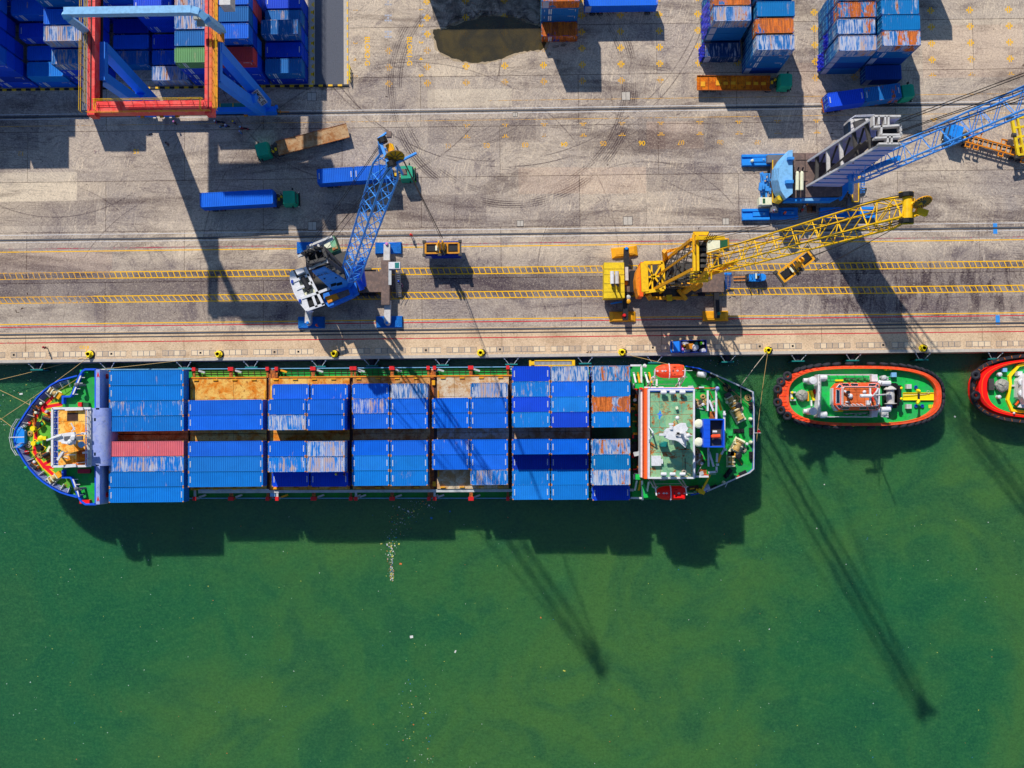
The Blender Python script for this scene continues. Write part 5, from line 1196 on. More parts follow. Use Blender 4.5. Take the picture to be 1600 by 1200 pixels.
    o.tube(P(1106, 392, 20), P(1416, 318, 62), .05, 4); o.tube(P(1106, 400, 20), P(1416, 322, 62), .05, 4)
    sp_ = P(1262, 404, 28)
    o.tube(P(1418, 346, 62), P(1272, 425, 25), .042, 4); o.tube(P(1417, 340, 62), sp_, .042, 4); o.tube(P(1412, 346, 62), sp_+V((.4, .3, 0)), .042, 4)
    for k in range(5): o.tube(P(1100+k*2, 380, zt), P(1108+k*3, 364+k, zt+1.5), .05, 4)
    o.build('hoist_wire', 'wire', t)
yellow_crane()
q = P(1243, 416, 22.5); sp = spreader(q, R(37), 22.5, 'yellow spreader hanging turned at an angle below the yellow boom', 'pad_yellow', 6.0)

# ---- pale crane at the right ----------------------------------------------
def pale_crane():
    base = P(1270, 280, 0); t = thing('harbour_crane', 'pale lilac and blue harbour crane with a light blue jib running off the right edge', 'crane', base)
    def track(x, y, w=4.6):
        q = P(x, y, .8); o = MB(); o.box((q.x, q.y, .25), (w, 1.95, .5)); o.box((q.x, q.y+.72, .6), (w, .42, .35)); o.box((q.x, q.y-.72, .6), (w, .42, .35)); o.box((q.x+.6, q.y, .65), (w*.5, .7, .4)); o.box((q.x+w*.28, q.y, .9), (.3, .3, .1), m=1); o.build('outrigger_pad', ['pad_blue', 'light_blue'], t)
    for x, y in ((1181, 249.5), (1224, 248.5), (1181.5, 334.5), (1226, 333), (1303, 332.5), (1346, 331.5)): track(x, y)
    o = MB()
    for x, y in ((1176, 250.5), (1209, 327)): q = P(x, y, 1.4); o.lathe([(.25, .5), (.25, 1.3), (.1, 1.4)], (q.x, q.y, 0), n=10)
    o.build('jack', 'cream', t)
    for a, b in (((1198, 249), (1228, 249)), ((1210, 310), (1209, 332)), ((1330, 308), (1328, 330))): o = MB(); o.beam(P(*a, 1.6), P(*b, 1.6), 1.3, .9); o.build('outrigger_beam', 'steel', t)
    # stepped undercarriage with yellow edging
    z = 2.4; o = MB(); o.prism(XY([(1207, 250), (1216, 250), (1216, 316), (1207, 316)], z), 1., z); o.prism(XY([(1216, 255), (1325, 255), (1325, 308), (1216, 308)], z-.1), 1., z-.1); o.prism(XY([(1325, 266), (1342, 266), (1342, 315), (1332, 315), (1325, 300)], z), 1., z); ch = o.build('undercarriage', 'brown_deck', t)
    o = MB()
    for a, b in (((1207.3, 250), (1207.3, 316)), ((1207, 316), (1217, 316)), ((1341.5, 266), (1341.5, 315)), ((1332, 315), (1342, 315)), ((1332, 299), (1332, 315)), ((1322, 299), (1332, 299)), ((1342, 266), (1348, 266)), ((1342, 276), (1348, 276))): o.beam(P(*a, z+.06), P(*b, z+.06), .14, .1)
    o.build('edge_marking', 'crane_yellow', ch)
    o = MB()   # side stairs, blue at the east end, machinery at the west end
    for a, b in (((1346, 265), (1345, 302)), ((1352, 265), (1350, 290))): o.beam(P(*a, 2.4), P(*b, .5), .12, .2); o.tube(P(*a, 3.4), P(*b, 1.5), .05, 5)
    for k in range(10): o.box(P(1349, 266, 2.4).lerp(P(1347.5, 300, .4), k/9), (.8, .14, .06))
    o.build('stairs', 'sky_blue', t)
    o = MB(); rr = random.Random(8)
    for k in range(26): q = P(rr.uniform(1188, 1203), rr.uniform(272, 304), rr.uniform(.6, 2.2)); o.box(q, (rr.uniform(.15, .6), rr.uniform(.3, 1.4), rr.uniform(.1, .5)), rr.uniform(-.25, .25))
    o.beam(P(1190, 272, 2.6), P(1196, 304, 1), .15, .2); o.beam(P(1200, 271, 2.6), P(1203, 300, 1), .15, .2); o.build('ladder_rack', 'plate_blue', t)
    q = P(1196, 314, 2.4); o = MB(); o.box((q.x, q.y, 1.7), (2.1, 1.25, 1.4)); o.box((q.x-.25, q.y, 2.42), (.4, .8, .05), m=1); o.box((q.x-.75, q.y, 2.41), (.2, 1.1, .06), m=2); o.build('control_box', ['cream', 'dark_green', 'white'], t)
    # upper machinery deck
    zd = 4.6; o = MB(); o.prism(XY([(1228, 239), (1286, 239), (1316, 252), (1316, 306), (1240, 309), (1228, 300)], zd), 3.2, zd); dk = o.build('machinery_deck', 'brown_deck', t)
    o = MB(); 
    for a, b in (((1243, 250), (1284, 250)), ((1258, 240), (1258, 308)), ((1240, 283), (1262, 283)), ((1243, 268), (1262, 268))): o.beam(P(*a, zd+.03), P(*b, zd+.03), .07, .08)
    o.build('deck_seam', 'dark', dk)
    o = MB(); o.prism(XY([(1228, 309), (1312, 308.5), (1300, 314.5), (1226, 314.5)], 4.4), 3., 4.4); o.prism(XY([(1318, 258), (1330, 290), (1316, 312), (1308, 300)], 4.2), 3, 4.2); sb = o.build('side_sponson', 'pad_blue', t)
    o = MB(); o.prism(XY([(1253, 310), (1283, 309.6), (1280, 313.6), (1252, 313.8)], 4.45), 4.4, 4.46); o.build('white_stripe', 'light_blue', sb)
    o = MB()   # stacked curved counterweight slabs
    for k in range(4):
        e = k*2.3; o.prism(XY([(1238.5, 234.5+e*.2), (1232+e*.3, 235), (1219+e, 248), (1210.5+e, 262), (1209+e, 281), (1213+e, 298), (1221+e, 310), (1230, 309), (1238.5, 302)], 5.2+k*.7), 3.4+k*.9, 5.2+k*.7)
    cw = o.build('counterweight', 'light_blue', t)
    o = MB(); o.prism(XY([(1231, 245), (1241, 245), (1241, 249), (1231, 249)], 8), 7, 8); o.prism(XY([(1228, 281), (1240, 281), (1240, 286), (1228, 286)], 8), 7, 8); o.build('hoist_bracket', 'plate_blue', cw)
    o = MB(); o.prism(XY([(1214.5, 306), (1217, 305), (1226, 311), (1223, 313.5), (1216, 312)], 6), 3.5, 6.); o.build('yellow_corner', 'deck_yellow', cw)
    for x in (1246, 1253): a = P(x, 271, 6); b = P(x-.4, 297, 6); o = MB(); o.tube(a, b, .3, 10); o.lathe([(.3, 0), (.16, .4)], a, (a-b), 10); o.tube(a+V((0, .3, 0)), a+V((.1, .9, .5)), .13, 6, m=1); o.build('exhaust_muffler', ['cream', 'dark'], t)
    # tower with two plated sides
    zt = 25; o = MB(); zb = zd
    sW, sE, sWt, sEt = P(1261, 291, zb), P(1314, 292, zb), P(1373, 227.5, zt), P(1405, 226.5, zt)
    nW, nE, nWt, nEt = P(1263, 252, zb), P(1316, 256, zb), P(1364, 184.5, zt), P(1405, 186, zt)
    def side(a, b, c, d, nm, th=.2):
        o = MB(); u = V((0, -th, 0)); o.add([a, b, c, d, a-u, b-u, c-u, d-u], [(0, 1, 2, 3), (7, 6, 5, 4), (0, 4, 5, 1), (1, 5, 6, 2), (2, 6, 7, 3), (3, 7, 4, 0)])
        return o.build(nm, 'lilac', t)
    s1 = side(sW, sE, sEt, sWt, 'tower_side_plate'); s2 = side(nW, nE, nEt, nWt, 'tower_side_plate')
    o = MB()
    for k in range(1, 9): f = k/9; o.beam(sW.lerp(sWt, f)+V((0, -.06, 0)), sE.lerp(sEt, f)+V((0, -.06, 0)), .12, .1)
    o.build('plate_seam', 'plate_blue', s1)
    o = MB(); o.beam(sW+V((-.05, 0, 0)), sWt, .3, .3); o.beam(nW+V((-.05, 0, 0)), nWt, .3, .3); o.build('tower_edge', 'white', t)
    a_ = sW.lerp(sWt, .12); cc = sW.lerp(sEt, .06)
    o = MB(); tm = text_mb('BEN LINE', .9, (0, 0), 0, 0) if False else text_mb('___ __', .8, (0, 0), 0, 0)
    u = (sE-sW).normalized(); v2 = (sWt-sW); v2 = (v2-u*v2.dot(u)).normalized(); q3 = Matrix((u, v2, u.cross(v2))).transposed(); cc = sW.lerp(sE, .5).lerp(sWt.lerp(sEt, .5), .1)
    o.add([cc+V((0, -.12, 0))+q3@V(v) for v in tm.v], tm.f); o.build('plate_lettering', 'white', s1)
    o = MB()
    for f in (.12, .3, .5, .7, .88): o.beam(sW.lerp(sWt, f)+V((.3, 0, 0)), nW.lerp(nWt, f)+V((.3, 0, 0)), .5, .5, m=1 if f in (.3, .5) else 0)
    for f in (0, .2, .4, .6): o.beam(sW.lerp(sWt, f)+V((.8, 0, 0)), nW.lerp(nWt, f+.2)+V((.8, 0, 0)), .25, .25); o.beam(sE.lerp(sEt, f), nE.lerp(nEt, f+.2), .25, .25); o.beam(sE.lerp(sEt, f), nE.lerp(nEt, f), .3, .3)
    for k in range(5): o.beam(P(1275+k*7, 284-k*2, 6), P(1345+k*9, 224-k*4, 23), .28, .28)
    o.build('tower_bracing', ['machine', 'white_dirty'], t)
    o = MB()   # head frames
    z = zt+.3
    for a, b in (((1363, 183), (1405, 183)), ((1363, 183), (1363, 198)), ((1363, 200), (1406, 197)), ((1375, 198), (1375, 212)), ((1375, 212), (1406, 212)), ((1365, 217), (1405, 215)), ((1405, 196), (1406, 214)), ((1371, 226), (1406, 226)), ((1371, 183), (1371, 196)), ((1381, 183), (1381, 196)), ((1386, 183), (1386, 197)), ((1385, 213), (1385, 226)), ((1391, 213), (1391, 226))): o.beam(P(*a, z), P(*b, z), .26, 1.2)
    hd = o.build('tower_head', 'white_dirty', t)
    o = MB(); o.prism(XY([(1377, 199), (1404, 198), (1404, 211), (1377, 211)], zt-1), zt-3, zt-1); o.prism(XY([(1372, 216), (1403, 215), (1403, 225), (1372, 225)], zt-1), zt-3, zt-1); o.build('sheave_pit', 'black', hd)
    o = MB(); zc = 17; o.prism(XY([(1327, 186), (1357, 185), (1358, 205), (1340, 222), (1329, 215)], zc), zc-2.6, zc); cb = o.build('operator_cabin', 'white_dirty', t)
    o = MB(); o.prism(XY([(1325, 191), (1329, 189), (1330, 213), (1326, 210)], zc+.1), zc-2, zc+.1); o.box(P(1344, 195, zc+.3), (1.8, 1.4, .5), .3, m=1); o.build('cabin_window', ['glass', 'machine'], cb)
    o = MB(); o.rail([P(*p, zc).xy for p in ((1324, 190), (1333, 184), (1362, 183))], zc, 1.1, 1.5, .05); o.build('handrail', 'white', t)
    # jib
    A = P(1330, 275, 11); B = V((70.2, 40.9, 62)); B = P(1600, 157, 42)+(P(1600, 157, 42)-A).normalized()*21
    d, sd, up, C4, chd = lattice(t, 'boom', A, B, 2.8, 2.1, 15, 'sky_blue', .14, .065, (.8, .7), ends=(.04, .94))
    o = MB(); o.tube(B-sd*1.6, B+sd*1.6, .6, 12); o.build('head_drum', 'crane_blue', chd)
    o = MB(); o.tube(P(1318, 280, 6), A.lerp(B, .17)-up*1.3, .45, 8); o.beam(P(1318, 262, 6), A+sd*0, .9, .9); o.beam(P(1330, 300, 4), A, .7, .7); o.build('luffing_cylinder', 'pad_blue', t)
    o = MB()
    for (x, y), s in (((1404, 188), -1.6), ((1404, 192), -1.3), ((1404, 218), 1.3), ((1404, 222), 1.6)): o.tube(P(x, y, zt+1), B+sd*s+up*.8, .06, 4)
    o.tube(P(1404, 205, zt), B-up*.5, .06, 4); o.tube(P(1400, 208, zt), B+sd*.5-up*.5, .06, 4); o.build('hoist_wire', 'wire', t)
pale_crane()
# ------------------------------------------------------------ the container ship
def ship():
    t = thing('container_ship', 'green decked blue hulled container ship moored along the quay', 'ship', P(600, 677, 0))
    sub = lambda name, mats, parent, o: o.build(name, mats, parent)
    DZ, HZ, FZ = 1.2, 3.6, 4.0
    bow = [(120, 587), (105, 591), (92, 594.5), (80, 601), (68, 610.5), (58, 620.5), (48, 633), (39, 646), (31, 659), (24, 671), (21, 684), (24, 697), (30, 709), (38, 722), (47, 734), (57, 745), (68, 754), (80, 762), (93, 769), (105, 773), (120, 777)]
    stern = [(988, 570.5), (1006, 569.5), (1040, 570), (1072, 572), (1092, 575.5), (1110, 582), (1135, 593), (1158, 603.5), (1177, 612.5), (1178.5, 640), (1178.5, 700), (1178, 733), (1172, 738.5), (1150, 748), (1128, 758), (1105, 768), (1080, 773.5), (1050, 778), (1020, 780.5), (988, 780)]
    o = MB()
    o.prism(XY(bow+[(150, 779), (150, 577)], FZ), -1, FZ); o.build('forecastle_hull', 'hull_blue', t)
    o = MB(); mid = [(148, 576.5), (500, 576.0), (990, 571)] + [(990, 778.5), (500, 778.5), (148, 779)]
    o.prism(XY(mid, DZ), WZ-2, DZ-.05); o.prism(XY([(990, 571)]+stern[1:-1]+[(990, 779)], 2.2), WZ-2, 2.15)
    fp = XY(bow+[(150, 779), (150, 577)], FZ); o.prism([((x-0)*1., y) for x, y in fp], WZ-2, -1, inset=1); o.build('hull', 'hull_blue', t)
    # forecastle deck and its markings
    o = MB(); o.sheet([V(p) for p in XY(bow+[(150, 779), (150, 577)], FZ)], FZ+.01); fd = o.build('forecastle_deck', 'deck_rusty_green', t)
    def band(pts, w, z, o, m=0):
        pts = [P(*p, z).xy for p in pts]
        for i, (a, b) in enumerate(zip(pts, pts[1:])):
            d = (b-a).normalized(); n = V((-d.y, d.x))*w/2; e = d*w*.35
            a2 = a-e if i else a; b2 = b+e if i < len(pts)-2 else b
            o.add([(*(a2-n), z+.0007*i), (*(b2-n), z+.0007*i), (*(b2+n), z+.0007*i), (*(a2+n), z+.0007*i)], [(0, 1, 2, 3)], m)
    main = [(86, 617), (66, 636), (54, 655), (56, 680), (54, 706), (60, 717), (68, 728), (87, 745)]
    br = [[(64, 637), (98, 631)], [(62, 639), (84, 649)], [(66, 727), (84, 717)], [(67, 729.5), (84, 730)]]
    o = MB(); band(main, .86, FZ+.02, o); [band(b, .82, FZ+.026+.002*i, o) for i, b in enumerate(br)]; o.build('walkway_border', 'crane_yellow', fd)
    o = MB(); band(main, .52, FZ+.04, o); [band(b, .5, FZ+.047+.002*i, o) for i, b in enumerate(br)]; o.build('walkway', 'walk_red', fd)
    # bulwark with pale inner face and stiffeners
    bw = XY(bow, FZ+1.1)
    o = MB(); o.wall([V(p) for p in bw], FZ-.6, FZ+1.1, .22); b = o.build('bulwark', 'ship_blue', t)
    cx = sum(p[0] for p in bw)/len(bw)+6; cy = sum(p[1] for p in bw)/len(bw)
    inn = [(x+(cx-x)*.03, y+(cy-y)*.03) for x, y in bw]; inn2 = [(x+(cx-x)*.085, y+(cy-y)*.085) for x, y in bw]
    o = MB()
    for i in range(1, len(bw)-2):
        a, c = inn[i], inn[i+1]; a2, c2 = inn2[i], inn2[i+1]; o.add([(*a, FZ+1.0), (*c, FZ+1.0), (*c2, FZ+.1), (*a2, FZ+.1)], [(0, 1, 2, 3), (3, 2, 1, 0)])
    o.build('bulwark_lining', 'lavender', b)
    o = MB()
    for i in range(1, len(bw)-1): o.beam((*inn[i], FZ+.75), (inn2[i][0]+(cx-inn2[i][0])*.05, inn2[i][1]+(cy-inn2[i][1])*.05, FZ+.3), .08, .7)
    o.build('bulwark_stiffener', 'white_dirty', b)
    o = MB(); o.prism(XY([(24, 668), (33, 667), (38, 674), (38, 692), (33, 698), (24, 702), (21, 690), (21, 680)], FZ+1), FZ, FZ+1.0); pf = o.build('bow_platform', 'pad_blue', t)
    o = MB(); o.rail([P(*p, FZ+1).xy for p in ((31, 655), (23, 668), (20, 684), (23, 700), (30, 711))], FZ+1, 1.1, 1.3, .05); o.rail([P(*p, FZ+1).xy for p in ((27, 699), (37, 692))], FZ+1, 1.1, 1.3, .04); o.tube(P(14, 683.5, FZ+2), P(38, 683, FZ+2), .08, 5); o.build('pulpit_rail', 'white', pf)
    o = MB()
    for s in (-1, 1): o.beam(P(32, 669+s*1.2, FZ+1), P(44, 661+s*1.2, FZ+.3), .1, .12)
    for k in range(6): o.box(P(33+2*k, 668-1.4*k, FZ+.8-.1*k), (.25, .8, .05), R(35), m=1)
    o.build('bow_ladder', ['white', 'pale_green'], t)
    def deckbox(x, y, z, d, rz, mat, nm, par=t, m2=None):
        q = P(x, y, z); o = MB(); o.box((q.x, q.y, z+d[2]/2), d, R(rz)); return o.build(nm, mat, par)
    def doublebollard(x, y, z, rz, sz=1., mats=('dark', 'signal_yellow'), r=.36):
        q = P(x, y, z); o = MB(); o.box((q.x, q.y, z+.08), (2.4*sz, .95*sz, .16), R(rz), m=1); o.box((q.x, q.y, z+.1), (2.2*sz, .75*sz, .2), R(rz)); u = V((cos(R(rz)), sin(R(rz))))
        for s, m in ((-.6, 1), (.6, 0)): o.lathe([(r*sz, .1), (r*sz, 1.), (r*1.15*sz, 1.05)], (q.x+u.x*s*sz, q.y+u.y*s*sz, z), n=12, m=m)
        return o.build('mooring_bollard', list(mats), t)
    doublebollard(60, 666, FZ, 38); doublebollard(61, 696, FZ, -38)
    def winch(x, y, z, rz, drum='rope', frame='cream', sc_=1., extra=True):
        q = P(x, y, z); o = MB(); r = R(rz); u = V((cos(r), sin(r), 0)); n = V((-sin(r), cos(r), 0)); c = V((q.x, q.y, z))
        for s in (-1, -.2, .9): o.box(c+u*s*1.0*sc_+V((0, 0, .6)), (.14, 1.4*sc_, 1.1), r)
        o.box(c+V((0, 0, .12)), (2.6*sc_, 1.7*sc_, .2), r); w = o.build('winch', frame, t)
        o = MB(); o.lathe([(.3, -.85), (.72, -.8), (.72, -.7), (.5, -.68), (.55, -.3), (.5, .1), (.56, .5), (.5, .68), (.72, .7), (.72, .8)], c+V((0, 0, .75)), u, 14); o.v = [tuple(c+V((0, 0, .75))+(V(v)-c-V((0, 0, .75)))*sc_) for v in o.v]; o.build('winch_drum', drum, w)
        o = MB(); o.box(c+u*1.5*sc_+V((0, 0, .5)), (.7, 1., .8), r); o.build('winch_motor', 'pad_yellow' if extra else 'machine', w)
    winch(87, 613, FZ, -35, sc_=.72); winch(87, 747, FZ, 35, sc_=.72)
    for x, y, rz in ((76.5, 654.5, -20), (76, 710, 25), (56.5, 636, -45), (56, 728.5, -40)):
        q = P(x, y, FZ); o = MB(); o.box((q.x, q.y, FZ+.35), (1.4, .9, .7), R(rz)); o.lathe([(.28, -.6), (.28, .6)], (q.x, q.y, FZ+.8), (cos(R(rz)), sin(R(rz)), 0), 10, m=1); o.build('chain_stopper', ['rust', 'dark'], t)
    q = P(70, 684.5, FZ); o = MB(); o.lathe([(.3, 0), (.3, .7), (.45, .8), (.45, 1.0), (.2, 1.1)], (q.x-.2, q.y, FZ), n=12); o.box((q.x+.5, q.y, FZ+.8), (.5, .6, .6)); o.build('ventilator', 'signal_yellow', t)
    o = MB(); o.beam(P(53, 645, FZ+.4), P(54.5, 672, FZ+.4), .22, .15); o.build('anchor_chain', 'rust', t)
    for x, y, rz in ((97, 599.5, 20), (105, 595.5, 20), (97, 763.5, -20), (105, 768, -20), (101, 597.5, 20)): deckbox(x, y, FZ, (.9, .5, .5), rz, 'cream', 'fairlead')
    # bridge wings, blue rimmed green decks
    WZ2 = 5.6
    for k, (pts) in enumerate(([(97.8, 631), (97.8, 619.5), (109, 619.5), (112, 616), (124, 587), (128, 580), (133, 577), (150, 577), (150, 638), (97.8, 638)], [(97.8, 734), (97.8, 746), (109, 746), (112, 749), (122, 776), (127, 784), (133, 788), (150, 788), (150, 728), (97.8, 728)])):
        o = MB(); o.prism(XY(pts, WZ2), FZ, WZ2); wing = o.build('bridge_wing_deck', 'deck_green', t)
        o = MB(); o.wall([V(P(*p, WZ2+1)[:2]) for p in pts[:-2]], WZ2-.3, WZ2+1., .3); o.wall([V(P(*p, WZ2+1)[:2]) for p in ((149.2, pts[-3][1]), (149.2, pts[-2][1]))], WZ2, WZ2+1, .3); o.build('wing_bulwark', 'ship_blue', wing)
        a, b = (pts[4], pts[3]); o = MB()
        for f in (.1, .4, .7, 1.): e = P(a[0]+(b[0]-a[0])*f+1, a[1]+(b[1]-a[1])*f, WZ2+.9); o.beam(e, e+V((.8, 0, -.3)), .1, .3)
        o.beam(P(a[0]+2.2, a[1], WZ2+1), P(b[0]+2.2, b[1], WZ2+1), .22, .12); o.build('wing_stiffener', 'white', wing)
        yc = 602 if k == 0 else 762.5
        q = P(133.5, yc, WZ2); o = MB(); o.tube((q.x, q.y, WZ2), (q.x-.3, q.y, WZ2+1.9), .2, 8); o.lathe([(.25, 0), (.36, .3), (.25, .6)], (q.x-.3, q.y, WZ2+1.9), (-1, 0, .3), 10); o.build('searchlight', 'steel', wing)
        if k == 0: deckbox(134, 580.5, WZ2, (1.3, .5, .7), 0, 'tug_green', 'locker', wing); deckbox(128.5, 632, WZ2, (.6, .7, .9), 0, 'red', 'fire_box', wing); deckbox(137, 633, WZ2, (.9, .8, .7), 0, 'dark_green', 'locker', wing)
        else: deckbox(135.5, 783.5, WZ2, (1.6, .6, .8), 0, 'vivid_red', 'locker', wing); deckbox(133, 736, WZ2, (2., .7, .5), 0, 'cloth_red', 'locker', wing)
    # lavender wind screen wall, bulging aft in the middle
    zt = 7.6; o = MB(); o.prism(XY([(149.8, 577), (155.8, 577), (155.8, 640), (149.8, 640)], zt), DZ, zt); o.prism(XY([(149.8, 726), (155.8, 726), (155.8, 788), (149.8, 788)], zt), DZ, zt)
    y0, y1 = P(150, 637.5, zt).y, P(150, 728, zt).y; x0 = P(142, 680, zt).x; x1 = P(155, 680, zt).x
    o.box(((x0+x1)/2, (y0+y1)/2, (zt+DZ)/2), (x1-x0, y0-y1, zt-DZ)); n = 10; vs = []
    for i in range(n+1):
        a = pi/2*i/n; vs += [(x1+1.35*sin(a), y0, zt-1.5*(1-cos(a))), (x1+1.35*sin(a), y1, zt-1.5*(1-cos(a)))]
    o.add(vs, [(2*i, 2*i+1, 2*i+3, 2*i+2) for i in range(n)]); e = vs[-1]; o.box((x1+.68, (y0+y1)/2, (zt-1.6+DZ)/2+.05), (1.34, y0-y1, zt-1.6-DZ)); scr = o.build('bridge_front_screen', 'lavender', t)
    o = MB()
    for y in (655.5, 709.5): q = P(148.3, y, zt); o.box((q.x, q.y, zt), (.3, .5, .04))
    o.build('screen_opening', 'glass', scr)
    # life ring panels on the wings' aft corners and ladders behind the wall
    o = MB()
    for x, y in ((153, 585), (153, 779)): o.prism(XY([(x-2, y+4), (x, y-4), (x+2.4, y+4), (x+.8, y+4), (x, y), (x-.8, y+4)], zt+.04), zt, zt+.05)
    o.build('wing_mark', 'red', scr)
    for yy in (583, 600, 618, 740, 757, 772):
        q = P(160.5, yy, 4); o = MB(); o.box((q.x, q.y, 2.6), (.8, 1., 2.4)); o.tube((q.x-.3, q.y-.8, DZ), (q.x+.3, q.y-.8, 6), .08, 5); o.tube((q.x-.2, q.y-.5, DZ), (q.x-.2, q.y+.5, 5.5), .07, 5, m=1); o.build('deck_equipment', ['machine', 'pad_yellow'], t)
    for x, y, m in ((158.5, 583.5, 'white'), (164, 589, 'red'), (164, 774, 'red')): q = P(x, y, 5); o = MB(); o.lathe([(.3, -.6), (.42, -.5), (.42, .5), (.3, .6)], (q.x, q.y, 5), (1, .3, 0), 10); o.build('raft_canister', m, t)
    o = MB(); o.rail([P(*p, 4).xy for p in ((157, 578), (168, 578))], 4, 1.1, 1.2, .06); o.rail([P(*p, 4).xy for p in ((157, 787), (168, 786))], 4, 1.1, 1.2, .06); o.build('guard_rail', 'white', t)
    # wheelhouse roof
    zr = 7.9; o = MB(); o.prism(XY([(90, 638.5), (142, 638.5), (142, 728), (90, 728)], zr), FZ, zr-.05); wh = o.build('wheelhouse', 'white_dirty', t)
    o = MB(); o.sheet([V(p) for p in XY([(91, 640.5), (136, 640.5), (136, 727), (91, 727)], zr)], zr-.02); rf = o.build('wheelhouse_roof', 'rust_orange', wh)
    o = MB(); q0 = P(123, 646.5, zr); o.box((q0.x-1, q0.y-.5, zr-.02), (1.8, 1.3, .03)); o.build('roof_patch', 'rust_dark', rf); o = MB(); o.sheet([V(p) for p in XY([(120, 705), (135, 701), (136, 727), (119, 727)], zr)], zr-.012); o.build('red_roof_patch', 'bed_orange', rf)
    o = MB(); xa, xb_ = P(83.5, 680, 6.9).x, P(91, 680, zr).x; ya, yb = P(84, 640, zr).y, P(84, 727, zr).y
    o.add([(xa, yb, 6.6), (xb_, yb, zr), (xb_, ya, zr), (xa, ya, 6.6)], [(0, 1, 2, 3)]); o.box(((xa+xb_)/2-.1, (ya+yb)/2, 5.2), (xb_-xa, ya-yb, 2.6)); wn = o.build('bridge_windows', 'deep_blue', wh)
    o = MB()
    for k in range(10): y = yb+(ya-yb)*(k+.3)/9.6; o.beam((xa-.05, y, 6.75), (xb_+.2, y, zr+.1), .07, .1); o.torus((xa+.45, y+.45, 7.35), .14, .05, (0, 0, 1), 10, 5)
    o.build('window_frame', 'white', wn)
    o = MB(); fr = [(82, 638), (142, 638), (142, 728), (82, 729)]
    for a, b in ((0, 1), (2, 3), (3, 0)): o.beam(P(*fr[a], zr), P(*fr[b], zr), .34, .3)
    o.beam(P(137, 639, zr), P(137, 727, zr), .12, .12)
    for y in (646, 656, 666, 676): o.beam(P(79, y, 7.2), P(87, y, 7.2), .08, .1)
    o.beam(P(102, 639.5, zr+.4), P(130, 638.7, zr+.4), .45, .3); o.beam(P(100, 728.5, zr+.4), P(119, 727, zr+.4), .5, .3); o.build('roof_edge', 'white', wh)
    o = MB(); o.rail([P(*p, zr).xy for p in ((138, 640), (138, 727))], zr, 1., 1.1, .05); o.build('roof_rail', 'lavender', wh)
    # bow mast and gear on the roof
    o = MB(); z = 11.
    o.prism(XY([(82, 682), (94, 678), (110, 675.5), (116, 675), (117, 682), (116, 694), (107, 694), (97, 691), (84, 688), (88, 684.5)], z), z-.5, z); o.tube(P(73, 688, z+.3), P(96, 680, z+.3), .16, 6); o.tube(P(113, 685, zr), P(113, 685, 13), .5, 10, r2=.3)
    for a, b in (((111, 661), (117, 672)), ((112, 674), (117, 668)), ((96, 692), (110, 694))): o.tube(P(*a, z), P(*b, z), .1, 5)
    o.box(P(131, 677.3, 9), (.8, .35, .3)); o.tube(P(117, 680, z), P(131, 677, 9), .1, 5); o.lathe([(.4, 0), (.5, .5), (.2, .9)], P(112, 691, 11), n=12); ms = o.build('fore_mast', 'white', t)
    o = MB()
    for a, b in ((100, 110), (117, 128)):
        o.prism(XY([(a, 682), (b, 681), (b, 688), (a, 688)], z+.1), z-.3, z+.1)
        for k in range(7): x = a+(b-a)*(k+.5)/7; o.prism(XY([(x, 682), (x+.4, 682), (x+.4, 688), (x, 688)], z+.15), z, z+.15)
    o.build('mast_grating', 'steel', ms)
    q = P(127.5, 695, 9); o = MB(); o.lathe([(.08, 0), (.25, .1), (.5, .25), (.52, .3)], q, (.3, .2, 1), 14); o.tube(q, (q.x, q.y, zr), .1, 6); o.build('satellite_dish', 'light_blue', wh)
    q = P(92, 704, 8.6); o = MB(); o.ball((q.x, q.y, 8.5), .25); o.tube((q.x, q.y, zr), (q.x, q.y, 8.4), .06, 5); o.build('compass_dome', 'teal', wh)
    o = MB(); o.beam(P(90, 719, 9.4), P(99, 705, 9.4), .34, .3); o.tube(P(95, 712, zr), P(95, 712, 9.3), .14, 6); o.tube(P(98, 711, 9), P(118, 710.5, 9), .06, 4); o.tube(P(99, 709, 9), P(106, 705, 9), .06, 4); o.build('radar_scanner', 'white', wh)
    o = MB(); o.tube(P(120, 723.5, zr+.2), P(137, 721.5, zr+.2), .05, 4); o.tube(P(129, 707.5, zr+.4), P(137, 707, zr+.4), .16, 6); o.tube(P(99, 714, zr+.1), P(106, 716, zr+.1), .05, 4); o.build('aerial', 'white', wh)
    # main deck sides
    o = MB(); o.sheet([V(p) for p in XY([(163, 577), (988, 572), (988, 592), (163, 592)], DZ)], DZ); o.sheet([V(p) for p in XY([(163, 763), (988, 760), (988, 778), (163, 779)], DZ)], DZ); sd = o.build('side_deck', 'deck_green', t)
    o = MB(); o.sheet([V(p) for p in XY([(300, 577.2), (426, 576.7), (426, 590), (300, 590)], DZ)], DZ+.01); o.build('rusty_side_deck', 'deck_rusty_green', sd)
    o = MB()
    x = 300
    while x < 990:
        o.beam(P(x, 578+(490-x)*.0066, DZ+.1), P(x+1, 587, DZ+.1), .05, .14); x += 9.7
    for y in (580.5, 584): o.beam(P(300, y+1, DZ+.08), P(985, y-4, DZ+.08), .05, .1)
    o.build('pipework', 'rust_dark', sd)
    o = MB(); o.wall([V(P(*p, DZ+.9)[:2]) for p in ((165, 577), (500, 575), (988, 571.5))], DZ-.2, DZ+.35, .12); o.wall([V(P(*p, DZ+.5)[:2]) for p in ((165, 778.5), (500, 778.5), (988, 778.5))], DZ-.2, DZ+.4, .12); o.build('gunwale', 'light_blue', t)
    # hatch coaming and covers
    o = MB(); o.prism(XY([(164, 591.5), (925, 585), (925, 762), (164, 766)], 3.1), DZ, 3.1); o.build('hatch_coaming', 'rust_dark', t)
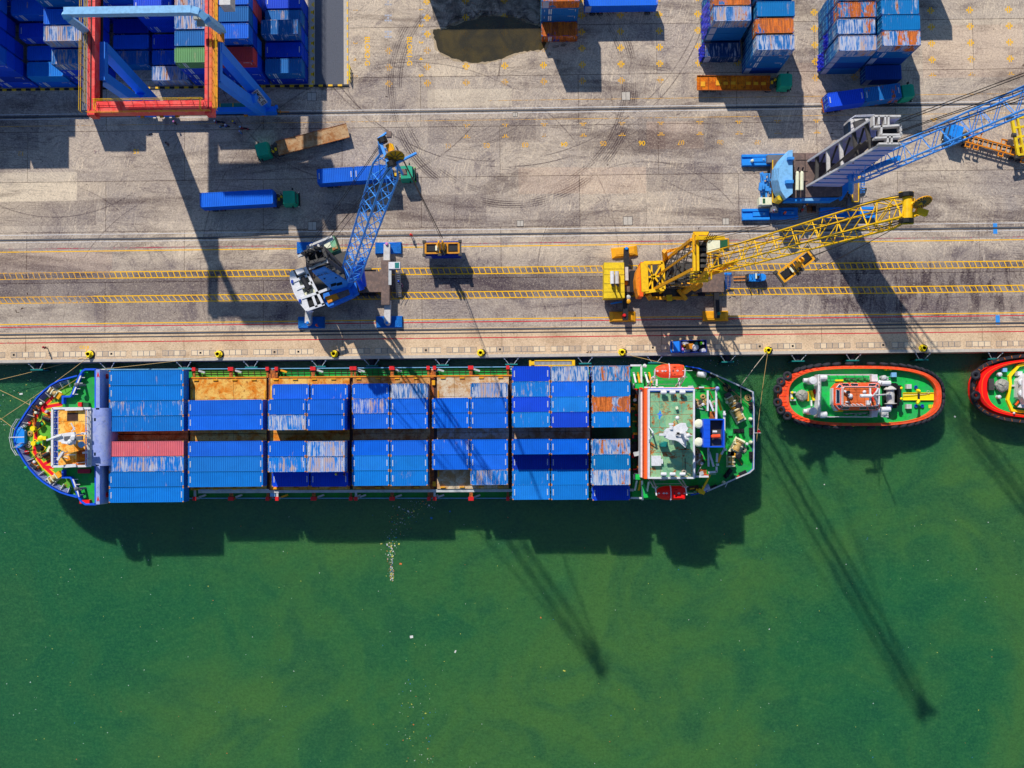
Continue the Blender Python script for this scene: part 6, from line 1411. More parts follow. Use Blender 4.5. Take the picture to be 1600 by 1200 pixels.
    for x0, x1, m in ((165, 294, 'hatch_brown'), (297.5, 416, 'hatch_orange'), (422, 546, 'hatch_orange'), (551.5, 672, 'hatch_brown'), (683, 795, 'hatch_grey'), (800, 922, 'hatch_grey')):
        f = lambda x: -(x-480)*.0085
        for y0, y1 in ((590.5, 676.6), (677.2, 765)):
            o = MB(); o.prism(XY([(x0, y0+f(x0)), (x1, y0+f(x1)), (x1, y1+f(x1)*.6), (x0, y1+f(x0)*.6)], HZ), 3.0, HZ); hc = o.build('hatch_cover', m, t)
            o = MB(); yy = y0+2 if y0 < 600 else y1-2
            k = x0+9
            while k < x1-8: o.box(P(k, yy+f(k), HZ+.1), (.8, .2, .2)); k += 30
            for k in (x0+2, x1-2): o.box(P(k, (y0+y1)/2, HZ+.06), (.2, 5, .14))
            o.build('hatch_cleat', 'pad_yellow', hc)
    o = MB(); o.beam(P(298, 590.3, HZ+.05), P(416, 589.3, HZ+.05), .2, .2); o.beam(P(436, 589.3, HZ+.05), P(800, 586.5, HZ+.05), .2, .2); o.build('coaming_bar', 'orange_steel', t)
    o = MB(); o.beam(P(310, 768.5, 3.3), P(990, 765.5, 3.3), .45, .25); o.beam(P(310, 765.8, HZ), P(420, 765.2, HZ), .25, .2); o.build('coaming_rail', 'pale_steel', t)
    # lashing posts with red heads, brown cross walks
    north = [303, 360.5, 417.7, 432, 489, 549, 554.5, 612.5, 669, 679, 735.5, 793.5]; south = [304, 361, 418, 433, 490, 548, 556, 612.5, 670, 679, 736, 793.5]
    for side, xs in (('n', north), ('s', south)):
        for i, x in enumerate(xs):
            y = (577-(x-300)*.006) if side == 'n' else 779.2; q = P(x, y, 3.4); w = .55 if i in (1, 4, 7, 10) else .34
            o = MB(); o.box((q.x, q.y, (3.3+DZ)/2), (w*.9, .4, 3.3-DZ)); yi = P(x, 590 if side == 'n' else 766, 3.2).y; o.beam((q.x, q.y, 3.2), (q.x, yi, 3.2), w, .3); p_ = o.build('lashing_post', 'rust' if side == 'n' or i % 3 else 'pale_steel', t)
            o = MB(); o.box((q.x, q.y, 3.45), (w*1.6, .62, .35)); o.build('post_head', 'red', p_)
            o = MB(); o.box((q.x+.95, q.y-(.35 if side == 'n' else -.35), 2.2), (1.1, .3, .5), R(-18 if side == 'n' else 18)); o.build('lashing_box', 'pale_steel' if i != 3 else 'pad_yellow', p_)
    for x0, x1 in ((420, 430), (671.5, 678)): o = MB(); o.prism(XY([(x0, 578), (x1, 578), (x1, 777), (x0, 777)], 3.15), DZ, 3.15); o.build('cross_walk', 'rust', t)
    o = MB(); o.prism(XY([(422, 767), (430, 767), (430, 776), (422, 776)], 3.3), 3.1, 3.32); o.build('deck_plate', 'light_blue', t)
    for x, y in ((677.5, 598), (678.5, 756), (678, 648)): q = P(x, y, 3.2); o = MB(); o.box((q.x, q.y, 3.35), (.5, .8, .3)); o.build('yellow_box', 'pad_yellow', t)
    k = 320
    o = MB()
    while k < 800: q = P(k, 588.5, 2.4); o.beam((q.x, q.y, DZ), (q.x+.7, q.y-.4, 3.2), .1, .1); k += 14.5 if int(k) % 3 else 23
    o.build('lashing_rod', 'white', t)
    # ---- aft end
    PZ = 2.2
    o = MB(); o.sheet([V(p) for p in XY(stern, PZ)], PZ+.01); pd = o.build('poop_deck', 'deck_green', t)
    o = MB(); o.prism(XY([(922, 588), (988, 588), (988, 762), (922, 762)], PZ), DZ, PZ+.02); o.build('service_deck', 'dark_green', t)
    o = MB(); o.wall([V(P(*p, PZ+1)[:2]) for p in stern[3:17]], PZ-.1, PZ+1., .16); bwk = o.build('stern_bulwark', 'ship_blue', t)
    o = MB(); o.wall([V(P(*p, PZ+1.05)[:2])*.9985 for p in stern[5:16]], PZ+.9, PZ+1.04, .2); o.build('bulwark_capping', 'pale_steel', bwk)
    # superstructure in steps
    def tier(x0, y0, x1, y1, z0, z1, m, nm, par=t): o = MB(); o.prism(XY([(x0, y0), (x1, y0), (x1, y1), (x0, y1)], z1), z0, z1); return o.build(nm, m, par)
    tier(998.3, 610, 1084, 744, PZ, 4.6, 'red', 'lower_superstructure'); st = tier(1001, 608.5, 1085, 746, 4.6, 7.6, 'white', 'superstructure')
    tier(1006.8, 606.5, 1084, 748, 7.6, 10.2, 'orange', 'bridge_deck_house')
    o = MB()
    for k in range(22):
        q = P(1005, 617+k*5.6, 7.65); o.box((q.x, q.y, 7.62), (.25, .34, .06))
    o.build('porthole', 'dark', st)
    rz_ = 11.0; rf = tier(1013.5, 609.5, 1083, 745, 10.2, rz_, 'pale_green', 'deckhouse_roof')
    o = MB(); c4 = [P(*p, rz_).xy for p in ((1013.5, 609), (1083.8, 609), (1083.8, 746.5), (1013.5, 746.5))]; o.wall(c4, rz_-.8, rz_+.35, .28, closed=True); rim = o.build('roof_rim', 'white', rf)
    o = MB(); o.wall(c4[:1]+c4[1:2], rz_-.6, rz_+.3, .5); o.wall([P(1085.3, 609, rz_).xy, P(1085.3, 746, rz_).xy], rz_-1.2, rz_-.1, .2); o.build('roof_rim_trim', 'ship_blue', rim)
    o = MB()
    for y in (627.5, 647.7, 668, 706.5): o.box((*P(1048, y, rz_).xy, rz_+.005), (6.9, .05, .012))
    for x in (1031, 1066): o.box((*P(x, 678, rz_).xy, rz_+.004), (.04, 13, .01))
    o.build('roof_seam', 'rust', rf)
    for y, zz in ((613.2, 0), (741, 0)):
        for x in (1037, 1051, 1066.5):
            q = P(x, y, rz_+.9); o = MB(); o.lathe([(.2, -.46), (.29, -.4), (.29, .4), (.2, .46)], (q.x, q.y, rz_+.85), (1, 0, 0), 10); o.box((q.x, q.y, rz_+.3), (.5, .3, .6), m=1); o.build('raft_canister', ['white', 'steel'], rf)
    o = MB(); q = P(1025.5, 720, rz_+.6); o.box((q.x, q.y, rz_+.3), (1.5, 1.55, .6)); o.box((q.x+.9, q.y-.1, rz_+.25), (.3, .7, .5)); o.build('roof_box', 'white', rf)
    o = MB(); q = P(1038, 694.5, rz_+1.5); o.prism([(q.x-.6, q.y-.35), (q.x+.6, q.y-.4), (q.x+.6, q.y+.4), (q.x+.2, q.y+.5), (q.x-.6, q.y+.15)], rz_, rz_+1.5, inset=.9); o.build('locker', 'teal', rf)
    q = P(1058.5, 653, rz_+1.6); o = MB(); o.tube((q.x, q.y, rz_), (q.x, q.y, rz_+1.3), .08, 6); o.ball((q.x, q.y, rz_+1.6), .34); o.build('radome', 'white', rf)
    o = MB(); q = P(1031, 648, rz_)
    o.sheet([(q.x+r_*cos(a), q.y+r_*sin(a)*1.2) for a, r_ in zip([k*pi/6 for k in range(12)], (.5, .25, .4, .65, .25, .35, .5, .2, .45, .7, .25, .3))], rz_+.01); o.build('paint_splash', 'pad_blue', rf)
    o = MB(); a = P(1014, 671, rz_+1.2); o.tube(P(1014, 667, rz_+.6), P(1021, 676, rz_+2), .1, 5); o.tube(P(1014, 688, rz_+.6), P(1021, 680, rz_+2), .1, 5); o.tube(P(1020, 678, rz_), P(1020, 678, rz_+2.2), .14, 6); o.tube((P(1021, 678, rz_+2)), P(1019, 676, rz_+2.4), .1, 5); o.build('signal_post', 'white', rf)
    # main mast
    zm = 15.5; o = MB(); o.prism(XY([(1038, 679), (1039.5, 673), (1044, 669), (1052, 668), (1060, 663.5), (1066, 660.5), (1071.5, 661), (1073, 666), (1075.5, 669), (1073, 673.5), (1070, 675), (1073, 682), (1072.5, 698), (1070, 697), (1066, 692.5), (1056, 688), (1046, 687), (1040, 684)], zm), zm-1.3, zm)
    c = P(1055, 677, rz_); o.tube((c.x, c.y, rz_), (c.x-.2, c.y, zm), .9, 12, r2=.7); o.tube((c.x+.2, c.y, zm), (c.x+.3, c.y, zm+2.8), .25, 8)
    o.beam(P(1030, 679, zm), P(1040, 679, zm), .35, .3); o.tube(P(1049, 665, zm), P(1049, 671, zm), .3, 8); o.box(P(1048.5, 662.5, zm), (.7, .3, .25)); o.tube(P(1074, 680.5, zm+.5), P(1082, 680.5, zm+.5), .06, 5); o.lathe([(.35, 0), (.35, .4), (.1, .6)], P(1075, 680.5, zm), n=10)
    o.beam(P(1068, 694, zm+.2), P(1073, 682, zm+.2), .1, .3); o.beam(P(1060, 689, zm+.3), P(1071, 699, zm+.1), .12, .12); o.tube(P(1056, 680, zm+.3), P(1070, 681, zm+.3), .06, 5)
    mm_ = o.build('main_mast', 'white', rf)
    o = MB(); o.box(P(1059.5, 677, zm+.15), (.4, .3, .3)); o.box(P(1057.5, 679.7, zm+.15), (.3, .3, .3)); o.ball(P(1071, 701, zm-.4), .22); o.build('mast_lamp', 'black', mm_)
    o = MB()
    for k in range(4): o.tube(P(1046+k*2, 687, zm-1), P(1047+k*2, 695, zm-2.4), .07, 4)
    o.build('mast_ladder', 'pale_steel', mm_)
    # lower aft house with funnel
    az = 7.8; ah = tier(1084.5, 611, 1119, 742, PZ, az-.05, 'pale_green', 'aft_house'); o = MB(); o.prism(XY([(1085, 611.5), (1119.5, 611.5), (1119.5, 656), (1131, 656), (1131, 703), (1119, 715), (1119.5, 738), (1106.5, 739.5), (1106.5, 744), (1085, 744)], az), az-.3, az); ad = o.build('aft_deck', 'deck_green', ah)
    o = MB()
    for a, b in (((1105.7, 610), (1105.7, 642)), ((1119, 609), (1119, 655)), ((1131.5, 642), (1131.5, 704)), ((1108, 625), (1114.5, 642)), ((1106.5, 699), (1107, 729)), ((1108, 706), (1115, 729)), ((1086, 744.5), (1107, 744.5)), ((1107, 738), (1120, 737)), ((1119.5, 729), (1119.5, 738)), ((1120.5, 708), (1119.8, 722)), ((1131, 703), (1127, 710)), ((1014, 607), (1084, 606)), ((1085, 746), (1086, 720))): o.beam(P(*a, az+.8), P(*b, az+.8), .3, .25)
    for x, y in ((1083.5, 565+75), (1084.5, 713), (1121, 726), (1133, 702.5), (1131.7, 647)): o.box(P(x, y, az+1), (.4, .35, .5))
    o.build('deck_frame', 'white', ah)
    o = MB(); o.beam(P(1122, 625, az), P(1127, 641, az-2), .35, .15); o.beam(P(1127, 707, az), P(1122, 722, az-2), .35, .15); o.build('aft_stairs', 'pad_yellow', ah)
    o = MB(); o.prism(XY([(1108, 643), (1118, 643), (1118, 654), (1108, 654)], az+.02), az, az+.03); o.prism(XY([(1092, 733), (1104, 733), (1104, 743), (1092, 743)], az+.02), az, az+.03); o.build('rust_patch', 'rust', ah)
    for y in (662.3, 691): q = P(1091.8, y, az+3.4); o = MB(); o.lathe([(.3, -3.4), (.3, -.2), (.72, 0), (.74, .1), (.55, .3), (.15, .4)], (q.x, q.y, az+3.4), n=20); o.build('mushroom_vent', 'cream', ah)
    fz = 12.6; fn = tier(1100.5, 655.5, 1131, 698, az, fz-1.4, 'ship_blue', 'funnel')
    o = MB(); o.wall([P(*p, fz).xy for p in ((1100.5, 655.5), (1131, 655.5), (1131, 698), (1100.5, 698))], fz-1.5, fz, .2, closed=True); o.prism(XY([(1100, 655), (1109.5, 655), (1109.5, 698.5), (1100, 698.5)], fz), fz-1.5, fz+.01)
    for y in (663, 671, 684, 690): o.prism(XY([(1100, y), (1109.6, y), (1109.6, y+.6), (1100, y+.6)], fz+.04), fz, fz+.05)
    o.build('funnel_casing', 'ship_blue', fn)
    o = MB(); o.prism(XY([(1110, 657), (1129.5, 657), (1129.5, 697), (1110, 697)], fz-1.3), fz-1.5, fz-1.35); o.build('funnel_top', 'machine', fn)
    o = MB(); o.tube(P(1114, 682, fz-.5), P(1125, 681.5, fz-.5), .33, 10); o.ball(P(1114, 682, fz-.5), .33); o.build('exhaust_pipe', 'tug_orange', fn); o = MB(); o.tube(P(1113.5, 674.5, fz-.3), P(1120, 674.5, fz-.3), .18, 8); o.build('whistle', 'white', fn)
    q = P(1121, 607, az+2.3); o = MB(); o.tube((q.x, q.y, az-3), (q.x, q.y, az+2), .12, 6); o.lathe([(.2, 0), (.34, .2), (.3, .5), (.05, .7)], (q.x, q.y, az+1.9), n=12); o.build('satellite_dome', 'lavender', ah)
    # rail lockers and red stripe along the quay side of the house
    o = MB()
    for x, w in ((1011, .9), (1021, .8), (1032.5, .8), (1062, .7), (1079, .8), (1096, .8)): o.box(P(x, 605.2, az+.5), (w, .22, .3))
    for x, w in ((1079, .8),): o.box(P(x, 604.2, az+.5), (w, .25, .3))
    o.box(P(1035, 748.5, 6.5), (.9, .35, .5)); o.build('float_rack', 'white', st)
    o = MB(); o.box(P(1045, 605.5, az+.3), (.9, .1, .3)); o.box(P(1100, 606.4, az+.3), (3.5, .12, .25)); o.box(P(1001.5, 607, 7.8), (.5, .3, .3)); o.box(P(1099, 745, az), (1.4, .14, .2)); o.box(P(1103.5, 742.5, az+.3), (.7, .2, .3)); o.build('red_stripe', 'red', st)
    # lifeboats in davits
    def lifeboat(xc, yc, m, lab, s):
        z = 6.6; q = P(xc, yc, z+1.1); b = thing('lifeboat', lab, 'lifeboat', (q.x, q.y, z), 'enclosed lifeboats on davits'); n = 14; prof = []; o = MB(); vs = []; k = 16
        for i in range(n+1):
            f = i/n; x = -2.35+4.75*f; w = 1.12*min(1, (1-(1-min(1, f/.42))**2.1)**.5 if f < .42 else 1) * (1 if f < .85 else 1-(f-.85)*.9); w = max(w, .04); h = 1.15*(.55+.45*min(1, f/.25))
            for j in range(k):
                a = 2*pi*j/k; y = w*cos(a); zz = (sin(a)*h if sin(a) < 0 else sin(a)*.95)*(.9 if f > .85 else 1); vs.append((q.x+x, q.y+y, z+1.1+zz))
        o.add(vs, [(i*k+j, (i+1)*k+j, (i+1)*k+(j+1) % k, i*k+(j+1) % k) for i in range(n) for j in range(k)]+[tuple(range(k)), tuple(range(n*k+k-1, n*k-1, -1))])
        o.build('lifeboat_hull', m, b)
        o = MB(); o.box((q.x+1.25, q.y, z+2.12), (1.6, 1.5, .3)); o.box((q.x+2.0, q.y, z+1.9), (.35, 1.8, .6)); o.build('canopy_house', m, b)
        o = MB()
        for j in range(7): a = pi*(j+.5)/7; o.box((q.x+.05, q.y+1.13*cos(a), z+1.12+.97*sin(a)), (.16, .5 if 1 < j < 5 else .3, .06 if 1 < j < 5 else .3))
        for x in (-1.9, -1.1, -.65, 1.25): o.box((q.x+x, q.y, z+2.02 if x < -1 else z+2.1 if x < 0 else z+2.29), (.42, .09, .06)); o.box((q.x+x+.02, q.y, z+2.03 if x < -1 else z+2.1 if x < 0 else z+2.29), (.12, .3, .06))
        o.build('boat_marking', 'white', b)
        o = MB()
        for dy in (-.55, .55): o.box((q.x+.8, q.y+dy, z+2.2), (.35, .12, .14))
        o.box((q.x+.55, q.y, z+2.25), (.15, .3, .14)); o.build('boat_window', 'glass', b)
        o = MB()
        for x in (-2.45, 2.35):
            yi = q.y-s*2.2
            for dx in (-.35, .35): o.beam((q.x+x+dx, yi, PZ), (q.x+x+dx*.5, q.y-s*.9, z+2.2), .14, .2)
            o.beam((q.x+x, q.y-s*.9, z+2.3), (q.x+x+.1, q.y+s*.3, z+2.6), .18, .2); o.beam((q.x+x-.5, q.y-s*1.0, z+1.8), (q.x+x+.5, q.y-s*1.0, z+1.8), .1, .1)
        o.beam((q.x-2.3, yi+s*.2, 5.6), (q.x+2.3, yi+s*.2, 5.6), .08, .1); o.beam((q.x-2.3, yi+s*.9, 5.6), (q.x+2.3, yi+s*.9, 5.6), .06, .08)
        o.beam((q.x+2.0, q.y, z+2.35), (q.x+3.6, q.y, z+2.35), .07, .07); o.build('davit', 'white', t)
    lifeboat(1044.5, 580, 'tug_orange', 'orange enclosed lifeboat hanging on the quay side of the ship', 1); lifeboat(1046.5, 770, 'vivid_red', 'red enclosed lifeboat hanging on the water side of the ship', -1)
    # stairs between the containers and the house
    for pts in (((990, 582), (993.5, 598)), ((996.5, 582), (999.5, 598)), ((1008, 582), (1012.5, 598)), ((1014, 582), (1018, 598)), ((992, 766), (995, 751)), ((998, 766), (1001, 751)), ((1011, 768), (1013.5, 753)), ((1004, 781), (1003, 751))):
        o = MB(); o.beam(P(*pts[0], 2.6), P(*pts[1], 5.5), .3, .12); o.build('side_stairs', 'pad_yellow' if pts[0][0] in (996.5, 1014, 998) else 'white', t)
    o = MB(); o.prism(XY([(991, 599.5), (1006, 599.5), (1006, 607), (991, 607)], 6), 5.8, 6.); o.prism(XY([(992, 741), (1001, 741), (1001, 749.5), (992, 749.5)], 6), 5.8, 6.); o.prism(XY([(1001, 743), (1004, 746), (1014, 777), (1006, 778)], 5), 4.8, 5.); fl = o.build('stair_landing', 'tug_green', t)
    o = MB()
    for a, b in (((985, 571), (1002, 571)), ((1002, 571), (1002, 598)), ((990, 599.3), (990, 607.3)), ((1013, 602), (1013, 600)), ((991, 741), (991, 749)), ((991, 740.8), (1001, 740.8)), ((986, 778), (1003, 778.3)), ((1090, 590), (1026, 590)) if False else ((1026, 592), (1026, 603)), ((1061, 590), (1061, 603))): o.beam(P(*a, 4), P(*b, 4), .3, .2)
    o.lathe([(.2, 0), (.35, .2), (.2, .6)], P(1005, 570.5, 4), (1, -.5, .3), 10); o.build('guard_frame', 'white', fl)
    o = MB(); rr = random.Random(9)
    for k in range(40):
        x = rr.uniform(988, 997); y = rr.uniform(610, 740); q = P(x, y, 3); o.box((q.x, q.y, 2.2+rr.uniform(.2, 1)), (rr.uniform(.2, .8), rr.uniform(.2, 1.2), rr.uniform(.3, 1.6)), m=rr.choice((0, 0, 0, 1, 2, 3)))
    o.tube(P(992, 625, 4.4), P(992, 625, 5), .28, 10, m=4); o.beam(P(990, 710, 5), P(999, 708, 5), .7, .15, m=4); o.beam(P(998, 612, 4), P(998, 740, 4), .12, .12, m=1); o.build('deck_machinery', ['dark', 'red', 'pad_yellow', 'dark_green', 'pale_steel'], t)
    o = MB()
    for k in range(3): o.beam(P(930, 676+k*4, 3), P(957, 675+k*4, 3), .15, .5)
    o.beam(P(955, 668, 3), P(955, 685, 3), .3, .2); o.build('deck_pipes', 'dark_green', t)
    # poop deck gear
    winch(1141.5, 627, PZ, 120, 'rope', 'cream', .8, False); winch(1152, 648, PZ, 118, 'rope', 'cream', 1.05); winch(1151, 697, PZ, -118, 'rope', 'cream', 1.05); winch(1141, 720, PZ, 90, 'rope', 'cream', .8, False)
    for x, y in ((1153.5, 633.5), (1154, 712)): q = P(x, y, PZ+1); o = MB(); o.lathe([(.5, -1), (.45, -.3), (.58, .1), (.3, .25)], (q.x, q.y, PZ+1), n=14); o.build('capstan', 'dark', t)
    for x, y, rz in ((1136, 606, -50), (1137, 739.5, 50), (1154, 673.3, 0)): doublebollard(x, y, PZ, rz, .75, ('dark', 'black'), .3)
    for x, y, rz in ((1085, 577, -12), (1113, 586, -24), (1161, 606.5, -27), (1173.5, 634, 90), (1174, 711.5, 90), (1161, 739.5, 24), (1115, 761.5, 22), (1174, 674, 90)):
        q = P(x, y, PZ+.6); o = MB(); r = R(rz); o.box((q.x, q.y, PZ+.35), (1.25, .6, .5), r); u = V((cos(r), sin(r)))
        for s in (-.35, .1, .45): o.lathe([(.14, 0), (.14, .35)], (q.x+u.x*s, q.y+u.y*s, PZ+.6), n=8)
        o.build('roller_fairlead', 'dark', t)
    q = P(1096.5, 585, PZ+1); o = MB(); o.lathe([(.35, -.75), (.5, -.65), (.5, .65), (.35, .75)], (q.x, q.y, PZ+.9), (1, -.15, 0), 14); o.build('raft_canister', 'white', t)
    q = P(1103.5, 762, PZ+1); o = MB(); o.lathe([(.5, -.55), (.5, .55)], (q.x, q.y, PZ+.8), (1, .35, 0), 12); o.build('hose_reel', 'lavender', t)
    for x, y in ((1174, 655), (1174.5, 691.5), (1132, 754.5)): q = P(x, y, PZ+.8); o = MB(); o.lathe([(.34, -.8), (.3, -.2), (.1, .1)], (q.x, q.y, PZ+.8), n=12); o.build('deck_vent', 'cream', t)
    deckbox(1140.5, 677, PZ, (.7, .8, .4), 0, 'tug_green', 'locker')
    o = MB(); o.box((*P(1082, 762, PZ).xy, PZ+.5), (1.8, .7, .6), R(8)); o.box((*P(1080, 763, PZ).xy, PZ+.82), (.8, .2, .06), R(8), m=1); o.build('toolbox', ['rust_dark', 'pad_yellow'], t)
    q = P(1086.5, 769.5, PZ+.8); o = MB(); o.lathe([(.28, -.8), (.28, 0), (.1, .02)], (q.x, q.y, PZ+.9), n=12); o.build('oil_drum', 'pale_green', t)
    rr = random.Random(31)   # loose gear on both end decks
    def gear(x, y, z):
        k = rr.random(); q = P(x, y, z)
        if k < .3: o = MB(); o.torus((q.x, q.y, z+.1), rr.uniform(.28, .5), .11, (0, 0, 1), 14, 6); o.torus((q.x, q.y, z+.22), .25, .09, (0, 0, 1), 12, 5); o.build('rope_coil', rr.choice(('rope', 'pale_rope')), t)
        elif k < .55: deckbox(x, y, z, (rr.uniform(.3, .9), rr.uniform(.25, .6), rr.uniform(.25, .7)), rr.uniform(0, 90), rr.choice(('machine', 'dark_green', 'pale_steel', 'rust', 'cream', 'red')), 'deck_locker')
        elif k < .8: o = MB(); o.lathe([(.12, 0), (.12, .6), (.24, .62), (.24, .8), (.08, .85)], (q.x, q.y, z), n=10); o.build('air_pipe', rr.choice(('white', 'tug_green', 'cream')), t)
        else: a_ = rr.uniform(0, pi); l_ = rr.uniform(.8, 2.2); u = V((cos(a_), sin(a_), 0))*l_/2; o = MB(); o.tube(V((q.x, q.y, z+.2))-u, V((q.x, q.y, z+.2))+u, .07, 6); o.build('deck_pipe', rr.choice(('rust', 'pale_steel', 'machine')), t)
    for k in range(46):
        x, y = rr.uniform(1090, 1172), rr.uniform(585, 765)
        if abs(y-675)/100+max(0, x-1130)/90 < 1.0 and not (x < 1134 and 608 < y < 748): gear(x, y, PZ)
    for k in range(26): gear(rr.uniform(42, 80), rr.uniform(630, 735), FZ)
    for k in range(14): gear(rr.uniform(1087, 1117), rr.uniform(614, 650), az); gear(rr.uniform(1087, 1104), rr.uniform(705, 741), az)
    for k in range(5): gear(rr.uniform(1018, 1080), rr.uniform(620, 738), rz_)
    # small yellow stores crane
    o = MB(); b = P(1096, 768, PZ+2.4); o.tube((b.x, b.y, PZ), (b.x, b.y, PZ+2.6), .4, 10); o.box((b.x, b.y, PZ+2.4), (1.1, .6, .6), R(-30)); o.beam(b, P(1110, 741, 6), .36, .34, w2=.22, h2=.2); o.box(P(1091, 766, PZ+2), (.7, .35, .3), R(-20)); o.build('stores_crane', 'crane_yellow', t)
    o = MB()
    for k in range(5): o.beam(P(1133+k*2.2, 645+k*1.2, PZ+.7), P(1137+k*2.2, 662+k*0, PZ+.7), .06, .08); o.beam(P(1133+k*2.2, 700-k*1.2, PZ+.7), P(1139+k*2.2, 684, PZ+.7), .06, .08)
    o.build('green_guard_rail', 'deck_green', t)
    a = P(1178, 676.5, PZ+1.2); o = MB(); o.tube(a, P(1189, 676.5, PZ+2), .06, 5); fs = o.build('flag_staff', 'pale_steel', t)
    o = MB(); vs = [P(1183, 676, 4), P(1188.5, 676, 4), P(1187, 671.5, 4.1), P(1184.5, 669, 4.2)]; o.add(vs, [(0, 1, 2, 3), (3, 2, 1, 0)]); vs = [P(1184.5, 671.5, 4.25), P(1187, 671.5, 4.25), P(1184.5, 668.5, 4.3)]; o.add(vs, [(0, 1, 2), (2, 1, 0)], 1); o.build('flag', ['red', 'white'], fs)
ship()
# yellow gangway stowed on the ship's rail
def gangway():
    z = 3.; a = P(830, 567.5, z); b = P(896, 567, z); t = thing('gangway', 'yellow gangway ladder lying between the quay and the sixth container bay', 'gangway', a)
    o = MB()
    for s in (-.4, .4): o.beam(a+V((0, s, 0)), b+V((0, s, 0)), .16, .25)
    o.box(a+V((.1, 0, 0)), (.9, .95, .25)); o.box(b, (.5, .95, .3)); o.build('side_frame', 'crane_yellow', t)
    o = MB()
    for k in range(30): o.box(a.lerp(b, (k+3)/34), (.12, .66, .06))
    o.build('step', 'pale_steel', t)
gangway()

# ------------------------------------------------------------ ropes
def rope(p0, p1, label, sag=.6, r=.045, m='rope'):
    o = MB(); pts = []
    for i in range(13): f = i/12; q = p0.lerp(p1, f); q.z -= sag*4*f*(1-f); pts.append(q)
    o.path(pts, r, 5); tag(o.build('mooring_rope', m), label, 'rope', 'mooring ropes')
B0, B1, B4, B5 = P(141, 556, .6), P(342, 556, .6), P(972, 552, .6), P(1198, 550, .6)
rope(B0, P(-30, 600, -.5), 'upper pale rope from the leftmost bollard out of the picture', 1); rope(B0, P(10, 649, 3.2), 'rope from the leftmost bollard diagonally across the bow', .5)
rope(P(49, 634, 5), P(-20, 601, 1), 'short tan rope off the upper bow rail to the left edge', .5); rope(P(24, 672, 5.2), P(-20, 641, 1), 'tan rope from the very bow tip to the left edge', .5)
rope(P(10, 649, 3.2), P(-20, 668, 1), 'thin rope end leaving the left edge below the bow rail', .2)
rope(B1, P(158, 577, 4), 'tan rope from the second bollard back to the bow bridge', .5); rope(B4, P(1066, 574, 3.2), 'tan rope from the bollard by the orange lifeboat', .4)
rope(B5, P(1158, 602, 3.3), 'pale rope from the bollard down to the stern corner', .4, .06, 'pale_rope'); rope(B5+V((.2, 0, 0)), P(1182, 690, 1.5), 'tan rope hanging past the stern flag', .5)
rope(P(1157.5, 602, 3.3), P(1158, 631, 3), 'short pale rope across the stern deck to the black capstan', .1, .05, 'pale_rope'); rope(P(1172, 634, 3), P(1116, 586, 3), 'brown rope along the green stern deck', .1)
rope(P(84, 614, 5), P(125, 589, 5.), 'rope from the bow winch towards the quay', .2)
rope(P(1337, 571, 1.3), P(1345, 556, .2), 'dark rope between the tug and a fender', .2, .04, 'wire')

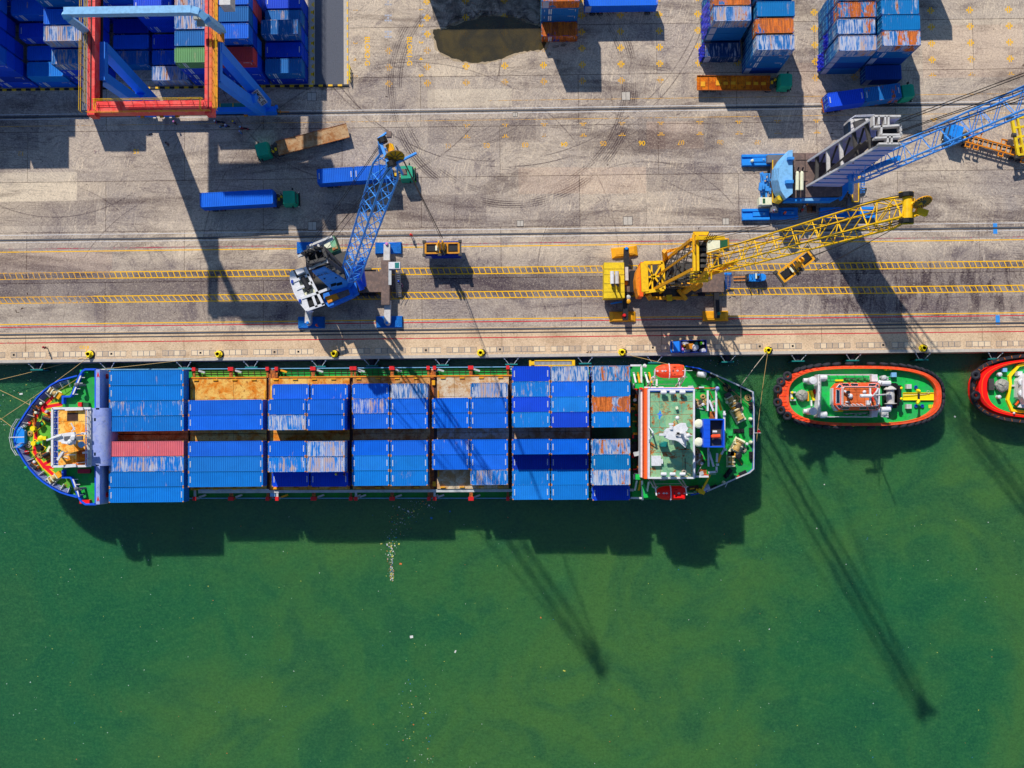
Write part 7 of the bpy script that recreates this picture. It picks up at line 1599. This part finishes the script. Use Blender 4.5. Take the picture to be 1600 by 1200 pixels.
# ------------------------------------------------------------ tugs
def tug(cx, cy, lab, first=True):
    GZ = 1.1; DZ = .1
    t = thing('tugboat', lab, 'tugboat', P(cx, cy, 0)); a, b = 127., 47.
    def out(s=0., z=GZ, l=0, r=0, n=56, tb=0):
        pts = []
        for i in range(n):
            th = 2*pi*i/n; c, s_ = cos(th), sin(th); e = 2/2.8
            ax = a-s-(l if c < 0 else r); by = b-s-tb
            pts.append((cx+math.copysign(abs(c)**e, c)*ax, cy+math.copysign(abs(s_)**e, s_)*by))
        return [P(x, y, z).xy for x, y in pts]
    o = MB(); o.prism(out(1), WZ-1.5, DZ); o.build('hull', 'dark' if first else 'vivid_red', t)
    om = 'tug_orange' if first else 'vivid_red'
    O, I = out(0), out(0, l=15 if first else 13, r=8, tb=3.5); n = len(O); vs = [(*p, GZ) for p in O]+[(*p, GZ) for p in I]+[(*p, DZ-.3) for p in O]+[(*p, DZ) for p in I]
    o = MB(); o.add(vs, [q for i in range(n) for j in [(i+1) % n] for q in ((i, j, n+j, n+i), (2*n+i, 2*n+j, j, i), (n+i, n+j, 3*n+j, 3*n+i))]); bw = o.build('bulwark', om, t)
    o = MB()
    for i in range(18, 39) if first else []:
        o = MB(); p, q = V(O[i]), V(I[i]); o.beam((*p.lerp(q, .05), GZ+.03), (*p.lerp(q, .75), GZ+.03), .06, .1); o.build('bulwark_rib', 'tug_red', bw)
    o = MB(); o.wall(out(4 if first else 3, l=2), GZ-.02, GZ+.06, .1, closed=True); o.build('bulwark_capping', 'orange', bw)
    o = MB(); o.sheet([V(p) for p in out(0, DZ, l=14, r=7, tb=3)], DZ+.01); dk = o.build('deck', 'tug_green', t)
    # tyres
    ty = random.Random(3)
    for k in range(54):
        th = 2*pi*k/54; c, s_ = cos(th), sin(th); e = 2/2.8; big = c < -.70
        if first and big and k % 2: continue
        if not first and (c < -.2): continue
        x = cx+math.copysign(abs(c)**e, c)*(a+(4 if big else 2.6)); y = cy+math.copysign(abs(s_)**e, s_)*(b+(3.4 if not big else 1)); q = P(x, y, .75)
        o = MB()
        if big: ax = V((c*.45, -s_*.45, 1)); o.torus((q.x, q.y, 1.1), .52, .25, ax, 18, 8)
        else: o.torus((q.x, q.y, .62), .5, .24, V((c/a*b*2.2, -s_, .12)), 16, 8)
        o.build('tyre_fender', 'rubber', t)
    if not first:
        for x, y in ((1525, 586), (1525, 618)): q = P(x, y, 1.4); o = MB(); o.torus((q.x, q.y, 1.3), .52, .26, (-.2, 0, 1), 18, 8); o.build('tyre_fender', 'rubber', t)
        o = MB(); arc = out(-6)[15:42]; o.wall(arc, -.2, .7, .5); o.build('bow_fender', 'rubber', t)
        o = MB()
        for i in range(0, 27, 1): p = V(arc[i]); o.box((p.x, p.y, .72), (.5, .12, .1), ty.random()*3)
        o.build('fender_chain', 'rust', t)
    def bx(x, y, z, d, m, nm, rz=0, par=t): q = P(x, y, z+d[2]); o = MB(); o.box((q.x, q.y, z+d[2]/2), d, R(rz)); return o.build(nm, m, par)
    X = cx-1344.5; Y = cy-618.5; pp = lambda x, y, z: P(x+X, y+Y, z)
    if first:
        o = MB(); o.prism([pp(*p, 2.3).xy for p in ((1278, 585), (1363, 585), (1372, 590), (1372, 647), (1363, 652), (1278, 652))], DZ, 2.3); dh = o.build('deckhouse', 'white', t)
        o = MB(); o.sheet([V(pp(*p, 2.3).xy) for p in ((1281, 586.5), (1362, 586.5), (1362, 650.5), (1281, 650.5))], 2.32); o.build('boat_deck', 'tug_green', dh)
        o = MB(); o.rail([pp(*p, 2.3).xy for p in ((1281, 586), (1361, 585.5))], 2.3, 1, 1.3, .04); o.rail([pp(*p, 2.3).xy for p in ((1281, 651), (1361, 652))], 2.3, 1, 1.3, .04); o.rail([pp(*p, 2.3).xy for p in ((1279.5, 586), (1279.5, 651))], 2.3, 1, 1.3, .04); o.build('deck_rail', 'white', dh)
        zt = 5.2; oc = [(1304, 606), (1311, 598), (1372, 598), (1375, 603), (1375, 637), (1371, 641), (1311, 641), (1304, 633)]
        o = MB(); o.prism([pp(*p, 4.6).xy for p in oc], 2.3, 4.4, inset=.98); wh = o.build('wheelhouse', 'tug_orange', t)
        ic = [(1315, 607), (1318, 604.5), (1367, 604.5), (1369, 607), (1369, 632), (1367, 634.5), (1318, 634.5), (1315, 632)]
        oo = [pp(*p, 4.4) for p in oc]; ii = [pp(*p, zt) for p in ic]; o = MB(); o.add([(v.x, v.y, 4.4) for v in oo]+[(v.x, v.y, zt) for v in ii], [(i, i+8, (i+1) % 8+8, (i+1) % 8) for i in range(8)]); 
        o.build('window_band', 'tug_orange', wh)
        o = MB()
        for i in range(8):
            A0, A1, I0, I1 = (V((*oo[i].xy, 4.4)), V((*oo[(i+1) % 8].xy, 4.4)), V((*ii[i].xy, zt)), V((*ii[(i+1) % 8].xy, zt)))
            ln = (A1-A0).length; k = 4 if ln > 5 else 1
            for j in range(k):
                if k == 4 and j == 2: continue
                f0, f1 = (j+.12)/k, (j+.88)/k; pt = lambda f, g: A0.lerp(A1, f).lerp(I0.lerp(I1, f), g)+V((0, 0, .03)); nn = [pt(f0, .25), pt(f1, .25), pt(f1, .72), pt(f0, .72)]
                ww = [pt(f0-.03/k, .16), pt(f1+.03/k, .16), pt(f1+.03/k, .8), pt(f0-.03/k, .8)]
                ww = [v-V((0, 0, .012)) for v in ww]
                o.add(ww, [(0, 1, 2, 3), (3, 2, 1, 0)], 1); o.add([v+V((0, 0, .012)) for v in nn], [(0, 1, 2, 3), (3, 2, 1, 0)])
        o.build('window', ['glass', 'white'], wh)
        o = MB(); o.prism([v.xy for v in ii], zt-.2, zt, inset=.995); o.build('wheelhouse_roof', 'tug_roof', wh)
        o = MB(); o.wall([v.xy for v in ii], zt, zt+.12, .08, closed=True); o.rail([v.xy for v in ii], zt, .8, 1.4, .03, closed=True); o.prism([pp(*p, 3.8).xy for p in ((1301, 607), (1304, 605), (1304, 634), (1310, 642), (1307, 642), (1301, 632))], 2.3, 3.8); o.build('roof_rail', 'white', wh)
        o = MB(); o.lathe([(.35, 0), (.4, .3), (.15, .55)], pp(1328, 619, zt), n=12); o.box(pp(1323, 613, zt+.5), (1.0, .3, .3), R(-35)); o.tube(pp(1324, 614, zt), pp(1324, 614, zt+1.3), .16, 8); o.lathe([(.25, 0), (.3, .3), (.1, .5)], pp(1350, 612.5, zt), n=10); o.tube(pp(1321, 628, zt+.3), pp(1327, 628, zt+.3), .12, 6)
        for k in range(5): o.tube(pp(1320+k*6, 631, zt+.15), pp(1325+k*6, 633, zt+.15), .07, 5)
        o.box(pp(1356.5, 629, zt+.4), (.6, .7, .7)); o.build('roof_gear', 'white', wh)
        o = MB(); o.lathe([(.28, 0), (.28, .5)], pp(1324.5, 613, zt+1.3), n=10); o.build('radar', 'dark', wh)
        o = MB(); c = pp(1359, 618.5, zt); o.tube((c.x, c.y, 2), (c.x, c.y, 14), .2, 8, r2=.1); o.tube(pp(1344, 618.5, 8.5), pp(1362, 618.5, 8.5), .28, 8); o.beam(pp(1359.5, 606, 8), pp(1359.5, 630, 8), .22, .3); o.tube(pp(1344, 617, 9), pp(1347, 620, 9), .1, 5)
        ar = [(1372, 607), (1374, 608), (1373.5, 630), (1371, 634), (1367, 617), (1372, 607)]
        for p, q in zip(ar, ar[1:]): o.tube(pp(*p, 7), pp(*q, 7), .12, 5)
        o.tube(pp(1373, 629, 2.5), pp(1364, 618, 11), .1, 5); o.tube(pp(1373, 608, 2.5), pp(1364, 618, 11), .1, 5); o.build('mast', 'white', t)
        o = MB(); o.tube(pp(1364, 612, 8), pp(1364, 627, 8), .14, 6); o.box(pp(1368, 609, 6.5), (.6, .3, .2), .6); o.build('red_mast_gear', 'red', t)
        o = MB(); o.lathe([(.35, 0), (.4, .6)], pp(1366, 608, 4.5), n=10); o.lathe([(.35, 0), (.4, .5)], pp(1366, 629, 4.5), n=10); o.build('fire_monitor', 'machine', t)
        for s, y in ((-1, 0), (1, 0)):
            ya = 591 if s < 0 else 646.5
            o = MB(); o.prism([pp(*p, 3.4).xy for p in ((1362, ya-6), (1371, ya-6), (1371, ya+5), (1362, ya+5))], DZ, 3.4); cs = o.build('engine_casing', 'white', t)
            o = MB(); q0 = pp(1372, 597 if s < 0 else 640.5, 3.9); o.path([q0, pp(1377, 599 if s < 0 else 640, 4.1), pp(1391, 598.8 if s < 0 else 639.5, 4.1)], .42, 10); o.build('exhaust_pipe', 'white', cs)
            o = MB()
            for k in range(3): o.tube(pp(1377, ya-2+k*3, 2.2), pp(1388, ya-1+k*3, 2.2), .13, 6)
            o.lathe([(.4, 0), (.45, 1.4), (.2, 1.6)], pp(1377, ya, 1), n=10); o.build('vent_pipe', 'pale_steel', cs)
            o = MB()
            for k in range(3): o.tube(pp(1388, ya-1+k*3, 2.2), pp(1391, ya-1+k*3, 2.2), .07, 5)
            o.build('pipe_end', 'black', cs)
        for y in (590, 647.5):
            q = pp(1287, y, 3.2); o = MB(); o.lathe([(.35, -.6), (.48, -.5), (.48, .5), (.35, .6)], (q.x, q.y, 3.), (1, 0, 0), 12); o.box((q.x, q.y-.5, 2.6), (.8, .2, .4)); o.build('liferaft', 'white', t)
        for y in (594.5, 642.5):
            q = pp(1271, y, 3); o = MB(); o.lathe([(.55, -2.9), (.62, -.15), (.68, 0), (.6, .15), (.1, .22)], (q.x, q.y, 2.9), n=20); o.build('ventilator', 'white', t)
            q = pp(1259, y, 1); o = MB(); o.lathe([(.38, -.4), (.38, .4)], (q.x, q.y, 1.), (1, 0, 0), 12); o.build('capstan', 'white', t)
        for y, x in ((594.3, 1311.5), (642, 1311)): bx(x, y, 2.3, (1.3, .28, .3), 'signal_yellow', 'yellow_box')
        # bow winch under canvas
        o = lump(pp(1253, 618, .9).xy.to_3d()+V((0, 0, .9)), 1.0, 5, .6); o.build('canvas_cover', 'canvas', t)
        bx(1239.5, 613, .1, (.9, .28, .7), 'pale_steel', 'windlass'); bx(1239.5, 625, .1, (.9, .28, .7), 'pale_steel', 'windlass'); bx(1237, 619, .1, (.3, 1.5, .6), 'white', 'windlass'); bx(1262.5, 619, .1, (.35, 1.6, .7), 'pad_yellow', 'windlass_guard'); bx(1270, 618, .1, (.35, 1.7, .8), 'signal_yellow', 'yellow_ladder', 14)
        bx(1268, 630, .1, (.25, 1., .3), 'white', 'white_bracket'); bx(1274.5, 612, .1, (.3, .8, 1.), 'red', 'red_locker')
        # towing winch
        o = MB(); o.lathe([(.3, -1.5), (1., -1.4), (1., -1.3), (.62, -1.25), (.7, 0), (.62, .9), (1., .95), (1., 1.1), (.4, 1.6)], pp(1391, 618, 1.6), (0, 1, 0), 16); w = o.build('towing_winch', 'white_dirty', t)
        o = MB(); o.box((*pp(1391, 618, 1).xy, .6), (2.2, 4.2, .9)); o.box((*pp(1391, 604, 1).xy, 1.3), (1.8, .8, 1.4)); o.box((*pp(1401, 618, 1).xy, .7), (.7, 3.4, .7)); o.build('winch_bed', 'black', w)
        o = MB(); o.lathe([(.35, 0), (.4, .8)], pp(1389, 631, 1.2), (0, -1, 0), 12); o.box(pp(1389, 635, 1.6), (.9, .4, .5)); o.build('winch_motor', 'lavender', w)
        o = MB(); o.beam(pp(1406, 602, 2.2), pp(1406, 628, 2.2), .42, .4); 
        for y in (605, 625): o.tube(pp(1406, y, .1), pp(1406, y, 2.2), .2, 8)
        tp_ = o.build('tow_post', 'dark', t)
        for y in (606.5, 623): q = pp(1408.5, y, 2.4); o = MB(); o.ball((q.x, q.y, 2.3), .26); o.build('post_cap', 'signal_yellow', tp_)
        o = MB(); o.prism([pp(*p, .3).xy for p in ((1411, 613.5), (1459, 613.5), (1459, 625), (1411, 625))], DZ, .3)
        for y in (613.5, 625): o.beam(pp(1411, y, .35), pp(1459, y, .35), .08, .18)
        o.build('tow_ramp', 'signal_yellow', t)
        o = MB(); o.path([pp(*p, 2.6) for p in ((1432, 610), (1436, 610.5))]+[pp(1436, 614, 2.3)], .25, 8); o.path([pp(*p, 2.6) for p in ((1432, 630), (1435, 629))]+[pp(1435.5, 625, 2.3)], .25, 8); tb_ = o.build('tow_beam', 'signal_yellow', t)
        o = MB(); o.tube(pp(1435.5, 614, 2.3), pp(1435.5, 626, 2.3), .2, 8); o.build('tow_bar', 'dark', tb_)
        for x, y in ((1420.5, 603.8), (1420.5, 635), (1397, 585.5)): bx(x, y, .1, (.85, .75, .75), 'white_dirty' if x > 1400 else 'light_blue', 'deck_hatch')
        for x, y in ((1431, 605), (1431, 634.5), (1441, 634.5)): q = pp(x, y, .3); o = MB(); o.torus((q.x, q.y, .35), .22, .1, (0, 0, 1), 12, 6); o.box((q.x, q.y, .2), (.1, .5, .2)); o.build('deck_valve', 'deep_blue', t)
        for k in range(4): bx(1452+k*2.4, 635, .1, (.1, .6, .2), 'signal_yellow', 'grating_bar')
        q = pp(1450.5, 612.5, .5); o = MB(); o.torus((q.x, q.y, .5), .24, .05, (0, 0, 1), 12, 5); o.tube(pp(1411, 617, .6), pp(1448, 616, .4), .05, 5); o.build('tow_rope', 'pale_rope', t)
        for x, y in ((1262, 581), (1268, 578.8), (1327.5, 573.5), (1334, 573.5), (1385, 577), (1391.5, 577), (1262, 656), (1267.5, 658.8), (1333, 664.5), (1383.5, 661.5), (1390.5, 661.5), (1238, 613.5), (1238, 622.5)):
            q = pp(x, y, .9); o = MB(); o.tube((q.x, q.y, DZ), (q.x, q.y, .8), .16, 8); o.ball((q.x, q.y, .85), .24); o.build('bitt', 'signal_yellow', t)
        for x, y, rz in ((1264.5, 580, 15), (1264.5, 657.5, -15)): bx(x, y, .9, (1.6, .3, .1), 'cream', 'fairlead', rz)
        o = MB()
        for k in range(12): x = 1320+k*3.4; o.box(pp(x, 591+(k % 3)*1.5, 2.6), (.4, .12, .2)); o.box(pp(x, 646+(k % 3)*1.2, 2.6), (.4, .12, .2), m=k % 2)
        o.beam(pp(1318, 592, 3), pp(1356, 590.5, 3), .07, .07); o.beam(pp(1318, 646.5, 3), pp(1356, 645, 3), .07, .07, m=1); o.build('deck_gear', ['machine', 'pale_steel'], t)
    else:
        G = lambda x, y, z: P(x, y, z)
        o = lump(G(1565.5, 602.5, .9).xy.to_3d()+V((0, 0, .9)), 1.15, 5, .55); o.build('canvas_cover', 'canvas', t)
        bx(1549.5, 600.5, .1, (.9, 1.9, .8), 'machine', 'windlass')
        for x, y, m, r_ in ((1563, 585, 'white', .35), (1562, 620, 'white', .3)): q = G(x, y, 1); o = MB(); o.lathe([(r_, 0), (r_, .9), (.1, 1.)], (q.x, q.y, .1), n=14); o.build('ventilator', m, t)
        bx(1570.5, 578, .1, (.7, .65, .8), 'light_blue', 'deck_locker')
        o = MB(); pl = [G(*p, .6).xy for p in ((1600, 569.5), (1592, 571), (1578, 588), (1579, 600), (1577, 612), (1575, 625), (1582, 641), (1605, 644), (1640, 645))]; o.wall(pl, .1, .65, .42); o.build('yellow_kerb', 'signal_yellow', t)
        for y in (597.5, 614.5): q = G(1596, y, 2.4); o = MB(); o.lathe([(.55, -2.3), (.6, -.1), (.66, 0), (.5, .2), (.1, .25)], (q.x+.2, q.y, 2.4), (-.25, 0, 1), 18); o.build('exhaust_stack', 'white', t)
        bx(1594, 583.5, .1, (.8, .7, 1.2), 'white', 'deck_locker'); bx(1584, 602.5, .1, (.8, .3, .4), 'white_dirty', 'bracket'); bx(1602, 606, .1, (1.2, .7, 1.6), 'cloth_red', 'red_locker')
        o = MB(); o.prism([G(*p, 3).xy for p in ((1604, 583), (1720, 583), (1720, 632), (1604, 632), (1598, 620), (1598, 594))], .1, 3.); o.build('deckhouse', 'white', t)
        o = MB(); q = G(1592, 627, 1); o.beam(G(1585.5, 634, 1), G(1597, 621, 1), .8, .5); nb = o.build('name_board', 'dark_green', t); o = MB(); o.beam(G(1586.5, 632.8, 1.3), G(1596, 622, 1.3), .28, .12); o.build('board_stripe', 'orange', nb)
        o = MB(); o.prism([G(*p, 1.5).xy for p in ((1591, 636), (1601, 625), (1606, 638))], .1, 1.4); o.build('white_cowl', 'white', t)
        for x, y in ((1584, 645.5),): q = G(x, y, 1.2); o = MB(); o.ball((q.x, q.y, 1.3), .2); o.build('bitt', 'white', t)
        o = MB(); q = G(1665, 604, 3); o.prism([G(*p, 6).xy for p in ((1625, 585), (1690, 585), (1690, 622), (1625, 622))], 3, 5.6, inset=.95); o.tube((q.x, q.y, 5), (q.x, q.y, 13), .2, 8); o.build('wheelhouse', 'vivid_red', t)
tug(1344.5, 618.5, 'orange rimmed green decked tugboat, wholly in view behind the ship stern'); tug(1656, 607, 'bright red rimmed tugboat cut off by the right edge', False)

# ------------------------------------------------------------ people and motorbikes
def skin(joints, edges, name, mat, parent):
    me = bpy.data.meshes.new(name); me.from_pydata([j[:3] for j in joints], edges, []); o = bpy.data.objects.new(name, me); C.objects.link(o)
    md = o.modifiers.new('s', 'SKIN'); sv = me.skin_vertices[0].data if me.skin_vertices else None
    if sv is None:
        bm = bmesh.new(); bm.from_mesh(me); bm.verts.layers.skin.verify(); bm.to_mesh(me); bm.free(); sv = me.skin_vertices[0].data
    for v, j in zip(sv, joints): v.radius = (j[3], j[4] if len(j) > 4 else j[3])
    sv[0].use_root = True; o.modifiers.new('d', 'SUBSURF').levels = 1
    m2 = bpy.data.meshes.new_from_object(o.evaluated_get(bpy.context.evaluated_depsgraph_get())); bpy.data.objects.remove(o); m2.materials.clear(); m2.materials.append(M[mat]); m2.name = name
    for p in m2.polygons: p.use_smooth = True
    o = bpy.data.objects.new(name, m2); C.objects.link(o); o.parent = parent; return o
def person(x, y, z, rz, label, shirt, trousers, helmet, pose='stand', grp=None, face=False):
    t = thing('person', label, 'person', None, grp); st = pose == 'stand'; h = .95 if st else .62
    hipz = h; kneez = .5 if st else .48; kx = .06 if st else .42; fx = 0 if st else .2
    sh = hipz+.48; lean = 0 if st else .14; ax = .12 if st else .4; az = sh-.3 if st else sh-.2; hx = .2 if st else .55; hz = az-.2 if st else az+.0
    J = [(0, 0, hipz, .13, .1), (lean*.5, 0, hipz+.25, .13, .1), (lean, 0, sh, .12, .09), (lean+.01, 0, sh+.1, .05), (lean+.02, 0, sh+.2, .085, .1), (lean+.02, 0, sh+.3, .07)]
    E = [(0, 1), (1, 2), (2, 3), (3, 4), (4, 5)]
    for s in (-1, 1):
        i = len(J); J += [(lean, s*.18, sh-.02, .06), (lean+ax*.5, s*.25, az+.02, .045), (lean+hx, s*.2, hz, .035), (lean+hx+.08, s*.19, hz-.02, .03)]; E += [(2, i), (i, i+1), (i+1, i+2), (i+2, i+3)]
        i = len(J); J += [(0, s*.1, hipz-.06, .09), (kx, s*.13, kneez, .06), (fx, s*.13, .1, .045), (fx+.13, s*.13, .05, .04)]; E += [(0, i), (i, i+1), (i+1, i+2), (i+2, i+3)]
    skin(J, E, 'body', 'skin', t)
    S_ = [(0, 0, hipz+.0, .145, .115), (lean*.5, 0, hipz+.25, .15, .12), (lean, 0, sh, .135, .105)]; Es = [(0, 1), (1, 2)]
    for s in (-1, 1): i = len(S_); S_ += [(lean, s*.18, sh-.02, .078), (lean+ax*.5, s*.25, az+.02, .06)]; Es += [(2, i), (i, i+1)]
    skin(S_, Es, 'shirt', shirt, t)
    T_ = [(0, 0, hipz-.02, .14, .115)]; Et = []
    for s in (-1, 1): i = len(T_); T_ += [(0, s*.1, hipz-.06, .105), (kx, s*.13, kneez, .075), (fx, s*.13, .14, .06)]; Et += [(0, i), (i, i+1), (i+1, i+2)]
    skin(T_, Et, 'trousers', trousers, t)
    o = MB(); c = (lean+.02, 0, sh+.24); o.lathe([(.17, 0), (.145, .03), (.14, .08), (.1, .14), (.03, .17)], c, n=12); o.build('helmet', helmet, t)
    o = MB()
    for s in (-1, 1): o.ball((lean+.115, s*.035, sh+.21), .013, n=6)
    o.build('eyes', 'black', t)
    q = P(x, y, z+1.6 if st else z+1.2); return place(t, (q.x, q.y, z), R(rz))
def bike(x, y, rz, body, label):
    t = thing('motorbike', label, 'motorbike', None, 'motorbikes parked below the gantry')
    for xx in (-.62, .62): o = MB(); o.torus((xx, 0, .3), .25, .06, (0, 1, 0), 16, 6); o.build('wheel', 'rubber', t)
    o = MB(); o.beam((-.5, 0, .55), (.1, 0, .5), .22, .3); o.beam((.1, 0, .45), (.5, 0, .75), .2, .18); o.beam((.62, 0, .3), (.5, 0, .95), .1, .1); o.beam((-.75, 0, .62), (-.4, 0, .68), .2, .1); o.build('body', body, t)
    o = MB(); o.box((-.25, 0, .76), (.65, .24, .1)); o.build('seat', 'black', t)
    o = MB(); o.tube((.42, -.32, 1.0), (.42, .32, 1.0), .025, 6); o.build('handlebar', 'steel', t)
    q = P(x, y, .6); place(t, (q.x, q.y, 0), R(rz))
g = 'people beside the motorbikes'
bike(343, 190.5, -5, 'cloth_dark', 'dark motorbike nearest the gantry foot'); bike(350, 197.3, 5, 'light_blue', 'pale blue sided motorbike, second from the left'); bike(381.5, 200.5, 170, 'cloth_red', 'dark red motorbike on the right')
person(335, 188.5, 0, 0, 'person in a red and white top beside the leftmost motorbike', 'cloth_red', 'cloth_blue', 'white', 'stand', g); person(353.5, 195, 0, 180, 'person in blue with a white helmet on the second motorbike', 'cloth_blue', 'cloth_dark', 'white', 'ride', g)
person(363.5, 189.5, 0, 60, 'person in yellow helmet and blue jacket standing between the motorbikes', 'cloth_blue', 'cloth_dark', 'signal_yellow', 'stand', g); person(375, 198, 0, 0, 'person in dark red beside the red motorbike', 'cloth_red', 'cloth_dark', 'light_blue', 'stand', g); person(374, 205, 0, 30, 'person in a turquoise top at the right edge of the motorbikes', 'cloth_teal', 'cloth_blue', 'lavender', 'stand', g)
person(238, 177.5, 0, 0, 'person in teal at the foot of the gantry under the red beam', 'cloth_teal', 'cloth_dark', 'cloth_red', 'stand'); person(67.5, 542.5, 0, 200, 'person in dark red walking on the quay apron at the far left', 'cloth_red', 'cloth_dark', 'cloth_red', 'stand')
person(494, 508, .6, 20, 'person in an orange vest standing on the blue outrigger pad', 'hi_vis', 'cloth_blue', 'hi_vis', 'stand'); person(642, 366.5, 0, 90, 'person in bright red crossing the dark crane rail', 'vivid_red', 'red', 'vivid_red', 'stand')
person(623, 439.5, 0, 200, 'person in bright blue beside the crane stairs', 'ship_blue', 'cloth_dark', 'ship_blue', 'stand'); person(628, 445, 0, 200, 'person in a pink top next to the crane stairs', 'pink', 'cloth_dark', 'cloth_dark', 'stand')
person(1227, 331.5, 1.0, 0, 'person in orange standing on a blue track pad', 'hi_vis', 'cloth_dark', 'hi_vis', 'stand'); person(1209.5, 328.5, 1.0, 0, 'person in lavender and red by the pale crane control box', 'cloth_red', 'lavender', 'lavender', 'stand')
person(1257, 321.5, 0, 160, 'person in light blue under the pale crane', 'light_blue', 'cloth_dark', 'white', 'stand'); person(1261.5, 319, 0, 160, 'person in orange bending beside the light blue one', 'hi_vis', 'cloth_dark', 'pad_yellow', 'stand'); person(1254, 327.5, 0, 0, 'person in bright red under the pale crane', 'red', 'cloth_dark', 'red', 'stand')
person(271, 190, 0, 0, 'person in dark clothes in the shade below the gantry rail', 'cloth_dark', 'cloth_dark', 'pink', 'stand'); person(259, 223, 0, 0, 'person in grey at the shadow edge left of the crane leg', 'steel', 'cloth_dark', 'dark', 'stand')
person(545, 668, T1, 90, 'person in a yellow helmet between the third and fourth ship bays', 'cloth_dark', 'cloth_dark', 'signal_yellow', 'stand') if False else None
person(524.5, 741, T1, 0, 'person in a yellow helmet on the lower deep blue ship container', 'cloth_blue', 'cloth_dark', 'signal_yellow', 'stand', 'crew on the container roofs'); person(538, 741.5, T1, 180, 'person in dark red and blue on the lower deep blue ship container', 'cloth_red', 'ship_blue', 'cloth_dark', 'stand', 'crew on the container roofs')
q = P(1268, 327, 0); o = MB()
for k in range(5): o.box((q.x, q.y-.5+k*.25, .12), (1.5, .14, .05))
for k in range(3): o.box((q.x-.65+k*.65, q.y, .05), (.12, 1.2, .1))
o.box((q.x+.3, q.y, .4), (.5, .7, .5), m=1); tag(o.build('pallet', ['rust', 'dark']), 'wooden pallet with a dark box under the pale crane', 'pallet')

# ------------------------------------------------------------ flotsam on the water
mk('litter_white', L(225, 228, 220), dirt=.2); mk('litter_green', L(90, 190, 110), dirt=.2); mk('litter_orange', L(230, 120, 60), dirt=.2); mk('litter_blue', L(40, 120, 200), dirt=.2); mk('litter_yellow', L(220, 215, 90), dirt=.2)
o = MB(); rr = random.Random(21)
def bit(x, y, s, m=None):
    q = P(x, y, WZ); o.box((q.x, q.y, WZ+.02), (s*rr.uniform(.5, 1.4), s*rr.uniform(.4, 1), .06), rr.random()*3, m=rr.choice((0, 0, 1, 2, 3, 4, 4, 0)) if m is None else m)
for k in range(260):
    f = rr.random()**1.3; y = 783+f*122; w = 24*(1-f)**2+2.5; x = 655-45*min(1, f*2.1)+rr.gauss(0, w*.8); bit(x, y, rr.uniform(.05, .14) if rr.random() < .92 else .28)
for k in range(70): y = 850+rr.random()*60; bit(611+rr.gauss(0, 1.6)+(y-850)*.05, y, rr.uniform(.08, .2))
for k in range(330): bit(rr.uniform(0, 1600), rr.uniform(800, 1200), rr.uniform(.05, .13))
for k in range(60): bit(rr.gauss(652, 14), rr.uniform(1060, 1200), rr.uniform(.06, .16))
for k in range(120): bit(rr.uniform(900, 1160), rr.uniform(562, 573), rr.uniform(.05, .12))
for k in range(90): bit(rr.uniform(0, 130), rr.uniform(568, 680), rr.uniform(.05, .16))
for x, y, s, m in ((643, 995, .5, 0), (711.5, 1018, .33, 0), (845, 965, .25, 2), (881.5, 1048, .28, 4), (626, 881, .3, 2), (33, 615.5, .5, 0), (1288, 757, .35, 0), (1492, 651, .35, 0), (674, 809.5, .35, 3), (703, 799, .3, 3), (1202, 983, .35, 0)): bit(x, y, s, m)
tag(o.build('floating_litter', ['litter_white', 'litter_green', 'litter_orange', 'litter_blue', 'litter_yellow']), 'scattered coloured litter drifting on the green water', 'litter', kind='stuff')
# remove the container prototypes
for r, ch in TPL.values():
    for c, _ in ch: bpy.data.objects.remove(c)
    bpy.data.objects.remove(r)
